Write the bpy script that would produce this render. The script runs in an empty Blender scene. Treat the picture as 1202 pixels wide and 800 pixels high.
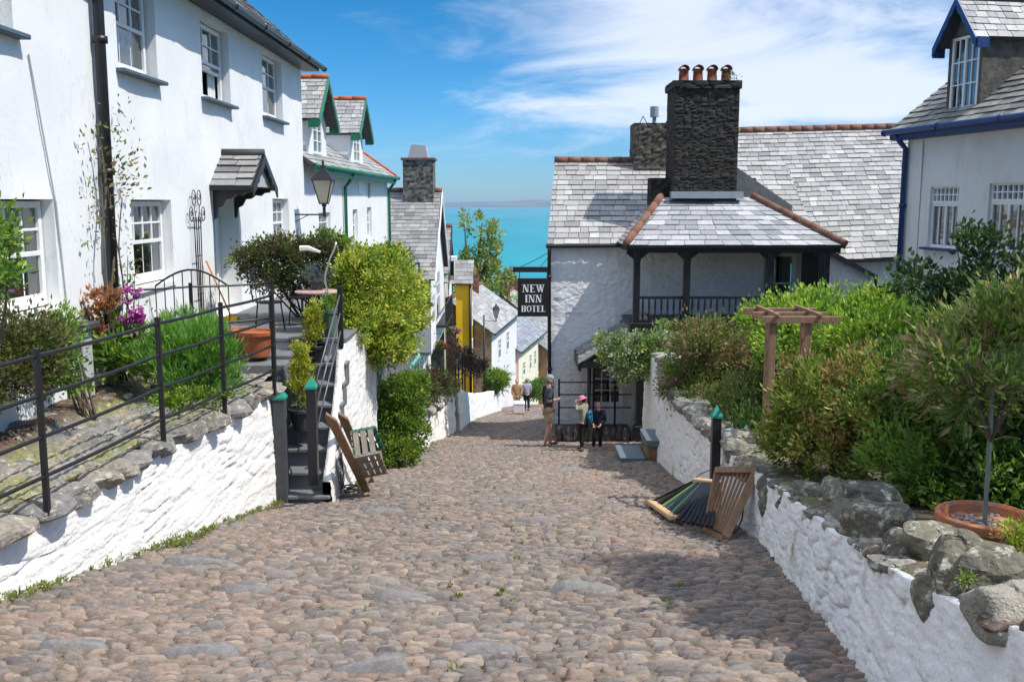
import bpy, bmesh, math, random
import numpy as np
from mathutils import Vector, Matrix
R = math.radians
random.seed(7); rng = np.random.default_rng(7)
scn = bpy.context.scene
C = scn.collection
# ---------------------------------------------------------------- camera, sky, sun, exposure
FPX = 1130.0; TH = math.atan(164/1130)
cam_d = bpy.data.cameras.new('camera'); cam = bpy.data.objects.new('camera', cam_d); C.objects.link(cam)
cam_d.sensor_width = 36; cam_d.lens = FPX/1202*36; cam_d.clip_start = .1; cam_d.clip_end = 120000
cam.location = (0, 0, 0); cam.rotation_euler = (R(90)-TH, 0, 0); scn.camera = cam
SUN_EL, SUN_AZ = R(56), R(-21)      # azimuth measured from +X towards +Y
world = bpy.data.worlds.new('World'); scn.world = world; world.use_nodes = True
def build_world():
    nt = world.node_tree; nt.nodes.clear(); N = nt.nodes.new; L = nt.links.new
    out = N('ShaderNodeOutputWorld'); bg = N('ShaderNodeBackground'); bg.inputs['Strength'].default_value = .145
    sky = N('ShaderNodeTexSky'); sky.sky_type = 'NISHITA'; sky.sun_disc = False
    sky.sun_elevation = SUN_EL; sky.sun_rotation = math.pi/2-SUN_AZ; sky.altitude = 100; sky.air_density = 1.0; sky.dust_density = .35; sky.ozone_density = 3.5
    tc = N('ShaderNodeTexCoord'); sep = N('ShaderNodeSeparateXYZ'); L(tc.outputs['Generated'], sep.inputs[0])
    def M(op, a, b=None, c=None, clamp=False):
        n = N('ShaderNodeMath'); n.operation = op; n.use_clamp = clamp
        for i, v in enumerate((a, b, c)):
            if v is None: continue
            if isinstance(v, (int, float)): n.inputs[i].default_value = v
            else: L(v, n.inputs[i])
        return n.outputs[0]
    x, y, z = sep.outputs
    zz = M('ADD', M('MAXIMUM', z, 0), .16)
    u = M('DIVIDE', x, zz); v = M('DIVIDE', y, zz)
    comb = N('ShaderNodeCombineXYZ'); L(M('MULTIPLY', M('ADD', u, M('MULTIPLY', v, .25)), 1.0), comb.inputs[0]); L(M('MULTIPLY', v, 1.05), comb.inputs[1]); comb.inputs[2].default_value = 3.3
    nz = N('ShaderNodeTexNoise'); nz.inputs['Scale'].default_value = 1.0; nz.inputs['Detail'].default_value = 12; nz.inputs['Roughness'].default_value = .6; nz.inputs['Distortion'].default_value = .6
    L(comb.outputs[0], nz.inputs['Vector'])
    # where the cloud bank lies: broad patch right of the street, elevation 3 to 20 degrees
    def bump(val, c, w):
        d = M('DIVIDE', M('SUBTRACT', val, c), w); return M('POWER', 2.718, M('MULTIPLY', M('MULTIPLY', d, d), -1.0))
    az = M('DIVIDE', x, M('MAXIMUM', y, .05))
    patch = M('ADD', M('MULTIPLY', bump(az, .20, .25), bump(z, .185, .085)), M('MULTIPLY', bump(az, .36, .3), bump(z, .10, .05)))
    patch = M('ADD', patch, M('MULTIPLY', bump(az, -.1, .2), M('MULTIPLY', bump(z, .10, .055), .25)))
    high = N('ShaderNodeMapRange'); L(z, high.inputs['Value']); high.inputs['From Min'].default_value = .4; high.inputs['From Max'].default_value = .75; high.inputs['To Max'].default_value = .8  # overhead cloud veil out of view, added to lift the shade below
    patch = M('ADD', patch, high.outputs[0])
    amt = M('ADD', M('MULTIPLY', M('SUBTRACT', nz.outputs['Fac'], .5), 3.6), M('MULTIPLY', M('SUBTRACT', patch, .45), 1.5))
    mr = N('ShaderNodeMapRange'); mr.interpolation_type = 'SMOOTHSTEP'; L(amt, mr.inputs['Value'])
    mr.inputs['From Min'].default_value = -.12; mr.inputs['From Max'].default_value = 1.0; mr.inputs['To Max'].default_value = .8
    mix = N('ShaderNodeMix'); mix.data_type = 'RGBA'; L(mr.outputs[0], mix.inputs['Factor'])
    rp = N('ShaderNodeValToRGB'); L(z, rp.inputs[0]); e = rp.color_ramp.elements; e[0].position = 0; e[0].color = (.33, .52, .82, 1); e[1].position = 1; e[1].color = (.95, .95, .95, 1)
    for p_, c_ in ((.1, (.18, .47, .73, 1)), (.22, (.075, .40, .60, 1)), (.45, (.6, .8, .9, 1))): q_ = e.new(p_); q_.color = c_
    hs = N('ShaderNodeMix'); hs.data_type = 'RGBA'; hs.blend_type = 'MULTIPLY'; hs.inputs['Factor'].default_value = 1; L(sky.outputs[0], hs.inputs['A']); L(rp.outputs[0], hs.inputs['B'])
    L(hs.outputs['Result'], mix.inputs['A']); cb = N('ShaderNodeVectorMath'); cb.operation = 'SCALE'; cb.inputs[0].default_value = (5.0, 5.3, 6.0); L(M('ADD', M('MULTIPLY', M('MAXIMUM', M('SUBTRACT', z, .25), 0), 1.2), 1.0), cb.inputs['Scale']); L(cb.outputs[0], mix.inputs['B'])  # cloud colour brightened with height, extra fill light from the unseen veil
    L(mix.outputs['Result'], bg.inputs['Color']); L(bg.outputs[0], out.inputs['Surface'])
build_world()
sun_d = bpy.data.lights.new('sun', 'SUN'); sun_d.energy = 3.75; sun_d.angle = R(.53); sun_d.color = (1, .955, .89)
sun = bpy.data.objects.new('sun', sun_d); C.objects.link(sun)
S = Vector((math.cos(SUN_EL)*math.cos(SUN_AZ), math.cos(SUN_EL)*math.sin(SUN_AZ), math.sin(SUN_EL)))
sun.rotation_euler = S.to_track_quat('Z', 'Y').to_euler(); sun.location = (20, 0, 30)
scn.view_settings.view_transform = 'Standard'; scn.view_settings.look = 'None'; scn.view_settings.gamma = 1; scn.view_settings.exposure = .42
scn.view_settings.use_curve_mapping = False
# ---------------------------------------------------------------- measuring helpers (photo pixel + a known world plane -> metres)
CT, ST = math.cos(TH), math.sin(TH)
def ray(px, py):
    u = (px-601)/FPX; v = (py-400)/FPX
    return Vector((u, CT-v*ST, -ST-v*CT))
def PY(px, py, Y): d = ray(px, py); return d*(Y/d.y)
def PX(px, py, X): d = ray(px, py); return d*(X/d.x)
def PZ(px, py, Z): d = ray(px, py); return d*(Z/d.z)
def gz(Y): return -1.65-.185*Y
def PG(px, py): d = ray(px, py); t = -1.65/(d.z+.185*d.y); return d*t
# ---------------------------------------------------------------- numpy noise
def _h(ix, iy, s):
    n = (ix.astype(np.int64)*374761393+iy.astype(np.int64)*668265263+s*974634777) & 0xffffffff
    n = ((n ^ (n >> 13))*1274126177) & 0xffffffff
    return ((n ^ (n >> 16)) & 0xffff)/65535.0
def vn(x, y, s=0):
    x = np.asarray(x, float); y = np.asarray(y, float)
    ix = np.floor(x); iy = np.floor(y); fx = x-ix; fy = y-iy; fx = fx*fx*(3-2*fx); fy = fy*fy*(3-2*fy)
    a = _h(ix, iy, s); b = _h(ix+1, iy, s); c = _h(ix, iy+1, s); d = _h(ix+1, iy+1, s)
    return (a+(b-a)*fx)*(1-fy)+(c+(d-c)*fx)*fy
def fbm(x, y, s=0, o=4):
    t = 0; a = .5
    for i in range(o): t = t+a*vn(np.asarray(x)*2**i+i*7.3, np.asarray(y)*2**i+i*3.1, s+i); a *= .5
    return t
def worley(x, y, s=0, jit=.9):
    ix = np.floor(x); iy = np.floor(y); f1 = np.full(np.shape(x), 9.); f2 = f1.copy(); cid = np.zeros(np.shape(x))
    for dx in (-1, 0, 1):
        for dy in (-1, 0, 1):
            cx = ix+dx; cy = iy+dy
            px = cx+.5+(_h(cx, cy, s)-.5)*jit; py = cy+.5+(_h(cx, cy, s+9)-.5)*jit
            d = np.hypot(px-x, py-y); c = _h(cx, cy, s+17)
            m = d < f1; f2 = np.where(m, f1, np.minimum(f2, d)); cid = np.where(m, c, cid); f1 = np.where(m, d, f1)
    return f1, f2, cid
def sstep(a, b, x): t = np.clip((x-a)/(b-a), 0, 1); return t*t*(3-2*t)
# ---------------------------------------------------------------- mesh builder
def wloc(o):
    v = Vector((0, 0, 0))
    while o is not None: v += o.location; o = o.parent
    return v
class MB:
    def __init__(s): s.v = []; s.f = []; s.c = []; s.mi = []; s.cur = 0
    def add(s, vs, fs, col=None):
        b = len(s.v); s.v += [tuple(p) for p in vs]; s.f += [tuple(i+b for i in f) for f in fs]
        s.mi += [s.cur]*len(fs)
        s.c += (list(col) if (col is not None and not isinstance(col, tuple)) else [col or (1, 1, 1)]*len(vs)); return s
    def box(s, x0, x1, y0, y1, z0, z1, M=None, col=None):
        vs = [Vector((x, y, z)) for z in (z0, z1) for y in (y0, y1) for x in (x0, x1)]
        if M is not None: vs = [M @ p for p in vs]
        return s.add(vs, [(0, 2, 3, 1), (4, 5, 7, 6), (0, 1, 5, 4), (2, 6, 7, 3), (0, 4, 6, 2), (1, 3, 7, 5)], col)
    def beam(s, a, b, w, h, up=(0, 0, 1), col=None):      # square bar from a to b
        a = Vector(a); b = Vector(b); d = (b-a); l = d.length; d.normalize(); up = Vector(up)
        sd = d.cross(up)
        if sd.length < 1e-4: sd = d.cross(Vector((1, 0, 0)))
        sd.normalize(); u2 = sd.cross(d)
        vs = [p+sd*(i*w/2)+u2*(j*h/2) for p in (a, b) for j in (-1, 1) for i in (-1, 1)]
        return s.add(vs, [(0, 2, 3, 1), (4, 5, 7, 6), (0, 1, 5, 4), (2, 6, 7, 3), (0, 4, 6, 2), (1, 3, 7, 5)], col)
    def tube(s, pts, r, n=8, col=None, cap=True):
        pts = [Vector(p) for p in pts]; rs = r if isinstance(r, (list, tuple)) else [r]*len(pts)
        vs = []; fs = []; prev = None
        for i, p in enumerate(pts):
            d = (pts[min(i+1, len(pts)-1)]-pts[max(i-1, 0)]).normalized()
            a = prev if prev is not None else (Vector((0, 0, 1)) if abs(d.z) < .9 else Vector((1, 0, 0)))
            sd = d.cross(a).cross(d)
            if sd.length < 1e-5: sd = d.orthogonal()
            sd.normalize(); prev = sd; t = d.cross(sd)
            for k in range(n):
                an = 2*math.pi*k/n; vs.append(p+(sd*math.cos(an)+t*math.sin(an))*rs[i])
        for i in range(len(pts)-1):
            for k in range(n): fs.append((i*n+k, i*n+(k+1) % n, (i+1)*n+(k+1) % n, (i+1)*n+k))
        if cap: fs.append(tuple(range(n))[::-1]); fs.append(tuple((len(pts)-1)*n+k for k in range(n)))
        return s.add(vs, fs, col)
    def lathe(s, prof, c, n=20, col=None, axis=None, sx=1, sy=1):    # prof [(r,z)], c base centre
        vs = []; fs = []; c = Vector(c); Q = axis
        for r, z in prof:
            for k in range(n):
                an = 2*math.pi*k/n; p = Vector((r*math.cos(an)*sx, r*math.sin(an)*sy, z))
                if Q is not None: p = Q @ p
                vs.append(p+c)
        for i in range(len(prof)-1):
            for k in range(n): fs.append((i*n+k, i*n+(k+1) % n, (i+1)*n+(k+1) % n, (i+1)*n+k))
        fs.append(tuple(range(n))[::-1]); fs.append(tuple((len(prof)-1)*n+k for k in range(n)))
        return s.add(vs, fs, col)
    def prism(s, poly, ext, col=None):                    # poly: 3D points (planar), ext: extrusion vector
        n = len(poly); e = Vector(ext); vs = [Vector(p) for p in poly]+[Vector(p)+e for p in poly]
        fs = [tuple(range(n))[::-1], tuple(range(n, 2*n))]+[(i, (i+1) % n, n+(i+1) % n, n+i) for i in range(n)]
        return s.add(vs, fs, col)
    def grid(s, pts, nx, ny, col=None):                   # pts row-major (ny rows of nx)
        fs = [(j*nx+i, j*nx+i+1, (j+1)*nx+i+1, (j+1)*nx+i) for j in range(ny-1) for i in range(nx-1)]
        return s.add(pts, fs, col)
    def build(s, name, mat, parent=None, smooth=False, bevel=0, loc=None):
        me = bpy.data.meshes.new(name); off = wloc(parent) if parent else Vector(loc or (0, 0, 0))
        me.from_pydata([(p[0]-off.x, p[1]-off.y, p[2]-off.z) for p in s.v], [], s.f)
        if any(c != (1, 1, 1) for c in s.c[:5000]):
            at = me.color_attributes.new('tint', 'FLOAT_COLOR', 'POINT')
            a = np.ones((len(s.v), 4), np.float32); a[:, :3] = np.array(s.c, np.float32); at.data.foreach_set('color', a.ravel())
        mats = mat if isinstance(mat, (list, tuple)) else [mat]
        for m in mats: me.materials.append(m)
        if len(mats) > 1: me.polygons.foreach_set('material_index', s.mi)
        if smooth: me.polygons.foreach_set('use_smooth', [True]*len(me.polygons))
        me.update(); o = bpy.data.objects.new(name, me); C.objects.link(o)
        if parent: o.parent = parent
        else: o.location = off
        if bevel:
            b = o.modifiers.new('bevel', 'BEVEL'); b.width = bevel; b.segments = 1; b.limit_method = 'ANGLE'
        return o
def np_mesh(name, V, F, mat, parent=None, col=None, smooth=True, loc=None):   # V (n,3), F (m,4)|(m,3)
    off = np.array(wloc(parent) if parent else (loc or (0, 0, 0)), np.float32)
    V = V.astype(np.float32)-off; me = bpy.data.meshes.new(name); k = F.shape[1]
    me.vertices.add(len(V)); me.vertices.foreach_set('co', V.ravel())
    me.loops.add(F.size); me.loops.foreach_set('vertex_index', F.astype(np.int32).ravel())
    me.polygons.add(len(F)); me.polygons.foreach_set('loop_start', np.arange(0, F.size, k, dtype=np.int32))
    me.polygons.foreach_set('loop_total', np.full(len(F), k, np.int32))
    me.update(calc_edges=True); me.validate()
    me.polygons.foreach_set('use_smooth', np.full(len(me.polygons), smooth))
    if col is not None:
        at = me.color_attributes.new('tint', 'FLOAT_COLOR', 'POINT'); a = np.ones((len(V), 4), np.float32); a[:, :3] = col
        at.data.foreach_set('color', a.ravel())
    me.materials.append(mat); o = bpy.data.objects.new(name, me); C.objects.link(o)
    if parent: o.parent = parent
    else: o.location = Vector(off.tolist())
    return o
def tag(o, label, cat, group=None):
    o['label'] = label; o['category'] = cat
    if group: o['group'] = group
    return o
def thing(name, label, cat, loc, group=None):
    o = bpy.data.objects.new(name, None); o.empty_display_size = .2; C.objects.link(o); o.location = loc
    return tag(o, label, cat, group)
def copy_tree(o, parent=None):
    kids = [k for k in bpy.data.objects if k.parent is o]
    c = o.copy(); C.objects.link(c)
    if parent: c.parent = parent
    for k in kids: copy_tree(k, c)
    return c
# ---------------------------------------------------------------- materials
MC = {}
def mat(name, col=(.5, .5, .5), rough=.8, var=.12, vs=4., bump=.25, bs=40., attr=False, col2=None, c2s=1.5, c2w=(.5, .7), metal=0, spec=.3, stretch=None, bdist=.02, translucent=0, streak=None):
    if name in MC: return MC[name]
    m = bpy.data.materials.new(name); m.use_nodes = True; nt = m.node_tree; N = nt.nodes.new; L = nt.links.new
    b = nt.nodes['Principled BSDF']; out = nt.nodes['Material Output']
    b.inputs['Roughness'].default_value = rough; b.inputs['Metallic'].default_value = metal; b.inputs['Specular IOR Level'].default_value = spec
    geo = N('ShaderNodeNewGeometry'); vec = geo.outputs['Position']
    if stretch:
        mp = N('ShaderNodeMapping'); mp.inputs['Scale'].default_value = stretch; L(vec, mp.inputs[0]); vec = mp.outputs[0]
    nz = N('ShaderNodeTexNoise'); nz.inputs['Scale'].default_value = vs; nz.inputs['Detail'].default_value = 6; nz.inputs['Roughness'].default_value = .6; L(vec, nz.inputs['Vector'])
    cur = None
    if attr:
        at = N('ShaderNodeAttribute'); at.attribute_name = 'tint'; base = at.outputs['Color']
    else:
        rgb = N('ShaderNodeRGB'); rgb.outputs[0].default_value = (*col, 1); base = rgb.outputs[0]
    if col2:
        n2 = N('ShaderNodeTexNoise'); n2.inputs['Scale'].default_value = c2s; n2.inputs['Detail'].default_value = 8; n2.inputs['Roughness'].default_value = .65; L(vec, n2.inputs['Vector'])
        mr = N('ShaderNodeMapRange'); mr.inputs['From Min'].default_value = c2w[0]; mr.inputs['From Max'].default_value = c2w[1]; L(n2.outputs[0], mr.inputs[0])
        mx = N('ShaderNodeMix'); mx.data_type = 'RGBA'; L(mr.outputs[0], mx.inputs['Factor']); L(base, mx.inputs['A']); mx.inputs['B'].default_value = (*col2, 1); base = mx.outputs['Result']
    if streak:
        mp2 = N('ShaderNodeMapping'); mp2.inputs['Scale'].default_value = (5, 5, .45); L(geo.outputs['Position'], mp2.inputs[0]); n3 = N('ShaderNodeTexNoise'); n3.inputs['Scale'].default_value = 1; n3.inputs['Detail'].default_value = 7; n3.inputs['Roughness'].default_value = .7; L(mp2.outputs[0], n3.inputs['Vector'])
        m3 = N('ShaderNodeMapRange'); m3.inputs['From Min'].default_value = .52; m3.inputs['From Max'].default_value = .82; m3.inputs['To Max'].default_value = streak; L(n3.outputs[0], m3.inputs[0])
        mx = N('ShaderNodeMix'); mx.data_type = 'RGBA'; L(m3.outputs[0], mx.inputs['Factor']); L(base, mx.inputs['A']); mx.inputs['B'].default_value = (.36, .34, .29, 1); base = mx.outputs['Result']
        vo = N('ShaderNodeTexVoronoi'); vo.feature = 'DISTANCE_TO_EDGE'; vo.inputs['Scale'].default_value = .55; ad = N('ShaderNodeVectorMath'); ad.operation = 'ADD'; sc_ = N('ShaderNodeVectorMath'); sc_.operation = 'SCALE'; sc_.inputs['Scale'].default_value = .9; L(n3.outputs['Color'], sc_.inputs[0]); L(sc_.outputs[0], ad.inputs[1]); L(geo.outputs['Position'], ad.inputs[0]); L(ad.outputs[0], vo.inputs['Vector'])
        m4 = N('ShaderNodeMapRange'); m4.inputs['From Min'].default_value = .0; m4.inputs['From Max'].default_value = .006; m4.inputs['To Min'].default_value = .45; m4.inputs['To Max'].default_value = 0; L(vo.outputs[0], m4.inputs[0])
        mx = N('ShaderNodeMix'); mx.data_type = 'RGBA'; L(m4.outputs[0], mx.inputs['Factor']); L(base, mx.inputs['A']); mx.inputs['B'].default_value = (.45, .43, .40, 1); base = mx.outputs['Result']
    mr = N('ShaderNodeMapRange'); mr.inputs['From Min'].default_value = .25; mr.inputs['From Max'].default_value = .75
    mr.inputs['To Min'].default_value = 1-var; mr.inputs['To Max'].default_value = 1+var; L(nz.outputs[0], mr.inputs[0])
    mul = N('ShaderNodeVectorMath'); mul.operation = 'SCALE'; L(base, mul.inputs[0]); L(mr.outputs[0], mul.inputs['Scale'])
    L(mul.outputs[0], b.inputs['Base Color'])
    if bump:
        nb = N('ShaderNodeTexNoise'); nb.inputs['Scale'].default_value = bs; nb.inputs['Detail'].default_value = 5; L(vec, nb.inputs['Vector'])
        bp = N('ShaderNodeBump'); bp.inputs['Strength'].default_value = bump; bp.inputs['Distance'].default_value = bdist; L(nb.outputs[0], bp.inputs['Height']); L(bp.outputs[0], b.inputs['Normal'])
    if translucent:
        tr = N('ShaderNodeBsdfTranslucent'); L(mul.outputs[0], tr.inputs[0]); ms = N('ShaderNodeMixShader'); ms.inputs[0].default_value = translucent
        L(b.outputs[0], ms.inputs[1]); L(tr.outputs[0], ms.inputs[2]); L(ms.outputs[0], out.inputs[0])
    MC[name] = m; return m
M_render = mat('white_limewash', (.80, .80, .78), .9, .05, 1.2, .28, 14, col2=(.66, .64, .60), c2s=.9, c2w=(.56, .82), bdist=.012, streak=.14)
M_rubblewhite = mat('whitewashed_rubble', (.82, .80, .76), .92, .07, 6, .7, 30, col2=(.42, .37, .28), c2s=3.4, c2w=(.60, .76), bdist=.02)
M_rubbleworn = mat('worn_whitewashed_rubble', (.80, .79, .77), .92, .07, 6, .7, 30, col2=(.34, .29, .21), c2s=2.3, c2w=(.56, .74), bdist=.02)
M_innwhite = mat('white_painted_rubble', (.82, .82, .82), .85, .09, 4, .8, 22, bdist=.02, streak=.35)
M_palewall = mat('pale_render', (.74, .75, .72), .9, .05, .8, .2, 25, col2=(.60, .60, .55), c2s=.7, c2w=(.5, .8), streak=.4)
M_greywall = mat('grey_render', (.42, .43, .43), .9, .06, 1, .2, 25)
M_slate = mat('slate', rough=.62, var=.22, vs=14, bump=.35, bs=40, attr=True, spec=.45, col2=(.40, .37, .29), c2s=4.5, c2w=(.63, .75))
M_slatefar = mat('slate_far', rough=.6, var=.15, vs=4, bump=.2, bs=12, attr=True, spec=.4)
M_darkstone = mat('dark_rubble', rough=.95, var=.4, vs=9, bump=.7, bs=26, attr=True, col2=(.085, .078, .055), c2s=3.5, c2w=(.60, .74))
M_stone = mat('grey_stone', rough=.92, var=.4, vs=16, bump=1, bs=24, attr=True, col2=(.36, .345, .27), c2s=11, c2w=(.56, .60), bdist=.03)
M_cobble = mat('cobble', rough=.68, var=.28, vs=22, bump=.55, bs=70, attr=True, spec=.35, bdist=.01)
M_sand = mat('sandy_grit', (.16, .118, .09), .95, .3, 5, .8, 90, col2=(.22, .20, .15), c2s=2.5, c2w=(.5, .7), bdist=.01)
M_soil = mat('garden_soil', (.085, .065, .048), .95, .4, 6, 1, 30, col2=(.11, .12, .05), c2s=2, bdist=.04)
M_slab = mat('dark_slab', (.15, .155, .16), .75, .25, 5, .4, 35, spec=.4)
M_black = mat('black_paint', (.014, .014, .016), .42, .2, 8, .25, 60, spec=.5, bdist=.004)
M_darkgrey = mat('dark_grey_paint', (.06, .063, .068), .6, .2, 8, .3, 40)
M_bluesill = mat('blue_grey_paint', (.09, .13, .17), .6, .15, 8, .2, 40)
M_white = mat('white_gloss_paint', (.80, .80, .78), .45, .04, 6, .08, 40, spec=.4)
M_green = mat('green_gloss_paint', (.012, .16, .085), .4, .15, 8, .1, 40, spec=.5)
M_cap = mat('turquoise_cap', (.02, .26, .18), .6, .1, 30, .1, 60)
M_blue = mat('royal_blue_paint', (.014, .045, .17), .45, .12, 8, .1, 40, spec=.5)
M_terra = mat('terracotta', (.42, .15, .07), .85, .2, 8, .3, 50, col2=(.30, .19, .13), c2s=5)
M_ridge = mat('ridge_tile', (.20, .09, .06), .9, .3, 6, .5, 30, col2=(.20, .18, .14), c2s=4)
M_ridgered = mat('red_ridge_tile', (.42, .11, .045), .85, .2, 6, .3, 30)
M_wood = mat('weathered_timber', (.27, .165, .10), .8, .3, 3, .5, 25, stretch=(6, 6, 1.2))
M_woodpale = mat('pale_timber', (.50, .33, .19), .75, .2, 3, .4, 25)
M_greywood = mat('greyed_timber', (.26, .22, .18), .85, .3, 4, .5, 30)
M_bark = mat('bark', (.13, .10, .075), .95, .3, 12, .8, 50)
M_leaf = mat('leaf', rough=.5, var=.28, vs=7, bump=0, attr=True, spec=.35, translucent=.38)
M_petal = mat('petal', rough=.6, var=.1, vs=9, bump=0, attr=True, translucent=.3)
M_curtain = mat('net_curtain', (.72, .71, .68), .9, .1, 3, .6, 8, stretch=(14, 14, .4))
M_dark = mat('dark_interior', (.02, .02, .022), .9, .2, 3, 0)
M_yellow = mat('yellow_paint', (.86, .52, .02), .7, .06, 2, .1, 20)
M_cream = mat('cream_render', (.82, .76, .58), .9, .05, 1, .2, 20)
M_pink = mat('pinkish_render', (.78, .58, .48), .9, .05, 1, .2, 20)
M_lilac = mat('cool_white_render', (.80, .77, .78), .9, .05, 1, .2, 20)
M_lead = mat('lead_flashing', (.30, .33, .36), .5, .1, 5, .1, 20, spec=.5)
def mat_glass():
    m = bpy.data.materials.new('window_glass'); m.use_nodes = True; nt = m.node_tree; nt.nodes.clear(); N = nt.nodes.new; L = nt.links.new
    out = N('ShaderNodeOutputMaterial'); t = N('ShaderNodeBsdfTransparent'); t.inputs[0].default_value = (.55, .6, .6, 1)
    g = N('ShaderNodeBsdfGlossy'); g.inputs['Roughness'].default_value = .04; fr = N('ShaderNodeFresnel'); fr.inputs[0].default_value = 1.6
    geo = N('ShaderNodeNewGeometry'); nz = N('ShaderNodeTexNoise'); nz.inputs['Scale'].default_value = 2.2; L(geo.outputs['Position'], nz.inputs['Vector'])
    bp = N('ShaderNodeBump'); bp.inputs['Strength'].default_value = .12; bp.inputs['Distance'].default_value = .05; L(nz.outputs[0], bp.inputs['Height']); L(bp.outputs[0], g.inputs['Normal'])
    mx = N('ShaderNodeMixShader'); ad = N('ShaderNodeMath'); ad.inputs[1].default_value = .2; L(fr.outputs[0], ad.inputs[0]); L(ad.outputs[0], mx.inputs[0]); L(t.outputs[0], mx.inputs[1]); L(g.outputs[0], mx.inputs[2]); L(mx.outputs[0], out.inputs[0])
    return m
M_glass = mat_glass()
# ---------------------------------------------------------------- facade frame, walls with openings, windows, roofs
class Frame:
    def __init__(s, O, u): s.O = Vector(O); s.u = Vector(u).normalized(); s.n = s.u.cross(Vector((0, 0, 1)))
    def p(s, u, z, d=0): return Vector((s.O.x+s.u.x*u+s.n.x*d, s.O.y+s.u.y*u+s.n.y*d, z))
    def box(s, mb, u0, u1, z0, z1, d0, d1, col=None):
        vs = [s.p(u, z, d) for z in (z0, z1) for d in (d0, d1) for u in (u0, u1)]
        return mb.add(vs, [(0, 1, 3, 2), (4, 6, 7, 5), (0, 4, 5, 1), (2, 3, 7, 6), (0, 2, 6, 4), (1, 5, 7, 3)], col)
def lines(a, b, res, extra):
    n = max(2, int(round((b-a)/res))+1); L = list(np.linspace(a, b, n))
    for e in extra:
        if a < e < b:
            k = int(np.argmin([abs(x-e) for x in L])); 
            if 0 < k < len(L)-1 and abs(L[k]-e) < res*.55 and L[k] not in extra: L[k] = e
            else: L.append(e)
    return np.array(sorted(set(L)))
def facade(name, F, u0, u1, z0, z1, mat_, parent, openings=(), top=None, res=.25, amp=.012, cell=(.3, .12), seed=1, recess=.22, stonecol=None, stone=.0, smooth=True):
    us = lines(u0, u1, res, [e for o in openings for e in o[:2]]); zs = lines(z0, z1, res, [e for o in openings for e in o[2:4]])
    U, Z = np.meshgrid(us, zs); ZZ = Z.copy()
    if top is not None: T = np.vectorize(top)(U); ZZ = np.minimum(Z, T)
    d = (fbm(U*1.3, Z*1.3, seed, 3)-.47)*amp*2.2
    col = None
    f1, f2, cid = worley(U/cell[0]+.3*fbm(U*3, Z*3, seed+5), Z/cell[1]+.25*fbm(U*4, Z*4, seed+6), seed)
    if stone: d = d+stone*(sstep(.03, .35, f2-f1)-.5)+stone*.7*(cid-.5)
    edge = np.minimum(np.minimum(U-u0, u1-U), np.minimum(Z-z0+1, z1-Z+1))
    for o in openings:
        dist = np.maximum(np.maximum(o[0]-U, U-o[1]), np.maximum(o[2]-Z, Z-o[3])); edge = np.minimum(edge, np.maximum(dist, 0))
    d = d*np.clip(edge/.12, 0, 1)
    P = np.stack([F.O.x+F.u.x*U+F.n.x*d, F.O.y+F.u.y*U+F.n.y*d, ZZ], -1).reshape(-1, 3)
    if stonecol: 
        a = np.array(stonecol[0]); b = np.array(stonecol[1]); m = np.array(stonecol[2])
        jo = sstep(.02, .14, f2-f1)[..., None]; cc = (a+(b-a)*cid[..., None]); col = (m*(1-jo)+cc*jo).reshape(-1, 3)
    nx = len(us); fs = []
    for j in range(len(zs)-1):
        zc = (zs[j]+zs[j+1])/2
        for i in range(nx-1):
            uc = (us[i]+us[i+1])/2
            if any(o[0] < uc < o[1] and o[2] < zc < o[3] for o in openings): continue
            if top is not None and max(ZZ[j+1, i]-ZZ[j, i], ZZ[j+1, i+1]-ZZ[j, i+1]) < 1e-4: continue
            fs.append((j*nx+i, j*nx+i+1, (j+1)*nx+i+1, (j+1)*nx+i))
    o = np_mesh(name, P, np.array(fs), mat_, parent, col=col, smooth=smooth)
    if openings:
        for q in openings:
            mb = MB(); r = q[4] if len(q) > 4 else recess
            a, b, c, e = q[:4]; g = .001
            for (p1, p2) in (((a, c), (b, c)), ((b, c), (b, e)), ((b, e), (a, e)), ((a, e), (a, c))):
                mb.add([F.p(*p1, g), F.p(*p2, g), F.p(*p2, -r), F.p(*p1, -r)], [(0, 1, 2, 3)])
            mb.build('reveal', mat_ if not stonecol else M_innwhite, o)
    return o
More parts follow.
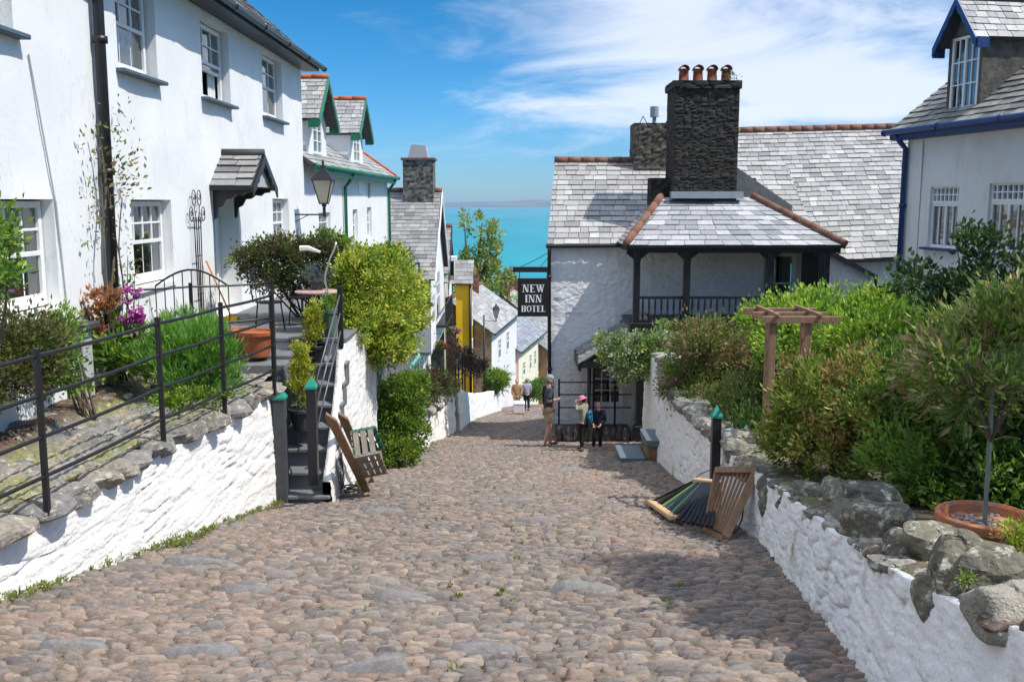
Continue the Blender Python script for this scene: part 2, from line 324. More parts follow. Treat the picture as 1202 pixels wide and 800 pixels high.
def window(parent, F, u0, u1, z0, z1, d=-.16, cols=3, rows=4, fr=.07, bar=.028, fmat=None, sill=True, sillmat=None, curtain=None, sash=True, casement=False, openfrac=0, name='window'):
    fmat = fmat or M_white; mb = MB(); t = .06
    F.box(mb, u0, u1, z1-fr, z1, d-t, d); F.box(mb, u0, u1, z0, z0+fr*1.2, d-t, d)
    F.box(mb, u0, u0+fr, z0+fr*1.2, z1-fr, d-t, d); F.box(mb, u1-fr, u1, z0+fr*1.2, z1-fr, d-t, d)
    a, b, c, e = u0+fr, u1-fr, z0+fr*1.2, z1-fr; zm = (c+e)/2
    def bars(a, b, c, e, cols, rows, dd):
        for i in range(1, cols): x = a+(b-a)*i/cols; F.box(mb, x-bar/2, x+bar/2, c, e, dd-.03, dd-.004)
        for j in range(1, rows): z = c+(e-c)*j/rows; F.box(mb, a, b, z-bar/2, z+bar/2, dd-.031, dd-.006)
    if sash:
        lift = openfrac*(zm-c)
        F.box(mb, a, b, zm-.025, zm+.025, d-.035, d-.002)
        F.box(mb, a+.001, b-.001, c+lift, c+lift+.05, d-.09, d-.03)
        bars(a, b, zm+.025, e, cols, rows//2, d-.005)
        bars(a, b, c+lift+.05, zm-.025+lift*.0, cols, max(1, rows//2 if lift == 0 else 1), d-.03)
    elif casement:
        um = (a+b)/2; F.box(mb, um-.03, um+.03, c, e, d-.05, d+.004)
        bars(a, um-.03, c, e, max(1, cols//2), rows, d); bars(um+.03, b, c, e, max(1, cols//2), rows, d)
    else: bars(a, b, c, e, cols, rows, d)
    o = mb.build(name, fmat, parent, bevel=.004)
    pn = MB(); c2 = c+(openfrac*(zm-c) if sash else 0)
    pn.add([F.p(a, c2, d-.035), F.p(b, c2, d-.035), F.p(b, e, d-.035), F.p(a, e, d-.035)], [(0, 1, 2, 3)])
    pn.build('pane', M_glass, o)
    if sill:
        s = MB(); F.box(s, u0-.12, u1+.12, z0-.055, z0-.003, d-.02, .13); s.build('sill', sillmat or M_bluesill, o, bevel=.01)
    if curtain:
        cu = MB(); n = 24
        for (ca, cb) in curtain:
            x0 = a+(b-a)*ca; x1 = a+(b-a)*cb; P = []
            for k in (0, 1):
                for i in range(n): x = x0+(x1-x0)*i/(n-1); P.append(F.p(x, (c, e)[k], d-.12+.02*math.sin(i*1.7+x*9)))
            cu.grid(P, n, 2)
        cu.build('curtain', M_curtain, o, smooth=True)
    return o
SL_LIGHT = ((.35, .345, .335), (.30, .297, .29), (.335, .325, .30), (.385, .38, .365), (.31, .31, .305), (.25, .245, .235))
SL_GREY = ((.25, .25, .24), (.22, .22, .215), (.29, .28, .265), (.24, .245, .245), (.27, .26, .24), (.18, .18, .175))
def slate_roof(name, A, B, Cc, D, mat_, parent, rowh=.19, w=.27, pal=SL_LIGHT, seed=3, thick=.014, under=True):
    """A,B eave corners (left,right seen from outside), Cc,D ridge right,left"""
    rnd = random.Random(seed); A, B, Cc, D = map(Vector, (A, B, Cc, D)); mb = MB()
    nrm = (B-A).cross(D-A).normalized(); h = max((D-A).length, (Cc-B).length); n = max(2, int(h/rowh))
    L0 = (B-A).length
    for j in range(n):
        t0 = j/n; t1 = min(1, (j+1.25)/n)
        a0 = A.lerp(D, t0); b0 = B.lerp(Cc, t0); a1 = A.lerp(D, t1); b1 = B.lerp(Cc, t1); L = (b0-a0).length
        if L < .05: continue
        x = -rnd.random()*w; sg = (j*.37) % 1
        while x < L:
            ww = w*rnd.uniform(.65, 1.3); e0 = max(0, x)/L; e1 = min(L, x+ww-.012)/L; x += ww
            if e1-e0 < .02/L: continue
            lift = thick*rnd.uniform(.9, 1.7); sag = rnd.uniform(-.012, .012)/h
            q0 = A.lerp(D, max(-.01, t0+sag)); 
            sg_ = .05*(vn(j*.21, e0*L*.35, 77)-.5); sg2 = .05*(vn(j*.21, e1*L*.35, 77)-.5); lift0 = lift; lift = lift
            p0 = a0.lerp(b0, e0)+nrm*lift+(D-A)*sag; p1 = a0.lerp(b0, e1)+nrm*(lift+rnd.uniform(-.003, .003))+(D-A)*sag
            p2 = a1.lerp(b1, e1)+nrm*.001; p3 = a1.lerp(b1, e0)+nrm*.001
            c = Vector(rnd.choice(pal))*rnd.uniform(.82, 1.22)
            ed = tuple(c*.28); mb.add([p0, p1, p2, p3, p0-nrm*(lift+.004), p1-nrm*(lift+.004), p0, p1], [(0, 1, 2, 3), (4, 5, 7, 6), (4, 6, 3), (5, 2, 7)], [tuple(c)]*4+[ed]*4)
    o = mb.build(name, mat_, parent)
    if under:
        u = MB(); u.add([A-nrm*.01, B-nrm*.01, Cc-nrm*.01, D-nrm*.01, A-nrm*.07, B-nrm*.07, Cc-nrm*.07, D-nrm*.07], [(0, 1, 2, 3), (7, 6, 5, 4), (0, 4, 5, 1), (1, 5, 6, 2), (2, 6, 7, 3), (3, 7, 4, 0)])
        u.build('roof_deck', M_darkgrey, o)
    return o
def ridge(parent, pts, r=.1, m=None, name='ridge_tiles', step=.42):
    mb = MB()
    for a, b in zip(pts[:-1], pts[1:]):
        a = Vector(a); b = Vector(b); n = max(1, int((b-a).length/step)); d = (b-a)/n
        for i in range(n):
            mb.tube([a+d*i, a+d*(i+.5), a+d*(i+.985)], [r*random.uniform(.93, 1.03), r, r*random.uniform(.95, 1.05)], 8)
    return mb.build(name, m or M_ridge, parent, smooth=True)
def rubble_box(name, x0, x1, y0, y1, z0, z1, mat_, parent, res=.07, amp=.03, cell=(.26, .085), cols=((.028, .026, .023), (.062, .057, .048), (.022, .021, .019)), seed=1, rot=0, ctr=None):
    parts = []; cx, cy = (x0+x1)/2, (y0+y1)/2
    faces = [((x0, y0), (x1, y0)), ((x1, y0), (x1, y1)), ((x1, y1), (x0, y1)), ((x0, y1), (x0, y0))]
    V = []; Fs = []; Cs = []; b = 0
    for k, (p, q) in enumerate(faces):
        Lh = math.dist(p, q); us = np.linspace(0, Lh, max(2, int(Lh/res)+1)); zs = np.linspace(z0, z1, max(2, int((z1-z0)/res)+1)); U, Z = np.meshgrid(us, zs)
        row = Z/cell[1]+.2*fbm(U*2, Z*2, seed); U2 = U+k*3.7
        f1, f2, cid = worley(U2/cell[0], row, seed+k)
        d = amp*(sstep(.02, .3, f2-f1)-.5)+amp*.8*(cid-.5); e = np.clip(np.minimum(U, Lh-U)/.05, 0, 1); d = d*e
        dx, dy = (q[0]-p[0])/Lh, (q[1]-p[1])/Lh
        V.append(np.stack([p[0]+dx*U+dy*d, p[1]+dy*U-dx*d, Z], -1).reshape(-1, 3))
        a_, b_, m_ = map(np.array, cols); jo = sstep(.03, .15, f2-f1)[..., None]; Cs.append((m_*(1-jo)+(a_+(b_-a_)*cid[..., None]**1.5)*jo).reshape(-1, 3))
        nx, ny = len(us), len(zs); i, j = np.meshgrid(np.arange(nx-1), np.arange(ny-1)); o = (j*nx+i).ravel()+b
        Fs.append(np.stack([o, o+1, o+1+nx, o+nx], -1)); b += nx*ny
    V.append(np.array([[x0, y0, z1], [x1, y0, z1], [x1, y1, z1], [x0, y1, z1], [x0, y1, z0], [x1, y1, z0], [x1, y0, z0], [x0, y0, z0]])); Cs.append(np.tile(np.array(cols[0]), (8, 1))); Fs.append(np.array([[b, b+1, b+2, b+3], [b+4, b+5, b+6, b+7]]))
    V = np.concatenate(V)
    if rot:
        c, s = math.cos(rot), math.sin(rot); X = V[:, 0]-cx; Y = V[:, 1]-cy; V[:, 0] = cx+c*X-s*Y; V[:, 1] = cy+s*X+c*Y
    return np_mesh(name, V, np.concatenate(Fs), mat_, parent, col=np.concatenate(Cs), smooth=False)
# ---------------------------------------------------------------- foliage
def leaf_mesh(name, parent, blobs, n, size, pal, seed=1, clump=.22, elong=2.2, nclump=None, up=.5, mat_=None, shell=.62, droop=0, fill=.25):
    r = np.random.default_rng(seed); B = np.array(blobs, float); wgt = (B[:, 3]*B[:, 4]*B[:, 5])**(2/3); wgt /= wgt.sum()
    nc = nclump or max(12, n//45); bi = r.choice(len(B), nc, p=wgt); d = r.normal(size=(nc, 3)); d /= np.linalg.norm(d, axis=1)[:, None]
    rad = shell+(1.04-shell)*r.random(nc)**.6; inner = r.random(nc) < fill; rad[inner] = r.random(inner.sum())*shell
    cc = B[bi, :3]+d*rad[:, None]*B[bi, 3:6]; csz = clump*r.uniform(.6, 1.35, nc)
    pal = np.array(pal, float); ci = r.integers(0, len(pal), nc)
    k = r.integers(0, nc, n); off = r.normal(size=(n, 3))*.5; P = cc[k]+off*csz[k][:, None]
    dirn = d[k]*.7+off*.6+r.normal(size=(n, 3))*.55; dirn[:, 2] += up-droop; dirn /= np.linalg.norm(dirn, axis=1)[:, None]
    side = np.cross(dirn, r.normal(size=(n, 3))); side /= np.linalg.norm(side, axis=1)[:, None]; nn = np.cross(dirn, side)
    L = size*r.uniform(.6, 1.3, n)[:, None]; W = L/elong
    V = np.stack([P, P+dirn*L*.45+side*W*.5+nn*W*.18, P+dirn*L, P+dirn*L*.45-side*W*.5+nn*W*.18], 1).reshape(-1, 3)
    o = np.arange(n)*4; F = np.concatenate([np.stack([o, o+1, o+2], -1), np.stack([o, o+2, o+3], -1)])
    mixr = r.random(n); pc = np.where((mixr < .72)[:, None], pal[ci[k]], pal[r.integers(0, len(pal), n)])
    pc = pc*r.uniform(.75, 1.3, n)[:, None]; col = np.repeat(pc, 4, 0)
    return np_mesh(name, V, F, mat_ or M_leaf, parent, col=col, smooth=False)
def shrub(label, loc, blobs, n, size, pal, seed, cat='shrub', name='shrub', group=None, stems=7, stemr=.018, sm=None, **kw):
    t = thing(name, label, cat, loc, group); rnd = random.Random(seed)
    leaf_mesh('foliage', t, blobs, n, size, pal, seed, **kw)
    mb = MB(); b0 = Vector(loc)
    for i in range(stems):
        bl = blobs[i % len(blobs)]; tip = Vector(bl[:3])+Vector((rnd.uniform(-.7, .7)*bl[3], rnd.uniform(-.7, .7)*bl[4], rnd.uniform(-.2, .7)*bl[5]))
        s0 = b0+Vector((rnd.uniform(-.1, .1), rnd.uniform(-.1, .1), -.05)); mid = s0.lerp(tip, .5)+Vector((rnd.uniform(-.08, .08), rnd.uniform(-.08, .08), .05))
        mb.tube([s0, mid, tip], [stemr, stemr*.7, stemr*.25], 5)
    mb.build('stem', sm or M_bark, t); return t
# ---------------------------------------------------------------- stones
def boulder_mb(mb, c, sx, sy, sz, rz=0, seed=0, tilt=0, col=(.22, .21, .19), flat=.5, res=14):
    rnd = random.Random(seed*31+7); cr, sr = math.cos(rz), math.sin(rz); vs = []; fs = []; nu, nv = res, res//2+1
    ph = [rnd.uniform(0, 6.28) for _ in range(9)]
    cuts = []
    for _ in range(9):
        a = rnd.uniform(0, 6.28); e = rnd.uniform(-.5, 1.0); cuts.append((Vector((math.cos(a)*math.cos(e), math.sin(a)*math.cos(e), math.sin(e))), rnd.uniform(.55, .85)))
    cuts.append((Vector((rnd.uniform(-.15, .15), rnd.uniform(-.15, .15), 1)).normalized(), flat))
    for j in range(nv):
        e = -math.pi/2+math.pi*j/(nv-1)
        for i in range(nu):
            a = 2*math.pi*i/nu; d = Vector((math.cos(a)*math.cos(e), math.sin(a)*math.cos(e), math.sin(e))); r = 1.0
            for cn, cd in cuts:
                q = d.dot(cn)
                if q > 1e-3: r = min(r, cd/q)
            r *= 1+.05*math.sin(3*a+ph[0]+2*e)+.04*math.sin(5*a+ph[1]-3*e)+rnd.uniform(-.02, .02)
            x, y, z = d.x*r*sx, d.y*r*sy, d.z*r*sz; z += x*math.tan(tilt)
            vs.append((c[0]+x*cr-y*sr, c[1]+x*sr+y*cr, c[2]+z))
    for j in range(nv-1):
        for i in range(nu): fs.append((j*nu+i, j*nu+(i+1) % nu, (j+1)*nu+(i+1) % nu, (j+1)*nu+i))
    k = rnd.uniform(.8, 1.25); mb.add(vs, fs, tuple(x*k for x in col))
    return mb
# ================================================================ SETTING: hillside, sea, far coast
def struct(o): o['kind'] = 'structure'; return o
YL = [-6, 0, 4, 6.68, 7.68, 9.21, 12.25, 12.3, 17, 21.2, 29.3, 38.9, 46, 60]; XLv = [-5.2, -4.55, -4.08, -3.74, -3.57, -3.41, -3.05, -2.48, -2.46, -2.08, -1.72, -1.44, -1.1, .9]
YR = [-6, 0, 3, 4.84, 6.55, 9.73, 11.33, 15.05, 18.55, 22.8, 24.9, 24.91, 33, 46, 60]; XRv = [1.3, 1.55, 1.76, 1.96, 2.19, 2.55, 2.62, 2.74, 2.89, 3.2, 3.2, .95, 1.6, 3.4, 6]
XL = lambda y: np.interp(y, YL, XLv); XR = lambda y: np.interp(y, YR, XRv)
def terrain():
    ys = np.concatenate([np.linspace(-40, 120, 81), np.linspace(130, 700, 40)]); xs = np.concatenate([np.linspace(-600, -60, 19), np.linspace(-50, 50, 41), np.linspace(60, 600, 19)])
    X, Y = np.meshgrid(xs, ys); Z = gz(Y)-.35+np.where(Y > 150, -(Y-150)*.02, 0)+np.where(abs(X) > 45, (fbm(X*.02, Y*.02, 4)-.5)*14*np.clip((abs(X)-45)/60, 0, 1), 0)-np.where(Y > 60, (Y-60)*.03, 0)
    nx = len(xs); i, j = np.meshgrid(np.arange(nx-1), np.arange(len(ys)-1)); o = (j*nx+i).ravel()
    struct(np_mesh('hillside', np.stack([X, Y, Z], -1).reshape(-1, 3), np.stack([o, o+1, o+1+nx, o+nx], -1), M_grassland))
M_grassland = mat('hill_grass', (.06, .09, .03), .95, .4, .15, .5, 3, col2=(.10, .10, .05), c2s=.05)
terrain()
M_sea = mat('sea_water', (.01, .24, .29), .5, .22, .0025, .25, .02, spec=.25, stretch=(1, .35, 1), bdist=1.5)
M_coast = mat('far_coast', (.05, .075, .05), .95, .35, .0012, 0, col2=(.16, .14, .09), c2s=.0006, c2w=(.45, .6))
s = MB(); s.add([(-60000, 200, -120), (60000, 200, -120), (60000, 60000, -120), (-60000, 60000, -120)], [(0, 1, 2, 3)]); struct(s.build('sea', M_sea))
def coast():
    xs = np.linspace(-16000, 16000, 260); ts = np.linspace(0, 1, 9); X, T = np.meshgrid(xs, ts)
    H = 250*(.35+.65*fbm(xs*.00045, xs*0, 5, 4))*np.clip(.65+xs/9000, .35, 1.1); Y = 19500+T*3500+300*vn(X*.0008, X*0, 2); Z = -123+H[None, :]*np.sin(T*math.pi/2)**.7
    nx = len(xs); i, j = np.meshgrid(np.arange(nx-1), np.arange(len(ts)-1)); o = (j*nx+i).ravel()
    struct(np_mesh('coast_hills', np.stack([X, Y, Z], -1).reshape(-1, 3), np.stack([o, o+1, o+1+nx, o+nx], -1), M_coast))
coast()
hz = MB(); hz.box(-24000, 24000, -60, 26000, -124, 9)
hm = bpy.data.materials.new('haze'); hm.use_nodes = True; nt = hm.node_tree; nt.nodes.clear(); o_ = nt.nodes.new('ShaderNodeOutputMaterial'); pv = nt.nodes.new('ShaderNodeVolumePrincipled')
pv.inputs['Color'].default_value = (.62, .80, 1, 1); pv.inputs['Density'].default_value = 4.5e-5; pv.inputs['Anisotropy'].default_value = .2; nt.links.new(pv.outputs[0], o_.inputs['Volume'])
h = hz.build('haze', hm); h['kind'] = 'stuff'
# ---------------------------------------------------------------- the cobbled street
und = lambda x, y: .07*(fbm(x*1.1, y*.9, 91, 3)-.5)
def street():
    ys = np.arange(-6, 60.01, .12); t = np.linspace(-.35, 1.35, 60); Y, T = np.meshgrid(ys, t, indexing='ij'); XX = XL(Y)+(XR(Y)-XL(Y))*T
    XX = np.where(T < 0, XL(Y)+T*1.2, np.where(T > 1, XR(Y)+(T-1)*1.2, XX))
    Z = gz(Y)-.022+.012*(fbm(XX*2, Y*2, 3)-.5)+und(XX, Y)
    nx = len(t); i, j = np.meshgrid(np.arange(nx-1), np.arange(len(ys)-1)); o = (j*nx+i).ravel()
    base = struct(np_mesh('street_bed', np.stack([XX, Y, Z], -1).reshape(-1, 3), np.stack([o, o+1, o+1+nx, o+nx], -1), M_sand))
    rnd = np.random.default_rng(11); bars = []
    for (a, b, py) in ((430, 520, 700), (540, 600, 655), (640, 740, 690), (330, 400, 735), (760, 830, 745), (520, 610, 760), (420, 480, 600), (600, 660, 610), (182, 287, 660), (38, 132, 758), (176, 290, 765), (305, 352, 672), (425, 474, 681), (386, 412, 626), (470, 505, 628), (675, 724, 628), (378, 486, 782), (560, 640, 583), (250, 330, 690), (900, 960, 770), (600, 700, 552), (660, 700, 790)):
        A = PG(a, py); Bq = PG(b, py); bars.append(((A.x+Bq.x)/2, A.y, abs(Bq.x-A.x)/2))
    st = []   # x, y, halfw, halfd, rot, h, long
    y = 2.2
    while y < 58:
        p = rnd.uniform(.042, .07)*(1 if y < 16 else (1.25 if y < 26 else 1.7)); xl = float(XL(y))-.05; xr = float(XR(y))+.05
        x = xl-rnd.random()*.15
        while x < xr:
            w = rnd.uniform(.09, .22)*(1 if y < 26 else 1.4)
            if rnd.random() < .12: w *= 1.5
            cx = x+w/2; wy = .22*(fbm(cx*1.1, y*.6, 21, 2)-.4)+.05*math.sin(cx*2.1+y*1.3)+rnd.uniform(-.012, .012)
            ok = not any(abs(cx-b[0]) < b[2]+w*.4 and abs(y+wy-b[1]) < .05 for b in bars)
            if ok and xl-.1 < cx < xr+.1 and not (y > 24 and cx > .9+(y-25)*.05 and y < 46):
                st.append((cx, y+wy, w/2*.98, p/2*rnd.uniform(.92, 1.14), rnd.normal()*.09+.16*math.sin(cx*.9+y*.5), rnd.uniform(.013, .032), rnd.random()))
            x += w+rnd.uniform(.0, .008)
        y += p+.004
    for b in bars: st.append((b[0], b[1], b[2], .055, rnd.normal()*.02, .06, .3))
    st = np.array(st); n = len(st)
    def emit(sel, nu, nv):
        s = st[sel]; m = len(s); a, b = np.meshgrid(np.linspace(-1, 1, nu), np.linspace(-1, 1, nv)); a = a.ravel(); b = b.ravel()
        ua = a*(.55+.45*np.sqrt(1-b*b/2)); vb = b*(.35+.65*np.sqrt(1-a*a/2)); r = np.maximum(abs(a), abs(b)); 
        hh = np.clip(1-r**4.0, 0, 1)-.95*(r > .99)
        jit = rnd.uniform(-1, 1, (m, len(a)))
        lx = ua[None]*s[:, 2:3]*(1+.05*jit); ly = vb[None]*s[:, 3:4]*(1+.09*rnd.uniform(-1, 1, (m, len(a))))+.18*s[:, 3:4]*np.sin(ua[None]*2+s[:, 6:7]*20)
        tx = rnd.normal(size=(m, 1))*.10; ty = rnd.normal(size=(m, 1))*.22
        z = hh[None]*s[:, 5:6]*(1+.18*jit)+tx*lx*(r < .99)[None]+(ty)*ly*(r < .99)[None]
        c = np.cos(s[:, 4:5]); sn = np.sin(s[:, 4:5]); X = s[:, 0:1]+c*lx-sn*ly; Y = s[:, 1:2]+sn*lx+c*ly; Z = gz(Y)-.016+z+und(s[:, 0:1], s[:, 1:2])
        V = np.stack([X, Y, Z], -1).reshape(-1, 3); i, j = np.meshgrid(np.arange(nu-1), np.arange(nv-1)); o = (j*nu+i).ravel(); q = np.stack([o, o+1, o+1+nu, o+nu], -1)
        Fc = (q[None]+(np.arange(m)*nu*nv)[:, None, None]).reshape(-1, 4)
        pal = np.array([(.215, .188, .168), (.185, .172, .162), (.235, .195, .165), (.255, .20, .163), (.165, .152, .145), (.22, .198, .18), (.27, .23, .19), (.195, .176, .16)])
        k = rnd.integers(0, len(pal), m); zone = fbm(s[:, 0]*.8, s[:, 1]*.5, 33, 3)
        k = np.where((zone > .5) & (rnd.random(m) < .5), 3, k); col = pal[k]*np.array((.92, .875, .84))*rnd.uniform(.78, 1.22, (m, 1)); col[s[:, 2] > .22] = (.185, .175, .168)
        return V, Fc, np.repeat(col, nu*nv, 0)
    near = st[:, 1] < 15
    V1, F1, C1 = emit(near, 8, 6); V2, F2, C2 = emit(~near, 5, 4)
    struct(np_mesh('cobblestones', np.concatenate([V1, V2]), np.concatenate([F1, F2+len(V1)]), M_cobble, col=np.concatenate([C1, C2])))
street()
# ---------------------------------------------------------------- white rubble walls beside the street
def ribbon_wall(name, pts, mat_, parent, flip=1, res=.035, amp=.03, cell=(.34, .10), thick=.35, seed=3, batter=.06, yfine=None):
    """pts: (x, y, zbase, ztop); the face looks towards +X when flip=1, -X when -1"""
    P = np.array(pts, float); s = np.concatenate([[0], np.cumsum(np.hypot(np.diff(P[:, 0]), np.diff(P[:, 1])))]); u = np.arange(0, s[-1]+res*.5, res*1.6)
    x = np.interp(u, s, P[:, 0]); y = np.interp(u, s, P[:, 1]); zb = np.interp(u, s, P[:, 2])-.12; zt = np.interp(u, s, P[:, 3])
    dx = np.gradient(x, u); dy = np.gradient(y, u); l = np.hypot(dx, dy); nx_, ny_ = dy/l*flip, -dx/l*flip
    H = (zt-zb).max(); nv = int(H/res)+2; v = np.linspace(0, 1, nv); U, V = np.meshgrid(u, v); Z = zb+(zt-zb)*V
    zt2 = zt+.035*(fbm(u*3, u*0, seed, 2)-.4); Z = zb+(zt2-zb)*V
    cs = Z-.12*U*0+.10*np.sin(U*.9); f1, f2, cid = worley(U/cell[0]+.5*fbm(U*2, cs*5, seed), cs/cell[1]+.5*fbm(U*1.5, cs*1.5, seed+3), seed)
    f1b, f2b, cidb = worley(U/.12+3, cs/.055, seed+8)
    jm = sstep(.40, .56, fbm(U*1.7, Z*4, seed+21, 3))
    d = amp*1.9*jm*(sstep(.0, .12, f2-f1)-.9)+amp*.35*(sstep(.1, .8, f2-f1)-.5)+amp*.8*(cid-.5)+.35*amp*(sstep(0, .5, f2b-f1b)-.5)+.10*(fbm(U*.9, Z*.9, seed+5, 3)-.47)+.012*(fbm(U*9, Z*14, seed+6, 3)-.47)
    d = d-batter*V+batter*.6
    X = x+nx_*d; Y = y+ny_*d; V3 = [np.stack([X, Y, Z], -1).reshape(-1, 3)]; nx = len(u)
    i, j = np.meshgrid(np.arange(nx-1), np.arange(nv-1)); o = (j*nx+i).ravel(); F = [np.stack([o, o+1, o+1+nx, o+nx], -1)]; b = nx*nv
    # top and back
    T0 = np.stack([X[-1], Y[-1], Z[-1]], -1); T1 = np.stack([x-nx_*thick, y-ny_*thick, zt2+.0], -1); T2 = T1.copy(); T2[:, 2] = zb
    V3 += [T1, T2]; k = np.arange(nx-1)
    F += [np.stack([(nv-1)*nx+k, (nv-1)*nx+k+1, b+k+1, b+k], -1), np.stack([b+k, b+k+1, b+nx+k+1, b+nx+k], -1)]
    # end caps: fan from column
    Vall = np.concatenate(V3); caps = []
    for e in (0, nx-1):
        colv = [jj*nx+e for jj in range(nv)]; 
        for a1, a2 in zip(colv[:-1], colv[1:]): caps.append((a1, a2, b+e, b+nx+e))
    F.append(np.array(caps))
    F = np.concatenate(F)
    if flip < 0: F = F[:, ::-1]
    return np_mesh(name, Vall, F, mat_, parent)
LW = [(-4.65, -1), (-4.35, 2), (-4.08, 4), (-3.74, 6.68), (-3.57, 7.68), (-3.41, 9.21), (-3.07, 12.27)]
TZ = -2.32    # level of the upper terrace
wl = thing('terrace_wall', 'white painted rubble wall below black railings, capped with flat grey stones', 'wall', (-3.6, 8, gz(8)))
ribbon_wall('wall_face', [(x, y, gz(y), -2.45+.02*math.sin(y*2)) for x, y in LW], M_rubblewhite, wl, 1, res=.026, amp=.017, cell=(.55, .11), seed=3, thick=.3)
y = 1.0; k = 0
while y < 12.1:
    w = random.uniform(.28, .62); xx = np.interp(y+w/2, [p[1] for p in LW], [p[0] for p in LW]); mb = MB()
    boulder_mb(mb, (xx-.13, y+w/2, -2.385), .29+random.uniform(-.03, .05), w*.68, .115+random.uniform(0, .03), .12+random.uniform(-.05, .05), seed=k, col=random.choice([(.24, .21, .17), (.20, .185, .16), (.28, .245, .20), (.19, .18, .165)]), flat=.55, res=20)
    mb.build('coping_stone', M_stone, wl); y += w*1.0; k += 1
# upper terrace: cobbled path and garden bed
def terrace():
    xs = np.arange(-5.05, -2.9, .03); ys = np.arange(0, 13.2, .035); X, Y = np.meshgrid(xs, ys)
    xw = np.interp(Y, [p[1] for p in LW], [p[0] for p in LW]); f1, f2, cid = worley(X/.17+.3*fbm(X*3, Y*3, 1), Y/.13, 5)
    path = sstep(-4.62, -4.45, X-.35*(fbm(Y*.7, Y*0, 8, 2)-.5)+.05*(Y-8)*0)
    Z = TZ-.03+path*(.035*sstep(.03, .35, f2-f1)+.015*cid)+(1-path)*(.10+.10*fbm(X*4, Y*4, 2)); pass
    pal = np.array([(.26, .24, .215), (.20, .20, .20), (.30, .26, .21), (.18, .18, .17)]); c = pal[(cid*3.99).astype(int)]
    gr = fbm(X*2.2, Y*2.2, 14, 4); moss = np.array((.22, .22, .035)); soil = np.array((.20, .15, .105)); jo = sstep(.04, .16, f2-f1)[..., None]
    mm = sstep(.44, .56, gr)[..., None]; joint = soil*(1-mm)+moss*mm; cc = joint*(1-jo*(1-.5*mm))+c*jo*(1-.5*mm)
    bed = np.array((.10, .065, .045))*(.7+.8*fbm(X*9, Y*9, 3)[..., None]); cc = cc*path[..., None]+bed*(1-path[..., None])
    X = np.minimum(X, xw-.16)
    nx = len(xs); i, j = np.meshgrid(np.arange(nx-1), np.arange(len(ys)-1)); o = (j*nx+i).ravel()
    struct(np_mesh('terrace_path', np.stack([X, Y, Z], -1).reshape(-1, 3), np.stack([o, o+1, o+1+nx, o+nx], -1), M_stone, col=cc.reshape(-1, 3)))
terrace()
# rockery edging stones between bed and path
rocks = [(18, 505, .22, .13), (55, 492, .2, .12), (95, 478, .2, .12), (130, 462, .22, .12), (100, 447, .2, .14), (160, 445, .13, .17), (138, 447, .2, .1), (122, 470, .13, .07), (70, 480, .09, .06), (150, 465, .1, .06), (165, 435, .19, .15), (45, 466, .12, .05), (30, 512, .15, .1), (5, 495, .2, .12), (185, 452, .12, .07)]
for i, (px, py, sx, sz) in enumerate(rocks):
    p = PZ(px, py, TZ+.06); mb = MB(); boulder_mb(mb, (p.x, p.y, p.z), sx*.9, sx*.75, sz*.9, i*.7, seed=50+i, col=(.24, .225, .20) if i % 3 else (.17, .17, .18), flat=.7, res=14)
    o = mb.build('edging_stone', M_stone, loc=tuple(p)); tag(o, 'weathered grey stone edging the garden bed behind the black railings', 'stone', 'edging stones of the terrace garden bed')
p = PZ(38, 452, TZ+.1); mb = MB(); boulder_mb(mb, p, .12, .1, .09, .3, seed=91, col=(.62, .60, .57)); tag(mb.build('white_stone', M_stone, loc=tuple(p)), 'small pale white stone under the left hand shrub of the terrace', 'stone')
# ---------------------------------------------------------------- steps from the street up to the patio, with their white side wall
st = thing('stone_steps', 'dark slab steps climbing from the cobbles between green capped posts', 'steps', (-2.75, 12.4, gz(12.4)))
PATZ = -1.97
for i in range(7):
    z = -3.86+i*.25; y0 = 12.15+i*.25; mb = MB(); x1 = -2.38
    mb.box(-3.08, x1, y0, y0+.30, z, z+.05); mb.build('tread', M_slab, st, bevel=.01)
    mb = MB(); mb.box(-3.08, x1-.02, y0+.05, y0+.34, z-.30, z-.002); mb.build('riser', M_slab, st)
sw = thing('patio_wall', 'tall white rubble wall flanking the steps, stained grey near its corner', 'wall', (-2.4, 15, gz(15)))
ribbon_wall('wall_face', [(-2.36, 12.2, gz(12.2), -3.62), (-2.36, 12.5, gz(12.5), -3.38), (-2.37, 12.8, gz(12.8), -3.1), (-2.38, 13.1, gz(13.1), -2.85), (-2.39, 13.4, gz(13.4), -2.55), (-2.4, 13.75, gz(13.7), -2.05), (-2.42, 15, gz(15), -2.0), (-2.44, 16.95, gz(17), -2.0)], M_rubblewhite, sw, 1, res=.03, amp=.014, cell=(.5, .12), seed=12, thick=.12, batter=.03)
mb = MB(); mb.box(-4.9, -2.55, 13.95, 17.0, -4.9, -2.0); mb.build('wall_core', M_rubblewhite, sw)
pt = MB(); pt.box(-4.98, -2.42, 13.9, 17.0, -2.04, PATZ); pt.box(-4.98, -3.1, 13.35, 13.9, -2.3, -2.14); pt.box(-4.98, -3.1, 12.9, 13.349, -2.5, -2.2)
pt.box(-4.98, -2.5, 17.001, 23.3, -5.5, -2.0); struct(pt.build('patio', M_slab, bevel=.012))
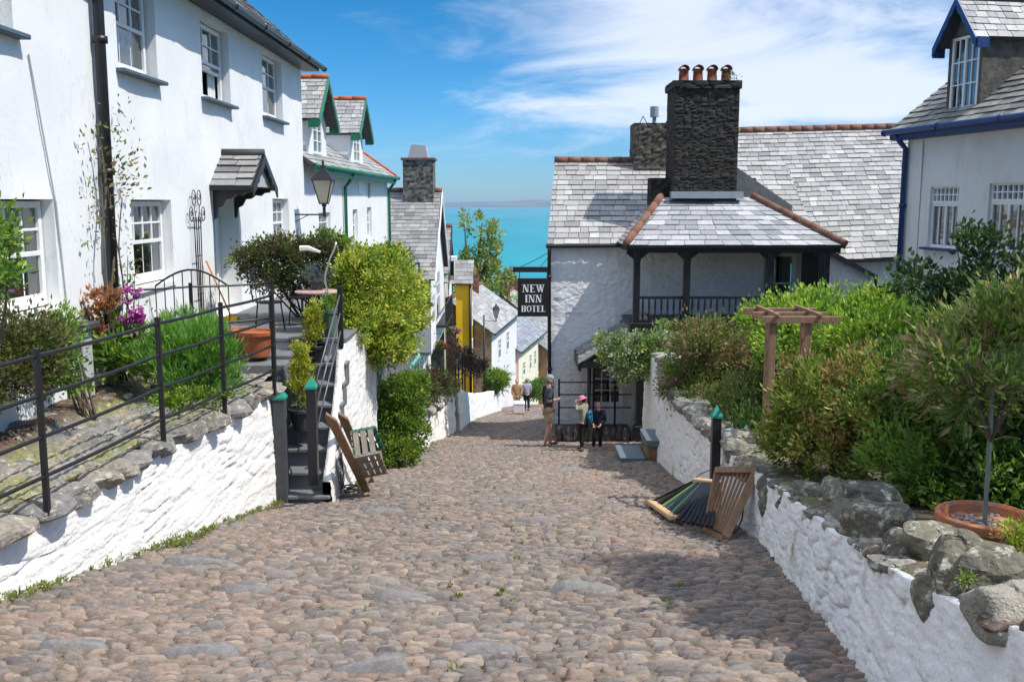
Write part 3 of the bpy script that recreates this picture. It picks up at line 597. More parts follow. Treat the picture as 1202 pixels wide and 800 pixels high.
# ---------------------------------------------------------------- lower wall on the left further down
lw2 = thing('garden_wall', 'low white street wall with rough stone top, left of the lane beyond the green bush', 'wall', (-2.0, 22, gz(22)))
ribbon_wall('wall_face', [(-2.2, 17.2, gz(17.2), -4.5), (-2.12, 20, gz(20), -4.85), (-2.06, 22.5, gz(22.5), -5.1), (-1.9, 25.5, gz(25.5), -5.45), (-1.72, 29, gz(29), -5.9)], M_rubblewhite, lw2, 1, res=.06, amp=.03, seed=22, thick=.35)
for i in range(14):
    yy = 17.6+i*.8; xx = np.interp(yy, [17.2, 20, 22.5, 25.5, 29], [-2.2, -2.12, -2.06, -1.9, -1.72]); zz = np.interp(yy, [17.2, 20, 22.5, 25.5, 29], [-4.5, -4.85, -5.1, -5.45, -5.9])
    mb = MB(); boulder_mb(mb, (xx-.2, yy, zz+.02), .3, .42, .16, .1, seed=120+i, col=(.24, .22, .19)); mb.build('coping_stone', M_stone, lw2)
b = MB(); b.box(-4.6, -2.3, 17.01, 22.5, -6.5, -5.0); b.box(-4.3, -2.1, 22.5, 29.5, -8, -5.6); struct(b.build('lower_garden', M_soil))
lw3 = thing('garden_wall', 'white street wall further down the lane under the railings and dark climber', 'wall', (-1.6, 34, gz(34)))
ribbon_wall('wall_face', [(-1.66, 29.6, gz(29.6), gz(29.6)+1.35), (-1.6, 34, gz(34), gz(34)+1.15), (-1.44, 38.9, gz(38.9), gz(38.9)+1.0), (-.95, 44, gz(44), gz(44)+1.0), (-.55, 48.4, gz(48.4), gz(48.4)+1.15)], M_rubblewhite, lw3, 1, res=.1, amp=.03, seed=27, thick=.35)
# ---------------------------------------------------------------- right-hand street wall with boulder coping
RW = [(1.55, 0, -1.0), (1.70, 2, -1.25), (1.77, 3, -1.47), (1.88, 4, -1.74), (1.97, 4.84, -1.93), (2.10, 5.7, -2.12), (2.28, 7.3, -2.40), (2.52, 9.3, -2.76), (2.66, 12.6, -3.18), (2.77, 15.7, -3.45), (2.9, 18.8, -3.44)]
rw = thing('street_wall', 'white painted rubble wall topped with loose boulders along the right of the lane', 'wall', (2.4, 9, gz(9)))
ribbon_wall('wall_face', [(x, y, gz(y), z) for x, y, z in RW], M_rubbleworn, rw, -1, res=.028, amp=.019, cell=(.34, .17), seed=41, thick=.45, batter=.12)
def rwx(y): return np.interp(y, [p[1] for p in RW], [p[0] for p in RW])
def rwz(y): return np.interp(y, [p[1] for p in RW], [p[2] for p in RW])
def cope(px, py, X, sx, sy, sz, rz=0, seed=0, col=(.24, .23, .20), flat=.6, res=20):
    p = PX(px, py, X); sx *= 1.2; sy *= 1.2; sz *= 1.22; mb = MB(); boulder_mb(mb, p, sx, sy, sz, rz, seed=seed, col=col, flat=flat, res=res); mb.build('coping_stone', M_stone, rw, smooth=False)
# measured boulders (centre pixel, X of the coping)
for i, a in enumerate([(1128, 668, 2.12, .19, .24, .20, .3), (1100, 640, 2.35, .2, .2, .12, .8), (1160, 668, 2.2, .17, .14, .13, .2), (1058, 672, 2.14, .1, .12, .12, .5), (1098, 700, 2.0, .07, .12, .12, .2),
    (1040, 615, 2.42, .2, .28, .17, .3), (1072, 640, 2.32, .15, .16, .10, .9), (1015, 582, 2.62, .20, .24, .14, .4), (985, 580, 2.6, .13, .22, .16, .1), (1000, 602, 2.45, .12, .2, .12, .6), (962, 580, 2.62, .18, .22, .12, 1.2),
    (885, 548, 2.72, .20, .34, .16, .2), (868, 530, 2.76, .18, .4, .15, .1), (895, 560, 2.72, .2, .25, .17, .5), (908, 572, 2.66, .16, .2, .16, .9), (932, 585, 2.6, .15, .2, .12, .4), (902, 590, 2.58, .12, .13, .14, 1.)]):
    cope(*a[:6], a[6], seed=200+i, col=random.choice([(.15, .138, .10), (.125, .118, .095), (.18, .165, .125)]))
mb = MB(); p = PX(1190, 716, 2.0); n = 26
vs = []
for r_, z_ in ((0, .085), (.10, .09), (.17, .085), (.215, .06), (.225, .0), (.215, -.07), (.17, -.10)):
    vs.append((r_, z_))
ax = Matrix.Rotation(R(-14), 3, 'Y') @ Matrix.Rotation(R(8), 3, 'X'); boulder_mb(mb, p, .27, .27, .15, .3, seed=977, tilt=-.12, col=(.32, .295, .24), flat=.62, res=44)
o = mb.build('coping_stone', mat('pitted_stone', rough=.95, var=.3, vs=30, bump=1, bs=70, attr=True), rw, smooth=True); o['label'] = 'round pitted pale stone slab lying on the wall'
for i in range(95):      # small rubble, soil and moss bedding between the boulders
    yy = random.uniform(2.8, 11.5); xx = float(rwx(yy))+.04+random.random()*.36; mb = MB(); s_ = random.uniform(.03, .085); boulder_mb(mb, (xx, yy, float(rwz(yy))+.01), s_*1.4, s_*1.2, s_*.8, random.random()*3, seed=700+i, col=random.choice([(.25, .235, .20), (.20, .19, .17), (.28, .26, .22), (.16, .12, .09)]), res=10)
    mb.build('coping_stone', M_stone, rw)
yb = np.arange(1.5, 12.5, .06); tb_ = np.linspace(0, 1, 9); Yb, Tb = np.meshgrid(yb, tb_); ed = .03+.10*fbm(Yb*2.5, Yb*0, 66, 3); Xb = rwx(Yb)+ed+Tb*(.6-ed)-.02; Zb = rwz(Yb)+.005+.05*np.sin(np.clip(Tb*2, 0, 1)*1.57)*(.4+fbm(Xb*9, Yb*9, 67, 3))-.02*(Tb == 0)
nb = len(yb); ib, jb = np.meshgrid(np.arange(nb-1), np.arange(8)); ob_ = (jb*nb+ib).ravel(); bc = np.where((fbm(Xb*6, Yb*6, 68) > .5)[..., None], np.array((.13, .13, .045)), np.array((.13, .10, .075))).reshape(-1, 3)
np_mesh('bedding', np.stack([Xb, Yb, Zb], -1).reshape(-1, 3), np.stack([ob_, ob_+nb, ob_+nb+1, ob_+1], -1), M_stone, rw, col=bc)
y = 11.2; k = 0
while y < 18.4:
    w = random.uniform(.28, .5); x = float(rwx(y)); 
    for q in range(2):
        mb = MB(); boulder_mb(mb, (x+.12+.28*q, y+w/2+.1*q, float(rwz(y))+.06+.05*random.random()), .2, w*.62, .12+.06*random.random(), random.uniform(-.4, .4), seed=300+k, col=random.choice([(.25, .235, .20), (.20, .195, .185), (.28, .26, .22)]), res=14); mb.build('coping_stone', M_stone, rw); k += 1
    y += w*.95
for yy in (18.2, 18.5):
    for q in range(5):
        mb = MB(); boulder_mb(mb, (2.98, yy+.03*q, -3.42+.11*q), .2, .3, .075, .2*q, seed=400+q+int(yy*10), col=(.30, .29, .26)); mb.build('coping_stone', M_stone, rw)
for i in range(8):     # unseen near stretch of the coping
    yy = .6+i*.42; mb = MB(); boulder_mb(mb, (float(rwx(yy))+.2, yy, float(rwz(yy))+.05), .2, .25, .14, i, seed=440+i); 
    if yy < 3.3: mb.build('coping_stone', M_stone, rw)
# white pier at the end of the wall
pr = thing('wall_pier', 'white painted pier ending the right hand street wall beside the inn', 'wall', (3.1, 21, gz(21)))
ribbon_wall('wall_face', [(2.93, 18.9, gz(18.9), -3.05), (3.02, 20.2, gz(20.2), -3.32), (3.12, 22.6, gz(22.6), -3.66)], M_rubblewhite, pr, -1, res=.06, amp=.015, seed=61, thick=.35, batter=.02)
rubble_box('pier_end', 2.98, 3.4, 18.65, 18.95, gz(18.7)-.1, -3.05, M_darkstone, pr, cols=((.30, .29, .26), (.5, .5, .48), (.2, .19, .17)))
# right garden ground
def rgarden():
    xs = np.linspace(0, 1, 40); ys = np.linspace(0, 23, 90); T, Y = np.meshgrid(xs, ys); X = rwx(Y)+.3+T*(11-rwx(Y)); Z = rwz(np.minimum(Y, 18.8))+.02+.05*(fbm(X*3, Y*3, 9)-.5)+T*.25
    Z = np.where(T < .001, Z-.3, Z); nx = 40; i, j = np.meshgrid(np.arange(nx-1), np.arange(len(ys)-1)); o = (j*nx+i).ravel()
    struct(np_mesh('garden_bed', np.stack([X, Y, Z], -1).reshape(-1, 3), np.stack([o, o+1, o+1+nx, o+nx], -1), M_soil))
rgarden()
# ================================================================ LEFT ROW OF COTTAGES
def block(mb, F, u0, u1, d0, d1, z0, z1): F.box(mb, u0, u1, z0, z1, d0, d1)
def gutter(parent, F, u0, u1, z, d, m, r=.06, name='gutter'):
    mb = MB(); mb.tube([F.p(u0, z, d), F.p((u0+u1)/2, z-.01, d), F.p(u1, z, d)], r, 10); n = max(1, int((u1-u0)/1.8))
    for i in range(n+1): u = u0+(u1-u0)*i/n; mb.tube([F.p(u-.03, z, d), F.p(u+.03, z, d)], r*1.22, 10)
    return mb.build(name, m, parent, smooth=True)
def pipe(parent, pts, r, m, collars=(), name='downpipe'):
    mb = MB(); mb.tube(pts, r, 10)
    for c in collars: c = Vector(c); mb.tube([c-Vector((0, 0, .04)), c+Vector((0, 0, .04))], r*1.35, 10)
    return mb.build(name, m, parent, smooth=True)
# ---------------- cottage 1
F1 = Frame((-5, 0, 0), (0, 1, 0))
h1 = thing('cottage', 'large white limewashed cottage with sash windows and slate door canopy, nearest on the left', 'house', (-5, 12, -2.4))
ops1 = [(8.75, 10.0, 1.65, 2.92), (12.6, 13.98, 1.65, 2.92), (15.98, 17.55, 1.65, 2.92), (19.8, 21.5, 1.68, 2.98), (9.05, 10.6, -1.15, .02), (12.75, 14.25, -1.15, .02), (20.3, 21.75, -1.0, .05), (5.0, 6.4, 1.65, 2.92), (5.0, 6.5, -1.15, .02), (16.2, 17.75, -2.0, .18, .42)]
facade('wall', F1, 1.5, 23.45, -3.4, 3.3, M_render, h1, ops1, res=.22, amp=.03, seed=3, recess=.2)
mb = MB(); mb.box(-9.4, -5.02, 23.2, 23.45, -6, 3.3); mb.box(-9.4, -5.02, 1.5, 1.7, -4, 3.3); mb.box(-9.6, -9.4, 1.5, 23.45, -6, 3.3)
mb.prism([(-5.02, 23.44, 3.3), (-9.4, 23.44, 3.3), (-7.3, 23.44, 5.3)], (0, -.24, 0)); mb.prism([(-5.02, 1.5, 3.3), (-9.4, 1.5, 3.3), (-7.3, 1.5, 5.3)], (0, .2, 0)); mb.build('end_wall', M_render, h1)
slate_roof('roof', (-4.62, 1.2, 3.22), (-4.62, 23.75, 3.22), (-7.3, 23.75, 5.55), (-7.3, 1.2, 5.55), M_slate, h1, rowh=.22, w=.32, pal=SL_GREY, seed=5)
slate_roof('roof', (-9.9, 23.75, 3.22), (-9.9, 1.2, 3.22), (-7.3, 1.2, 5.55), (-7.3, 23.75, 5.55), M_slate, h1, rowh=.4, w=.6, pal=SL_GREY, seed=6)
mb = MB(); F1.box(mb, 1.3, 23.7, 3.06, 3.12, .0, .36); F1.box(mb, 1.3, 23.7, 3.06, 3.2, .361, .385); mb.build('soffit', M_black, h1)
gutter(h1, F1, 1.2, 23.95, 3.16, .46, M_black)
crt = {1: [(0, .22), (.8, 1)], 0: [(0, .25), (.78, 1)], 4: [(0, 1)], 5: [(0, .3), (.75, 1)], 6: [(0, 1)], 2: [(0, .3), (.7, 1)], 3: [(0, 1)]}
for i, o in enumerate(ops1[:9]):
    window(h1, F1, o[0]+.02, o[1]-.02 if i not in (1, 2, 3) else o[1]-.06, o[2]+.02, o[3]-.02, d=-.13, cols=3 if i not in (4, 5) else 4, rows=4, curtain=crt.get(i), openfrac=.75 if i == 2 else 0, sill=(i < 4))
for i in (4, 5, 6):
    o = ops1[i]; mb = MB(); F1.box(mb, o[0]-.02, o[1]+.02, o[2]-.07, o[2]-.004, -.18, .04); mb.build('sill', M_white, h1)
# door
dr = MB(); F1.box(dr, 16.3, 17.3, -2.0, .02, -.4, -.34)
for k in range(5): F1.box(dr, 16.32+.195*k, 16.32+.195*k+.185, -1.97, 0, -.34, -.325)
d_ = dr.build('door', M_white, h1)
mb = MB(); F1.box(mb, 16.21, 16.3, -2, .17, -.41, -.3); F1.box(mb, 17.3, 17.4, -2, .17, -.41, -.3); F1.box(mb, 16.3, 17.3, .02, .17, -.41, -.3); F1.box(mb, 17.4, 17.74, -2, .17, -.41, -.36); mb.build('frame', M_white, d_)
mb = MB(); mb.tube([F1.p(16.55, -.55, -.31), F1.p(16.62, -.52, -.27), F1.p(16.66, -.62, -.26), F1.p(16.62, -.74, -.27), F1.p(16.55, -.72, -.31)], .014, 6); mb.tube([F1.p(16.55, -.85, -.32), F1.p(16.55, -.42, -.32)], .012, 6); F1.box(mb, 16.5, 16.56, -1.25, -1.12, -.325, -.31); mb.build('knocker', M_black, d_)
# canopy: ridge perpendicular to the wall
cn = thing('door_canopy', 'small gabled slate canopy on black scalloped brackets above the cottage door', 'canopy', (-5, 16.95, .1)); cn.parent = None
y0, y1, ym, zr, ze = 16.05, 17.7, 16.88, .80, .24
slate_roof('roof', (-5.0, y0, ze), (-4.3, y0, ze), (-4.3, ym, zr), (-5.0, ym, zr), M_slate, cn, rowh=.2, w=.42, pal=SL_GREY, seed=8, thick=.025)
slate_roof('roof', (-4.3, y1, ze), (-5.0, y1, ze), (-5.0, ym, zr), (-4.3, ym, zr), M_slate, cn, rowh=.2, w=.42, pal=SL_GREY, seed=9, thick=.025)
ridge(cn, [(-5.0, ym, zr+.02), (-4.26, ym, zr+.02)], .07, M_darkgrey, step=.46)
for sgn, ye in ((-1, y0), (1, y1)):
    mb = MB(); pts = [(-4.10, ym, zr-.02), (-4.10, ye, ze-.02)]
    n = 9; poly = [Vector((-4.28, ym+(ye-ym)*t/n, zr-.01+(ze-zr)*t/n)) for t in range(n+1)]+[Vector((-4.28, ym+(ye-ym)*t/n, zr-.14+(ze-zr)*t/n-(.04 if t % 2 else 0))) for t in range(n, -1, -1)]
    mb.prism(poly, (.03, 0, 0)); mb.build('bargeboard', M_black, cn)
for ye in (y0+.22, y1-.22):
    mb = MB(); prof = [(-4.99, .22), (-4.34, .22), (-4.34, .15), (-4.44, .14), (-4.50, .09), (-4.6, .10), (-4.68, .04), (-4.78, .03), (-4.84, -.08), (-4.92, -.12), (-4.94, -.28), (-4.99, -.30)]
    mb.prism([(x, ye-.03, z) for x, z in prof], (0, .06, 0)); mb.build('bracket', M_black, cn)
mb = MB(); mb.prism([(-4.36, y0+.15, ze), (-4.36, y1-.15, ze), (-4.36, ym, zr-.08)], (.02, 0, 0)); mb.build('gable_board', M_greywall, cn)
pipe(h1, [(-4.93, 11.85, 3.1), (-4.9, 11.85, 2.9), (-4.9, 11.8, -2.4)], .065, M_black, [(-4.9, 11.85, 1.9), (-4.9, 11.83, .35), (-4.9, 11.8, -1.3)])
mb = MB(); mb.beam((-4.985, 10.25, 1.5), (-4.985, 10.62, 0), .01, .02); mb.beam((-4.985, 10.62, 0), (-4.985, 10.72, -1.2), .02, .02); mb.build('cable', M_greywall, h1)
# ---------------- cottage 2 with green trim
dv = Vector((.42, 12.6, 0)).normalized(); F2 = Frame((-5.03, 23.45, 0), dv)
h2 = thing('cottage', 'white cottage with bright green bargeboards, green downpipes and two gabled dormers', 'house', (-5, 29, gz(29)+1.5))
wn2 = [(1.55, 2.9, -1.25, -.3), (6.0, 6.75, -1.25, -.25), (8.4, 9.2, -1.25, -.2), (8.6, 9.1, .1, .6)]
facade('wall', F2, 0, 12.6, -6.5, .95, M_render, h2, wn2, res=.4, amp=.02, seed=8, recess=.14)
mb = MB(); F2.box(mb, 12.4, 12.6, -8, .95, -7, -.02); mb.prism([F2.p(12.6, .95, -.02), F2.p(12.6, .95, -7), F2.p(12.6, 3.5, -3.5)], -dv*.2); F2.box(mb, 0, 12.6, -8, .95, -7.2, -7); mb.build('end_wall', M_render, h2)
for o in wn2[:3]: window(h2, F2, *o[:4], d=-.08, cols=2, rows=4, sill=False, curtain=[(0, 1)], fr=.08)
P = F2.p; slate_roof('roof', P(-.05, .88, .3), P(12.8, .88, .3), P(12.8, 3.55, -3.5), P(-.05, 3.55, -3.5), M_slate, h2, rowh=.22, w=.3, pal=SL_LIGHT, seed=11)
slate_roof('roof', P(12.8, .88, -7.3), P(0, .88, -7.3), P(0, 3.55, -3.5), P(12.8, 3.55, -3.5), M_slate, h2, rowh=.4, w=.6, seed=12)
ridge(h2, [P(0, 3.58, -3.5), P(12.8, 3.58, -3.5)], .1, M_ridgered); ridge(h2, [P(12.82, .92, .3), P(12.82, 3.6, -3.5)], .06, M_ridgered, name='verge_tiles')
gutter(h2, F2, 0, 12.95, .84, .36, M_green, .06)
mb = MB(); F2.box(mb, 0, 12.8, .70, .86, .27, .3); n = 60
for i in range(n): u = .1+i*12.6/n; mb.prism([F2.p(u, .7, .3), F2.p(u+.2, .7, .3), F2.p(u+.1, .6, .3)], tuple(F2.n*.015))
mb.build('fascia', M_green, h2)
pipe(h2, [P(4.6, .8, .36), P(4.6, .55, .2), P(4.6, .4, .08), P(4.6, -3.5, .08)], .05, M_green); pipe(h2, [P(12.45, .8, .36), P(12.45, .55, .2), P(12.45, .4, .08), P(12.45, -3.5, .08)], .05, M_green)
def dormer(parent, F, uc, hw, zb, ze, zr, dface, dback, m_trim, m_cheek, pal, seed, rid, winw=.55, over=.3, cols=2, rows=3):
    dm = MB(); F.box(dm, uc-hw, uc-hw+.08, zb, ze, dback, dface); d = dm.build('dormer', m_cheek, parent)
    dm = MB(); F.box(dm, uc+hw-.08, uc+hw, zb, ze, dback, dface); dm.build('cheek', m_cheek, d)
    mb = MB(); 
    if winw < hw-.1: F.box(mb, uc-hw+.08, uc-winw, zb, ze, dface-.1, dface-.01); F.box(mb, uc+winw, uc+hw-.08, zb, ze, dface-.1, dface-.01)
    mb.prism([F.p(uc-hw, ze, dface-.01), F.p(uc+hw, ze, dface-.01), F.p(uc, zr-.1, dface-.01)], tuple(-F.n*.08)); mb.build('gable', m_cheek, d)
    window(d, F, uc-winw, uc+winw, zb+.15, ze-.02, d=dface, cols=cols, rows=rows, sash=False, casement=True, sill=False, curtain=[(0, 1)] if seed % 2 else None, fr=.06)
    k = (zr-ze)/hw; x = hw+.12; z0 = zr-k*x
    slate_roof('roof', F.p(uc-x, z0, dback), F.p(uc-x, z0, dface+over), F.p(uc, zr, dface+over), F.p(uc, zr, dback), M_slate, d, rowh=.17, w=.26, pal=pal, seed=seed)
    slate_roof('roof', F.p(uc+x, z0, dface+over), F.p(uc+x, z0, dback), F.p(uc, zr, dback), F.p(uc, zr, dface+over), M_slate, d, rowh=.17, w=.26, pal=pal, seed=seed+1)
    ridge(d, [F.p(uc, zr+.02, dface+over+.02), F.p(uc, zr+.02, dback)], .07, rid)
    for s in (-1, 1):
        mb = MB(); n = 8; A = F.p(uc, zr+.03, dface+over+.01); B = F.p(uc+s*(x+.05), z0-.02, dface+over+.01); poly = [A.lerp(B, t/n) for t in range(n+1)]+[A.lerp(B, t/n)-Vector((0, 0, .17+(.05 if t % 2 else 0))) for t in range(n, -1, -1)]
        mb.prism(poly, tuple(F.n*.035)); mb.beam(B-Vector((0, 0, .1)), B-Vector((0, 0, .1))-F.n*.25, .07, .2); mb.build('bargeboard', m_trim, d)
    return d
dormer(h2, F2, 2.1, 1.0, 1.05, 2.15, 3.15, -.1, -3.2, M_green, M_render, SL_LIGHT, 21, M_ridgered, winw=.5)
dormer(h2, F2, 7.4, 1.0, 1.05, 2.15, 3.15, -.1, -3.2, M_green, M_render, SL_LIGHT, 23, M_ridgered, winw=.5)
mb = MB(); F2.box(mb, 6.9, 7.9, .2, 1.0, -.1, .03); mb.build('dormer_apron', M_white, h2)
# ---------------- cottage 3: roof slope towards the camera, jettied gable to the street, stone stack
h3 = thing('cottage', 'white jettied gable cottage with steep grey slate roof and stone chimney stack', 'house', (-4, 43, gz(43)))
F3 = Frame((-3.4, 40, 0), (0, 1, 0)); rk = lambda u: -3.0+3.35*(1-abs(u-4)/4.0)
facade('wall', F3, 0, 8, -6.3, .6, M_render, h3, [(.9, 2.6, -5.4, -4.0), (3.3, 5.6, -5.5, -3.2), (3.5, 4.4, -2.3, -1.4)], top=rk, res=.35, amp=.02, seed=14, recess=.08)
for o in [(.9, 2.6, -5.4, -4.0), (3.3, 5.6, -5.5, -3.2), (3.5, 4.4, -2.3, -1.4)]: window(h3, F3, *o, d=-.02, cols=3, rows=4, sill=False, curtain=[(0, 1)])
mb = MB(); mb.box(-9, -3.42, 40, 40.2, -6.3, -3.0); mb.box(-9, -3.42, 40.2, 48, -6.45, -6.3); mb.build('side_wall', M_greywall, h3)
F3b = Frame((-4.1, 40.3, 0), (0, 1, 0)); ob = [(.3, 1.5, -9.4, -7.0), (2.3, 3.6, -8.3, -7.0), (4.6, 6, -8.3, -7.0)]
facade('wall', F3b, 0, 7.7, -10.2, -6.4, M_render, h3, ob, res=.5, amp=.02, seed=15, recess=.15)
for o in ob[1:]: window(h3, F3b, *o, d=-.1, cols=3, rows=4, sill=False)
mb = MB(); F3b.box(mb, .3, 1.5, -9.4, -7, -.3, -.2); mb.build('door', M_black, h3); mb = MB(); mb.box(-8, -4.12, 40.3, 40.5, -10, -6.4); mb.build('side_wall', M_render, h3)
slate_roof('roof', (-9, 39.75, -3.2), (-3.2, 39.75, -3.2), (-3.2, 44, .45), (-9, 44, .45), M_slate, h3, rowh=.24, w=.38, pal=SL_GREY, seed=31, thick=.02)
slate_roof('roof', (-3.2, 48.25, -3.2), (-9, 48.25, -3.2), (-9, 44, .45), (-3.2, 44, .45), M_slate, h3, rowh=.5, w=.6, pal=SL_GREY, seed=32)
ridge(h3, [(-9, 44, .47), (-3.15, 44, .47)], .13, M_ridge)
for s in (-4.3, 4.3):
    mb = MB(); A = Vector((-3.17, 44, .45)); B = Vector((-3.17, 44+s, -3.25)); mb.prism([A, B, B-Vector((0, 0, .3)), A-Vector((0, 0, .3))], (.04, 0, 0)); mb.build('bargeboard', M_white, h3)
chm = rubble_box('chimney', -4.85, -3.5, 43.4, 44.6, -.4, 1.85, M_darkstone, h3, res=.1, cols=((.10, .095, .085), (.24, .22, .19), (.06, .055, .05)), seed=70)
mb = MB(); mb.box(-4.93, -3.42, 43.32, 44.68, 1.8, 1.9); mb.build('cap', M_ridge, chm)
mb = MB(); mb.prism([(-4.65, 43.7, 1.9), (-3.75, 43.7, 1.9), (-3.85, 43.7, 2.45), (-4.5, 43.7, 2.5)], (0, .6, 0)); mb.build('cowl', M_greywall, chm)
bal = thing('balcony', 'black iron balcony railing along white upper wall above hanging flower baskets', 'balcony', (-3.1, 46, -5.6))
mb = MB(); mb.box(-3.4, -2.95, 42.8, 48.0, -5.62, -5.5); mb.build('deck', M_black, bal)
mb = MB(); mb.box(-3.0, -2.95, 42.8, 48.0, -4.62, -4.56)
for i in range(37): mb.box(-2.985, -2.965, 42.85+i*.14, 42.875+i*.14, -5.5, -4.62)
mb.build('railing', M_black, bal)
h4 = thing('cottage', 'narrow white cottage with slate roof and small white dormer behind the black balcony', 'house', (-4, 50, gz(50)))
F4 = Frame((-3.4, 48.05, 0), (0, 1, 0)); o4 = [(.6, 1.8, -8, -6.6), (3, 4.2, -8, -6.6), (1, 2.2, -5.3, -4.1)]
facade('wall', F4, 0, 6, -11.5, -3.9, M_render, h4, o4, res=.5, amp=.02, seed=16, recess=.12)
for o in o4: window(h4, F4, *o, d=-.07, cols=2, rows=4, sill=False)
slate_roof('roof', (-9, 47.9, -4.0), (-3.2, 47.9, -4.0), (-3.2, 51, -1.3), (-9, 51, -1.3), M_slate, h4, rowh=.26, w=.4, pal=SL_GREY, seed=34)
slate_roof('roof', (-3.2, 54.2, -4.0), (-9, 54.2, -4.0), (-9, 51, -1.3), (-3.2, 51, -1.3), M_slate, h4, rowh=.5, w=.6, pal=SL_GREY, seed=35)
ridge(h4, [(-9, 51, -1.28), (-3.15, 51, -1.28)], .13, M_ridge)
mb = MB(); mb.prism([(-3.4, 48.05, -4.0), (-3.4, 54.05, -4.0), (-3.4, 51, -1.4)], (-.2, 0, 0)); mb.build('gable', M_render, h4)
mb = MB(); A = Vector((-3.17, 51, -1.3)); B = Vector((-3.17, 47.85, -4.05)); mb.prism([A, B, B-Vector((0, 0, .3)), A-Vector((0, 0, .3))], (.04, 0, 0)); mb.build('bargeboard', M_black, h4)
dm = MB(); dm.box(-3.6, -2.95, 50.6, 51.8, -4.3, -2.9); dq = dm.build('dormer', M_white, h4); mb = MB(); mb.box(-2.945, -2.94, 50.8, 51.6, -4.1, -3.1); mb.box(-3.5, -3.05, 50.59, 50.595, -4.1, -3.1); mb.build('pane', M_glass, dq)
hy = thing('cottage', 'narrow bright yellow painted cottage on the left of the lane', 'house', (-2.8, 49, gz(49)))
Fy = Frame((-2.05, 48.3, 0), (0, 1, 0)); mb = MB(); mb.box(-2.82, -2.05, 48.3, 49.5, -11.8, -4.05); mb.build('wall', M_yellow, hy)
for o in ((.3, .9, -8.3, -7), (.3, .9, -6.3, -5.2)): window(hy, Fy, *o, d=.04, cols=2, rows=2, sill=False)
slate_roof('roof', (-2.9, 48.1, -4.1), (-1.95, 48.1, -4.1), (-1.95, 49.6, -3.0), (-2.9, 49.6, -3.0), M_slate, hy, rowh=.28, w=.4, pal=SL_GREY, seed=36)
mb = MB(); mb.prism([(-2.05, 48.3, -4.05), (-2.05, 49.5, -4.05), (-2.05, 49.5, -3.15)], (-.75, 0, 0)); mb.build('gable', M_yellow, hy)
pipe(hy, [(-2.1, 48.22, -4.1), (-2.1, 48.22, -10.0)], .07, M_black)
# ---------------- the lane bends right: houses A, B, C seen from above
def lanehouse(label, near, dir_deg, L, ze, w, zr, mw, mgable, pal, seed, wins, base=None, chimney=None, rowh=.28):
    a = R(dir_deg); u = Vector((math.sin(a), math.cos(a), 0)); F = Frame((near[0], near[1], 0), u); base = base or gz(near[1])-2.5
    t = thing('cottage', label, 'house', (near[0], near[1], base)); 
    mb = MB(); F.box(mb, 0, L, base, ze, -2*w, 0); mb.build('wall', mw, t)
    mb = MB(); F.box(mb, -.04, -.001, base, ze, -2*w, -.0); mb.prism([F.p(-.04, ze, 0), F.p(-.04, ze, -2*w), F.p(-.04, zr-.12, -w)], tuple(u*.2)); mb.build('gable', mgable, t)
    s1 = (zr-ze)/w; slate_roof('roof', F.p(-.3, ze-.15*s1, .2), F.p(L+.3, ze-.15*s1, .2), F.p(L+.3, zr, -w), F.p(-.3, zr, -w), M_slatefar, t, rowh=rowh, w=.4, pal=pal, seed=seed)
    slate_roof('roof', F.p(L+.3, ze-.15*s1, -2*w-.2), F.p(-.3, ze-.15*s1, -2*w-.2), F.p(-.3, zr, -w), F.p(L+.3, zr, -w), M_slatefar, t, rowh=.4, w=.6, pal=pal, seed=seed)
    ridge(t, [F.p(-.3, zr+.02, -w), F.p(L+.3, zr+.02, -w)], .11, M_ridge)
    gutter(t, F, -.3, L+.3, ze-.1, .26, M_black, .05)
    for o in wins: window(t, F, *o, d=.045, cols=2, rows=4, sill=False)
    if chimney:
        for (u_, h_) in chimney:
            c = F.p(u_, 0, -w); q = rubble_box('chimney', c.x-.45, c.x+.45, c.y-.35, c.y+.35, zr-.5, zr+h_, M_darkstone, t, res=.15, cols=((.16, .07, .05), (.26, .12, .08), (.12, .09, .07)), seed=seed)
            for k in (-.2, .2): mb = MB(); mb.lathe([(.11, 0), (.13, .02), (.1, .1), (.09, .3), (.11, .34)], (c.x+k, c.y, zr+h_), 12); mb.build('chimney_pot', M_terra, q, smooth=True)
    return t, F
SLB = ((.24, .26, .28), (.20, .22, .24), (.27, .29, .31), (.22, .23, .25))
hA, FA = lanehouse('cottage with long pale slate roof and cool white street front, first where the lane bends', (-1.06, 49.6), 8.3, 9.3, -6.7, 2.3, -5.05, M_lilac, mat('brown_rubble', (.24, .19, .15), .95, .4, 2.5, .8, 9, col2=(.38, .34, .29), c2s=1.6, c2w=(.45, .6), bdist=.06), SL_LIGHT, 41, [(2, 2.9, -8.6, -7.4), (5, 5.9, -8.6, -7.4), (1.2, 2.0, -10.6, -9.4)], chimney=[(6.5, .8)])
hB, FB = lanehouse('cream walled cottage with blue grey slate roof in the bend of the lane', (.42, 58.5), 11.3, 9.1, -9.05, 2.35, -7.5, M_cream, M_pink, SLB, 42, [(1.2, 2.0, -11, -10), (3.6, 4.3, -11, -9.9), (5.3, 6, -11, -9.9), (7.2, 7.9, -11, -9.9)])
hC, FC = lanehouse('small cottage with dark slate roof half hidden behind the hotel corner', (2.45, 65.5), 13, 9, -10.1, 2.6, -8.2, M_cream, M_wood, SL_GREY, 43, [(1.2, 2.0, -12, -11)])
hD, FD = lanehouse('distant cottage with small brick chimney and red ridge seen between roofs', (1.4, 84), 8, 8, -9.9, 2.2, -8.2, M_lilac, M_pink, SL_LIGHT, 44, [], chimney=[(1, .8), (7, .9)])
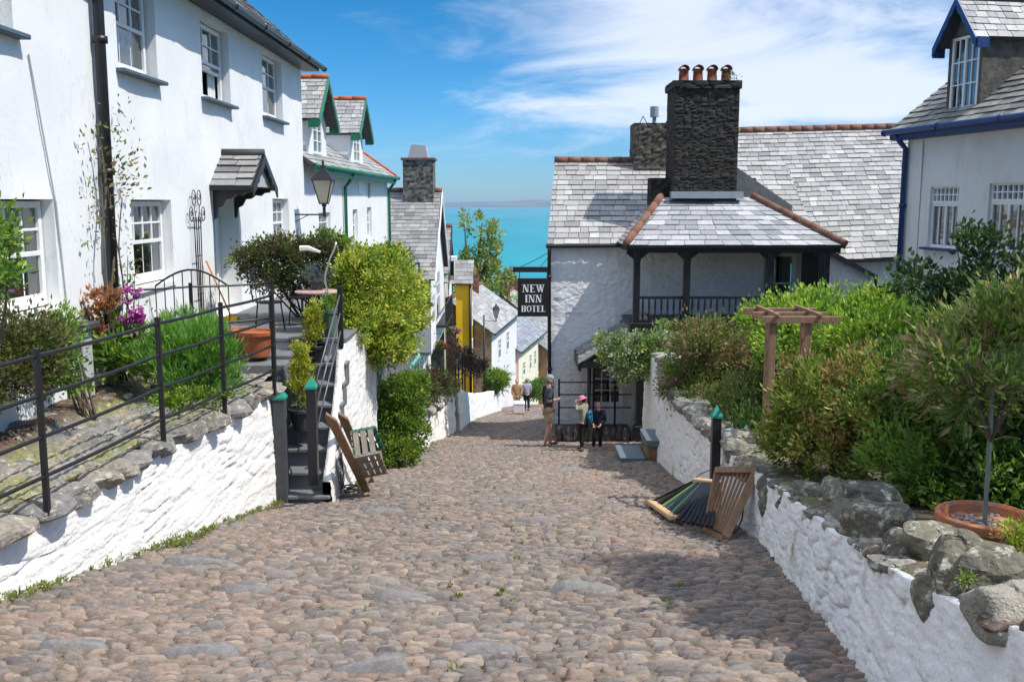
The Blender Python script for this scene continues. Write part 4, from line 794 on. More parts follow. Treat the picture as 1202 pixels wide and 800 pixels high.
hE, FE = lanehouse('distant slate roofed cottage under the hotel sign', (3.4, 78), 12, 9, -11.3, 2.8, -9.3, M_palewall, M_palewall, SLB, 45, [], chimney=[(8, .7)])
# ================================================================ THE INN
inn = thing('inn', 'white rubble hotel with slate roofs, black timber gallery and tall dark chimney', 'hotel', (4, 26, gz(25.8)))
FI = Frame((1.0, 25.8, 0), (1, 0, 0))
W1 = (1.12, 2.02, -5.55, -4.05); W2 = (5.75, 6.6, -3.0, -1.4); W3 = (3.3, 4.3, -5.6, -4.3)
facade('wall', FI, 0, 7.25, -6.9, -1.14, M_innwhite, inn, [W1, W2, W3], res=.04, amp=.02, cell=(.24, .09), seed=51, stone=.016, recess=.2)
window(inn, FI, *W1, d=-.06, cols=3, rows=4, sash=False, sill=False, fr=.09, bar=.03)
window(inn, FI, *W2, d=-.1, cols=1, rows=2, sash=True, sill=False, curtain=[(.0, .45), (.55, 1)]); window(inn, FI, *W3, d=-.06, cols=3, rows=3, sash=False, sill=False)
sd = Vector((.72, 7.4, 0)); FS = Frame((1.0+.72, 25.8+7.4, 0), tuple(-sd))
facade('side_wall', FS, 0, sd.length-.01, -9, -1.1, M_innwhite, inn, res=.2, amp=.03, seed=52, stone=.02)
mb = MB(); mb.prism([FS.p(0, -1.11, -.01), FS.p(sd.length, -1.11, -.01), FS.p(sd.length/2, 1.1, -.01)], tuple(-FS.n*.2)); mb.build('gable', M_innwhite, inn)
# left roof
slate_roof('roof', (.93, 25.68, -1.14), (8.2, 25.68, -1.14), (8.2, 29.5, 1.18), (1.3, 29.5, 1.18), M_slate, inn, rowh=.27, w=.33, seed=61, thick=.022)
slate_roof('roof', (8, 33.4, -1.2), (1.72, 33.4, -1.2), (1.3, 29.5, 1.18), (8, 29.5, 1.18), M_slate, inn, rowh=.4, w=.5, seed=62)
ridge(inn, [(1.28, 29.5, 1.22), (4.9, 29.5, 1.2)], .11, M_ridge, step=.4)
mb = MB(); mb.tube([(.9, 25.62, -1.18), (3.1, 25.62, -1.16)], .055, 8); mb.box(.98, 3.1, 25.70, 25.76, -1.22, -1.15); mb.build('gutter', M_black, inn, smooth=False)
pipe(inn, [(.99, 25.62, -1.18), (.99, 25.65, -1.4), (.99, 25.7, -1.6), (1.03, 25.7, -6.35)], .05, M_black, [(.99, 25.7, -2.0), (1.02, 25.7, -4.5)])
# tall right roof and its white walls
slate_roof('roof', (6.3, 27.0, -1.75), (19, 27.0, -1.22), (19, 33, 2.58), (6.9, 33, 2.28), M_slate, inn, rowh=.26, w=.33, seed=63, thick=.024)
slate_roof('roof', (19, 39, -1.5), (6.9, 39, -1.5), (6.9, 33, 2.28), (19, 33, 2.58), M_slate, inn, rowh=.5, w=.6, seed=64)
ridge(inn, [(6.85, 33, 2.32), (19, 33, 2.62)], .12, M_ridge, step=.4)
slate_roof('roof', (4.2, 28.5, -.4), (8.3, 28.5, -.4), (8.3, 33, 2.28), (6.9, 33, 2.28), M_slate, inn, rowh=.185, w=.27, seed=66) if 0 else None
FR = Frame((8.25, 27.25, 0), (1, 0, 0)); facade('wall', FR, 0, 5.4, -6, -1.35, M_innwhite, inn, res=.12, amp=.03, seed=53, stone=.02, top=lambda u: -1.72+.055*u)
mb = MB(); mb.beam((8.2, 27.0, -1.72), (13.6, 27.0, -1.50), .08, .09); mb.build('fascia', M_black, inn)
FL = Frame((8.2, 25.5, 0), (1, 0, 0)); facade('wall', FL, 0, 1.35, -6, -1.3, M_innwhite, inn, res=.12, amp=.03, seed=54, stone=.02, top=lambda u: -1.3-.52*u)
mb = MB(); mb.beam((8.1, 25.4, -1.2), (9.62, 25.4, -1.98), .1, .1); mb.tube([(9.6, 25.38, -1.95), (9.6, 25.38, -2.2), (9.52, 25.4, -2.35), (9.52, 25.4, -4)], .045, 8); mb.prism([(8.1, 25.45, -1.17), (9.6, 25.45, -1.95), (9.6, 27.3, -1.95), (8.1, 27.3, -1.17)], (0, 0, .05)); mb.build('lean_to_roof', M_black, inn)
# hipped wing over the gallery
A, B, Cc, D = Vector((2.8, 23.75, -1.08)), Vector((8.2, 23.75, -1.08)), Vector((6.45, 26.1, .1)), Vector((4.0, 26.1, .1))
slate_roof('roof', A, B, Cc, D, M_slate, inn, rowh=.29, w=.40, seed=65, pal=((.34, .35, .36), (.28, .29, .30), (.38, .38, .39), (.24, .25, .26)), thick=.018)
slate_roof('roof', (2.8, 27.9, -1.08), (2.8, 23.75, -1.08), (4.0, 26.1, .1), (4.0, 27.9, .1), M_slate, inn, rowh=.2, w=.3, seed=69)
mb = MB(); mb.prism([B-Vector((0, 0, .05)), Vector((8.2, 27.2, -.9)), Vector((6.45, 27.2, .1)), Cc-Vector((0, 0, .05))], (0, 0, -.04)); mb.prism([D, Cc, Vector((6.45, 27.2, .12)), Vector((4.0, 27.2, .12))], (0, 0, -.05)); mb.build('hip_deck', M_darkgrey, inn)
ridge(inn, [A+Vector((0, 0, .04)), D+Vector((0, 0, .04))], .10, M_ridge, step=.5, name='hip_tiles'); ridge(inn, [B+Vector((0, 0, .04)), Cc+Vector((0, 0, .04))], .10, M_ridge, step=.5, name='hip_tiles')
rubble_box('stone_gable', 3.75, 6.6, 26.4, 27.0, -.6, .62, M_darkstone, inn, res=.12, seed=75)
mb = MB(); mb.prism([(6.0, 26.38, .95), (6.0, 26.38, -.3), (7.6, 26.38, -.3), (7.6, 26.38, -.12)], (0, .6, 0)); mb.build('stone_gable_side', M_slab, inn)
mb = MB(); mb.beam((4.2, 25.78, .16), (6.1, 25.78, .16), .25, .18); mb.build('flashing', M_lead, inn)
ch = rubble_box('chimney', 4.27, 5.97, 25.9, 27.15, -.1, 3.02, M_darkstone, inn, res=.04, amp=.02, cell=(.22, .075), seed=71)
cp_ = rubble_box('chimney_cap', 4.22, 6.02, 25.86, 27.2, 2.92, 3.12, M_darkstone, ch, res=.05, amp=.03, cell=(.4, .2), seed=72)
for k in range(4):
    mb = MB(); c = Vector((4.56+k*.375, 26.3, 3.1)); Q = None
    mb.lathe([(.15, 0), (.16, .03), (.135, .06), (.125, .30), (.14, .33), (.14, .36), (.115, .36), (.11, .05)], c, 14)
    # hooded top: bent pantile cowl
    n = 9; vs = []
    for j in range(2):
        for i in range(n): a = math.pi*i/(n-1); vs.append(c+Vector((.135*math.cos(a), -.16+j*.32, .33+.13*math.sin(a))))
    for j in range(2):
        for i in range(n): a = math.pi*i/(n-1); vs.append(c+Vector((.115*math.cos(a), -.16+j*.32, .33+.105*math.sin(a))))
    fs = [(i, i+1, n+i+1, n+i) for i in range(n-1)]+[(2*n+i, 3*n+i, 3*n+i+1, 2*n+i+1) for i in range(n-1)]+[(i, 2*n+i, 2*n+i+1, i+1) for i in range(n-1)]+[(n+i, n+i+1, 3*n+i+1, 3*n+i) for i in range(n-1)]
    mb.add(vs, fs); mb.build('chimney_pot', mat('sooty_terracotta', (.30, .09, .045), .85, .35, 9, .4, 40, col2=(.03, .025, .022), c2s=6, c2w=(.5, .62)), ch, smooth=True)
rubble_box('chimney', 17.25, 18.4, 32.6, 33.6, 1.8, 7.6, M_darkstone, inn, res=.12, amp=.008, cell=(.3, .1), cols=((.12, .05, .035), (.18, .08, .05), (.12, .10, .085)), seed=88)
ch2 = rubble_box('chimney', 3.62, 5.3, 29.0, 30.1, .9, 2.28, M_darkstone, inn, res=.07, seed=73, cols=((.06, .055, .045), (.16, .15, .12), (.05, .045, .04)))
mb = MB(); mb.lathe([(.06, 0), (.06, .2), (.13, .2), (.13, .5), (.05, .52)], (4.25, 29.4, 2.28), 12); mb.build('flue', M_lead, ch2)
mb = MB(); mb.beam((4.6, 29.3, 2.28), (4.85, 29.3, 2.62), .04, .09); mb.beam((5.05, 29.3, 2.28), (4.82, 29.3, 2.62), .04, .09); mb.beam((3.8, 29.3, 2.28), (3.9, 29.3, 2.5), .02, .02); mb.beam((4.02, 29.3, 2.28), (3.9, 29.3, 2.5), .02, .02); mb.build('cowl', M_black, ch2)
leaf_mesh('chimney_weed', ch, [(5.85, 26.1, 3.3, .18, .15, .2)], 90, .07, [(.10, .16, .06), (.16, .2, .1)], 5, clump=.1)
# timber gallery
gl = MB(); gx = [3.11, 4.36, 6.43, 7.7]
for x in gx: gl = MB(); gl.box(x-.08, x+.08, 23.93, 24.11, -3.0, -1.22); gl.build('gallery_post', M_black, inn, bevel=.01)
mb = MB(); mb.box(2.85, 8.15, 23.92, 24.1, -1.27, -1.1); mb.box(2.95, 8.0, 23.9, 24.12, -3.36, -3.02); mb.box(2.95, 8.0, 24.12, 25.79, -3.1, -3.02); mb.box(2.9, 3.05, 24.1, 25.79, -1.25, -1.1); mb.box(7.9, 8.1, 24.1, 25.79, -1.25, -1.1)
for x in gx:
    for s in (-1, 1): mb.prism([(x+s*.071, 23.98, -1.27), (x+s*.28, 23.98, -1.27), (x+s*.18, 23.98, -1.36), (x+s*.10, 23.98, -1.42), (x+s*.071, 23.98, -1.55)], (0, .08, 0))
mb.build('gallery_frame', M_black, inn, bevel=.008)
bl = MB(); bl.box(3.18, 7.63, 23.97, 24.05, -2.42, -2.36); bl.box(3.18, 7.63, 23.97, 24.05, -3.0, -2.95)
x = 3.28
while x < 7.6:
    if min(abs(x-g) for g in gx) > .1: bl.lathe([(.02, 0), (.035, .12), (.018, .2), (.028, .32), (.02, .53)], (x, 24.01, -2.95), 8)
    x += .155
bl.build('balustrade', M_black, inn)
mb = MB(); mb.box(7.75, 7.95, 24.1, 25.79, -3, -1.25); mb.build('partition', M_black, inn)
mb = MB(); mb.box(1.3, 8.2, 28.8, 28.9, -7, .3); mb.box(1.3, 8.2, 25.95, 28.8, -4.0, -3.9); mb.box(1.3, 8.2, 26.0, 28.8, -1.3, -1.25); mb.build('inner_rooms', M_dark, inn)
# porch under the gallery
pc = MB(); 
slate_roof('porch_roof', (1.72, 25.79, -3.98), (1.72, 24.15, -3.98), (3.45, 24.15, -2.92), (3.45, 25.79, -2.92), M_slate, inn, rowh=.2, w=.3, seed=67, pal=SL_GREY, thick=.03)
mb = MB(); mb.prism([(1.68, 24.13, -3.98), (3.45, 24.13, -2.89), (3.45, 24.13, -2.99), (1.68, 24.13, -4.09)], (0, .05, 0), col=None); mb.build('porch_verge', M_greywall, inn)
mb = MB(); mb.prism([(1.85, 24.2, -4.06), (3.45, 24.2, -3.05), (3.45, 24.2, -4.06)], (0, .06, 0)); mb.box(1.78, 5.2, 24.15, 24.3, -4.2, -4.06); mb.prism([(1.68, 24.16, -3.95), (1.68, 24.16, -4.25), (1.75, 24.16, -4.32), (1.8, 24.16, -4.1)], (0, 1.6, 0)); mb.build('porch_fascia', M_black, inn)
for x, r in ((1.98, .05), (2.2, .03)): mb = MB(); mb.tube([(x, 24.3 if r > .04 else 25.5, -4.2), (x, 24.3 if r > .04 else 25.5, -6.2)], r, 8); mb.build('porch_post', M_black, inn)
mb = MB(); mb.box(3.18, 3.42, 24.1, 24.34, -6.2, -4.3); mb.box(3.13, 3.47, 24.06, 24.38, -6.25, -5.7)
mb.prism([(3.18, 24.16, -4.2), (3.18, 24.16, -4.55), (3.0, 24.16, -4.35), (2.9, 24.16, -4.2)], (0, .12, 0)); mb.build('porch_post', M_black, inn, bevel=.01)
mb = MB(); mb.box(3.5, 8, 25.0, 25.1, -6.3, -4.0); mb.build('ground_floor_wall', M_innwhite, inn)
# kerb and railing in front of the inn
kb = thing('stone_kerb', 'dark upright stone edging at the foot of the hotel railing', 'kerb', (2.1, 24.8, gz(24.8)))
mb = MB(); x = 1.12; k = 0
while x < 3.1: w = random.uniform(.1, .2); boulder_mb(mb, (x, 24.75, gz(24.8)+.15), w*.7, .1, .24+random.uniform(-.05, .05), 0, seed=500+k, col=(.12, .105, .095), flat=.9, res=12); x += w; k += 1
mb.build('stones', M_stone, kb); mb = MB(); mb.box(1.05, 3.15, 24.8, 25.8, -6.9, gz(24.8)+.2); mb.build('bed', M_darkgrey, kb)
rl = thing('railing', 'low black three bar railing in front of the hotel window', 'railing', (2.1, 24.95, gz(24.8)+.2))
mb = MB()
for z in (-4.72, -5.05, -5.4): mb.tube([(1.24, 24.95, z), (3.15, 24.95, z)], .018, 6)
mb.build('rails', M_black, rl)
for x in (1.24, 2.72): mb = MB(); mb.box(x-.025, x+.025, 24.92, 24.98, -6.2, -4.68); mb.lathe([(.03, 0), (.035, .02), (.02, .05), (.001, .06)], (x, 24.95, -4.68), 8); mb.build('post', M_black, rl)
# hanging sign
sg = thing('hanging_sign', 'black board sign with white capitals hanging off the hotel corner', 'sign', (.55, 25.5, -2.5))
mb = MB(); mb.box(.02, .95, 25.44, 25.54, -1.86, -1.72); mb.tube([(.75, 25.49, -1.73), (.98, 25.6, -1.45)], .01, 5); mb.build('bracket', M_black, sg, bevel=.006)
mb = MB(); mb.box(.15, .985, 25.46, 25.52, -3.04, -2.02); b_ = mb.build('board', M_black, sg, bevel=.008)
mb = MB()
for x in (.2, .93): mb.tube([(x, 25.49, -2.02), (x, 25.49, -1.86)], .012, 6)
mb.build('hanger', M_black, sg)
def serif_text(word, cx, z0, h, y, sp=1.0, wsc=1.0):
    T = h*.22; t = h*.085; sf = h*.06; out = []; defs = {'N': .80, 'E': .68, 'W': 1.05, 'I': .36, 'H': .82, 'O': .80, 'T': .72, 'L': .66}
    def bx(a, b, c, d): return [(a, c), (b, c), (b, d), (a, d)]
    def glyph(ch):
        w = defs[ch]*h; P = []
        if ch == 'N': P = [bx(t*.8, t*1.8, 0, h), bx(w-t*1.8, w-t*.8, 0, h), [(t*.8, h), (t*.8+T*1.05, h), (w-t*.8, 0), (w-t*.8-T*.95, 0)], bx(-t*.3, t*2.9, 0, sf), bx(-t*.6, t*1.5, h-sf, h), bx(w-t*2.9, w+t*.3, h-sf, h)]
        elif ch == 'E': P = [bx(t, t+T, 0, h), bx(0, w, 0, sf), bx(0, w, h-sf, h), bx(t, w*.72, h*.48, h*.48+sf), [(w-t*.6, 0), (w, 0), (w, h*.28)], [(w-t*.6, h), (w, h), (w, h*.74)], bx(w*.66, w*.74, h*.38, h*.64)]
        elif ch == 'W': P = [[(t*.3, h), (t*.3+T, h), (w*.34+T*.45, 0), (w*.34-t*.3, 0)], [(w*.34, 0), (w*.34+t, 0), (w*.5+t, h*.98), (w*.5, h*.98)], [(w*.48-t, h), (w*.48+T*.8, h), (w*.72+T*.4, 0), (w*.72-t*.5, 0)], [(w*.72, 0), (w*.72+t, 0), (w-t*.2, h), (w-t*1.2, h)], bx(-t, T+t*1.3, h-sf, h), bx(w-t*2.4, w+t*.6, h-sf, h), bx(w*.42, w*.5+T, h-sf, h)]
        elif ch == 'I': P = [bx(w/2-T/2, w/2+T/2, 0, h), bx(0, w, 0, sf), bx(0, w, h-sf, h)]
        elif ch == 'H': P = [bx(t, t+T, 0, h), bx(w-t-T, w-t, 0, h), bx(t, w-t, h*.47, h*.47+sf*1.2)]+[bx(a, a+T+2*t, c, c+sf) for a in (0, w-T-2*t) for c in (0, h-sf)]
        elif ch == 'T': P = [bx(w/2-T/2, w/2+T/2, 0, h), bx(w/2-T/2-t, w/2+T/2+t, 0, sf), bx(0, w, h-sf*1.2, h), [(0, h), (t*.7, h), (0, h*.72)], [(w, h), (w, h*.72), (w-t*.7, h)]]
        elif ch == 'L': P = [bx(t, t+T, 0, h), bx(0, T+2*t, h-sf, h), bx(0, w, 0, sf), [(w-t*.8, 0), (w, 0), (w, h*.3)]]
        elif ch == 'O':
            n = 28
            for i in range(n):
                a, b = 2*math.pi*i/n, 2*math.pi*(i+1)/n; o = lambda q: (w/2+w/2*math.cos(q), h/2+h*.52*math.sin(q)); i_ = lambda q: (w/2+(w/2-T*.95)*math.cos(q), h/2+(h*.52-sf)*math.sin(q)); P.append([o(a), o(b), i_(b), i_(a)])
        return w, P
    gs = [glyph(c) for c in word]; gap = h*.12*sp; tot = sum(g[0] for g in gs)+gap*(len(gs)-1); x = cx-tot/2*wsc; mb = MB()
    for gi, (w, P) in enumerate(gs):
        for k, poly in enumerate(P):
            yy = y-.004-.0012*(k % 7) if word != 'x' else y
            pts = [Vector((x+q[0]*wsc, yy, z0+q[1])) for q in poly]
            if sum(pts[i].x*pts[(i+1) % len(pts)].z-pts[(i+1) % len(pts)].x*pts[i].z for i in range(len(pts))) < 0: pts.reverse()
            mb.prism(pts, (0, .003, 0))
        x += (w+gap)*wsc
    return mb
M_letter = mat('white_lettering', (.82, .82, .80), .6, .03, 9, 0)
serif_text('NEW', .565, -2.39, .205, 25.459).build('lettering', M_letter, b_); serif_text('INN', .565, -2.66, .20, 25.459).build('lettering', M_letter, b_); serif_text('HOTEL', .565, -2.91, .165, 25.459, sp=.45).build('lettering', M_letter, b_)
wr = MB(); n = 14; a = Vector((.95, 25.5, -1.35)); b = PY(553, 320, 44)
wr.tube([a.lerp(b, i/n)-Vector((0, 0, .5*4*(i/n)*(1-i/n)*.6)) for i in range(n+1)], .012, 4); tag(wr.build('overhead_wire', M_black, loc=tuple(a)), 'thin black overhead wire running from the hotel corner towards the sea', 'wire')
# ================================================================ RIGHT HOUSE
UR = Vector((.158, -.987, 0)).normalized(); FH = Frame((8.86, 21.95, 0), UR)
hr = thing('house', 'pale rendered house with royal blue fascia, gutter and gabled dormer on the right', 'house', (9.5, 18, -3))
oR = [(.98, 1.98, -.98, .30), (2.95, 4.02, -.98, .34), (.95, 2.0, -3.1, -1.82), (2.95, 4.0, -3.1, -1.82), (5.6, 6.7, -.98, .34)]
facade('wall', FH, 0, 9.5, -4.2, 1.62, M_palewall, hr, oR, res=.25, amp=.02, seed=81, recess=.16)
mb = MB(); FH.box(mb, 0, .2, -4.2, 1.62, -8, -.01); mb.prism([FH.p(0, 1.62, -.01), FH.p(0, 1.62, -8), FH.p(0, 4.95, -4)], tuple(UR*.2)); FH.box(mb, 0, 9.5, -4.2, 1.62, -8.2, -8); FH.box(mb, 9.3, 9.5, -4.2, 1.62, -8, -.01); mb.build('end_wall', M_palewall, hr)
for i, o in enumerate(oR):
    w = window(hr, FH, o[0], o[1], o[2], o[3]-.36, d=-.06, cols=4, rows=1, sash=False, casement=True, sill=(i in (0, 1, 4)), sillmat=M_blue, curtain=[(.55, 1)] if i == 0 else [(0, 1)], fr=.05)
    mb = MB(); a, b, c, e = o[0], o[1], o[3]-.36, o[3]; FH.box(mb, a, b, c, c+.06, -.12, -.055); FH.box(mb, a, b, e-.04, e, -.12, -.055)
    for k in range(8): x = a+(b-a)*k/7; x = min(max(x, a+.018), b-.018); FH.box(mb, x-.017, x+.017, c+.06, e-.04, -.115, -.06)
    FH.box(mb, a, b, (c+e)/2, (c+e)/2+.025, -.117, -.062)
    mb.build('transom', M_white, w)
P = FH.p; slate_roof('roof', P(-.3, 1.55, .32), P(9.7, 1.55, .32), P(9.7, 5.0, -4), P(-.3, 5.0, -4), M_slate, hr, rowh=.21, w=.3, pal=((.24, .24, .21), (.20, .20, .18), (.28, .27, .23), (.17, .17, .16)), seed=83, thick=.022)
slate_roof('roof', P(9.7, 1.55, -8.3), P(-.3, 1.55, -8.3), P(-.3, 5.0, -4), P(9.7, 5.0, -4), M_slate, hr, rowh=.4, w=.5, seed=84)
ridge(hr, [P(-.3, 5.03, -4), P(9.7, 5.03, -4)], .1, M_ridge)
mb = MB(); FH.box(mb, -.28, 9.6, 1.36, 1.53, .25, .29); FH.box(mb, -.28, 9.6, 1.34, 1.38, 0, .25); mb.build('fascia', M_blue, hr)
gutter(hr, FH, -.35, 9.7, 1.52, .38, M_blue, .065)
pipe(hr, [P(.0, 1.5, .36), P(.02, 1.3, .2), P(.05, 1.15, .08), P(.05, -3.5, .08)], .06, M_blue, [P(.05, -.1, .08)])
dormer(hr, FH, 1.72, .56, 1.7, 3.35, 4.05, -.12, -3.3, M_blue, mat('slate_cheek', (.10, .095, .085), .9, .5, 5, .8, 12, col2=(.16, .14, .11), c2s=3), ((.34, .34, .33), (.28, .28, .27), (.40, .39, .38)), 85, M_darkgrey, winw=.46, over=.25, cols=4, rows=3)
cr = P(5.2, 0, -4.2); c3 = rubble_box('chimney', cr.x-.5, cr.x+.5, cr.y-.4, cr.y+.4, 4.6, 6.6, M_darkstone, hr, res=.08, amp=.006, cell=(.22, .08), cols=((.20, .08, .05), (.28, .12, .07), (.2, .17, .14)), seed=86)
mb = MB(); mb.tube([P(.62, 1.3, .012), P(.63, .3, .012), P(.62, -3, .012)], .012, 5); mb.build('cable', M_greywall, hr)
# ================================================================ OBJECTS ON THE LEFT
def railing(label, posts, top, base, rails, name='railing', r=.017, pw=.022, ext=None, cat='railing'):
    t = thing(name, label, cat, (posts[0][0], posts[0][1], base))
    for (x, y) in posts:
        mb = MB(); mb.box(x-pw, x+pw, y-pw, y+pw, base-.1, top+.03); mb.build('post', M_black, t, bevel=.005)
    P = [Vector((x, y, 0)) for x, y in posts]
    if ext: P = [Vector((ext[0], ext[1], 0))]+P
    for z in rails:
        mb = MB()
        pts = []
        for a, b in zip(P[:-1], P[1:]):
            for k in range(4): q = a.lerp(b, k/4); pts.append((q.x, q.y, z-.012*math.sin(math.pi*k/4)))
        pts.append((P[-1].x, P[-1].y, z)); mb.tube(pts, r, 8); mb.build('rail', M_black, t, smooth=True)
    return t
q = [PZ(55, 588, -2.3), PZ(192, 515, -2.3), PZ(264, 480, -2.3), PZ(322, 452, -2.3)]
railing('black iron post and rail fence with four rails along the terrace wall', [(-4.25, 2.0), (-4.02, 4.6)]+[(p.x, p.y) for p in q], -1.13, -2.33, (-1.16, -1.47, -1.79, -2.1))
railing('black two bar railing crossing the garden bed in front of the cottage', [(-4.8, 11.3), (-3.95, 11.8), (-3.1, 12.4)], -1.02, -2.2, (-1.04, -1.5), r=.013, pw=.02)
# posts with turquoise caps
def cap_post(label, x, y, zb, zt, m=None, w=.055, capm=None):
    t = thing('capped_post', label, 'post', (x, y, zb), 'posts with pointed turquoise caps')
    mb = MB(); mb.box(x-w, x+w, y-w, y+w, zb-.05, zt-.13); mb.build('post', m or M_black, t, bevel=.006)
    mb = MB(); c = w+.012; mb.add([(x-c, y-c, zt-.13), (x+c, y-c, zt-.13), (x+c, y+c, zt-.13), (x-c, y+c, zt-.13), (x, y, zt)], [(3, 2, 1, 0), (0, 1, 4), (1, 2, 4), (2, 3, 4), (3, 0, 4)])
    mb.box(x-c, x+c, y-c, y+c, zt-.16, zt-.13); mb.build('cap', capm or M_cap, t)
cap_post('dark grey post with turquoise pointed cap at the foot of the stone steps', -3.0, 12.18, gz(12.2), -2.36, M_darkgrey, .075)
cap_post('black post with turquoise pointed cap halfway up the stone steps, holding the handrail', -2.58, 12.15, -3.6, -2.22, w=.06)
cap_post('tall black post with turquoise cap on the right wall above the slatted sledges', 2.545, 11.72, -3.75, -2.50)
cap_post('short black post with turquoise cap half hidden behind right wall boulders', 3.06, 12.3, -3.3, -2.88)
cap_post('small far post with turquoise cap on the pier beside the hotel tree', 3.06, 18.6, -3.5, -3.03)
cap_post('lowest far post with turquoise cap just right of the pier top', 3.2, 18.3, -3.6, -3.2)
hr_ = thing('handrail', 'slanting dark grey three bar handrail rising beside the stone steps to a black post', 'handrail', (-2.5, 12.6, -3))
for k in range(3):
    mb = MB(); mb.tube([(-2.56, 12.2, -2.42-.3*k), (-2.46, 13.75, -1.30-.26*k)], .012, 8); mb.build('rail', MC['rail_grey'] if 'rail_grey' in MC else mat('rail_grey', (.10, .10, .11), .35, .1, 9, .1, 40, spec=.6), hr_, smooth=True)
mb = MB(); mb.box(-2.5, -2.43, 13.7, 13.77, -2.1, -1.2); mb.build('post', M_black, hr_, bevel=.005)
# lantern on bracket
def lantern(loc, label, s=1.0, rz=0):
    t = thing('wall_lantern', label, 'lantern', loc, 'old style lanterns on wall brackets'); x, y, z = loc; V = lambda a, b, c: (x+a*s, y+b*s, z+c*s)
    mb = MB(); mb.tube([V(-.62, 0, -.15), V(.0, 0, -.15)], .014*s, 6); mb.tube([V(-.62, 0, -.32), V(-.3, 0, -.16)], .008*s, 5); mb.tube([V(0, 0, -.19), V(0, 0, .02)], .03*s, 8); mb.tube([V(0, 0, -.0), V(0, 0, .05)], .045*s, 8); mb.build('bracket', M_black, t)
    b, tp, z0, z1 = .07*s, .175*s, .05*s, .48*s; c = [(-1, -1), (1, -1), (1, 1), (-1, 1)]
    mb = MB()
    for i in range(4):
        a = c[i]; d = c[(i+1) % 4]; mb.beam((x+a[0]*b, y+a[1]*b, z+z0), (x+a[0]*tp, y+a[1]*tp, z+z1), .016*s, .016*s); mb.beam((x+a[0]*tp, y+a[1]*tp, z+z1), (x+d[0]*tp, y+d[1]*tp, z+z1), .02*s, .02*s); mb.beam((x+a[0]*b, y+a[1]*b, z+z0), (x+d[0]*b, y+d[1]*b, z+z0), .02*s, .02*s)
    mb.build('frame', M_black, t); mb = MB()
    for i in range(4):
        a = c[i]; d = c[(i+1) % 4]; mb.add([(x+a[0]*b, y+a[1]*b, z+z0), (x+d[0]*b, y+d[1]*b, z+z0), (x+d[0]*tp, y+d[1]*tp, z+z1), (x+a[0]*tp, y+a[1]*tp, z+z1)], [(0, 1, 2, 3)])
    mb.build('pane', mat('frosted_glass', (.72, .68, .58), .4, .05, 9, 0, translucent=.6), t)
    mb = MB(); k = 1.414; mb.lathe([(tp*k*1.15, .48*s), (tp*k*.95, .53*s), (.07*s, .68*s), (.05*s, .70*s), (.06*s, .73*s), (.02*s, .76*s), (.03*s, .8*s), (.001, .86*s)], (x, y, z), 4, axis=Matrix.Rotation(R(45), 3, 'Z')); mb.build('roof', M_black, t); return t
lantern((-4.33, 22.4, -.12), 'large black street lantern with frosted panes on the white cottage corner', 1.25)
l2 = lantern((-.75, 45, -5.45), 'small black lantern on a tall thin post further down the lane', .9)
mb = MB(); mb.tube([(-1.32, 45, gz(45)-.1), (-1.32, 45, -5.3)], .04, 8); mb.build('post', M_black, l2, smooth=True)
mb = MB(); mb.box(-5.02, -4.88, 22.38, 22.42, -.5, 0); 
# wall trellis
tr = thing('wall_trellis', 'black wire trellis with four curled tops standing against white cottage wall', 'trellis', (-4.93, 15.2, -2.0))
mb = MB()
for k, yo in enumerate((-.16, -.05, .05, .16)):
    y0 = 15.2+yo; mb.tube([(-4.93, 15.2+yo*.6, -2.0), (-4.93, y0, -.25)], .009, 5); 
for z in (-1.45, -.85, -.3): mb.tube([(-4.93, 15.2-.15-.02*(z+1.4), z), (-4.93, 15.2+.15+.02*(z+1.4), z)], .008, 5)
for (yc, zc, rr) in ((14.93, -.2, .10), (15.08, .05, .11), (15.33, .05, .11), (15.5, -.2, .10)):
    mb.tube([(-4.93, yc+rr*math.sin(a)*.8, zc+rr*math.cos(a)*1.1) for a in np.linspace(0, 6.28, 15)], .008, 5); mb.tube([(-4.93, yc+.5*rr*(1-a/7)*math.sin(a), zc+.5*rr*(1-a/7)*math.cos(a)) for a in np.linspace(0, 6, 12)], .006, 5)
    mb.tube([(-4.93, yc, zc-rr), (-4.93, 15.2+(yc-15.2)*.6, -.32)], .007, 5)
mb.build('wires', M_black, tr)
# garden gate with scalloped top by the door
gt = thing('garden_gate', 'low black iron gate with arched top near the cottage door', 'gate', (-4.6, 13.3, -2.1)); mb = MB()
mb.tube([(-4.9+1.0*t, 13.2, -1.15+.22*math.sin(math.pi*t)) for t in np.linspace(0, 1, 12)], .014, 6)
for k in range(9): t = k/8; mb.tube([(-4.9+1.0*t, 13.2, -2.1), (-4.9+1.0*t, 13.2, -1.15+.22*math.sin(math.pi*t))], .008, 5)
mb.tube([(-4.9, 13.2, -1.9), (-3.9, 13.2, -1.9)], .012, 6); mb.build('bars', M_black, gt)
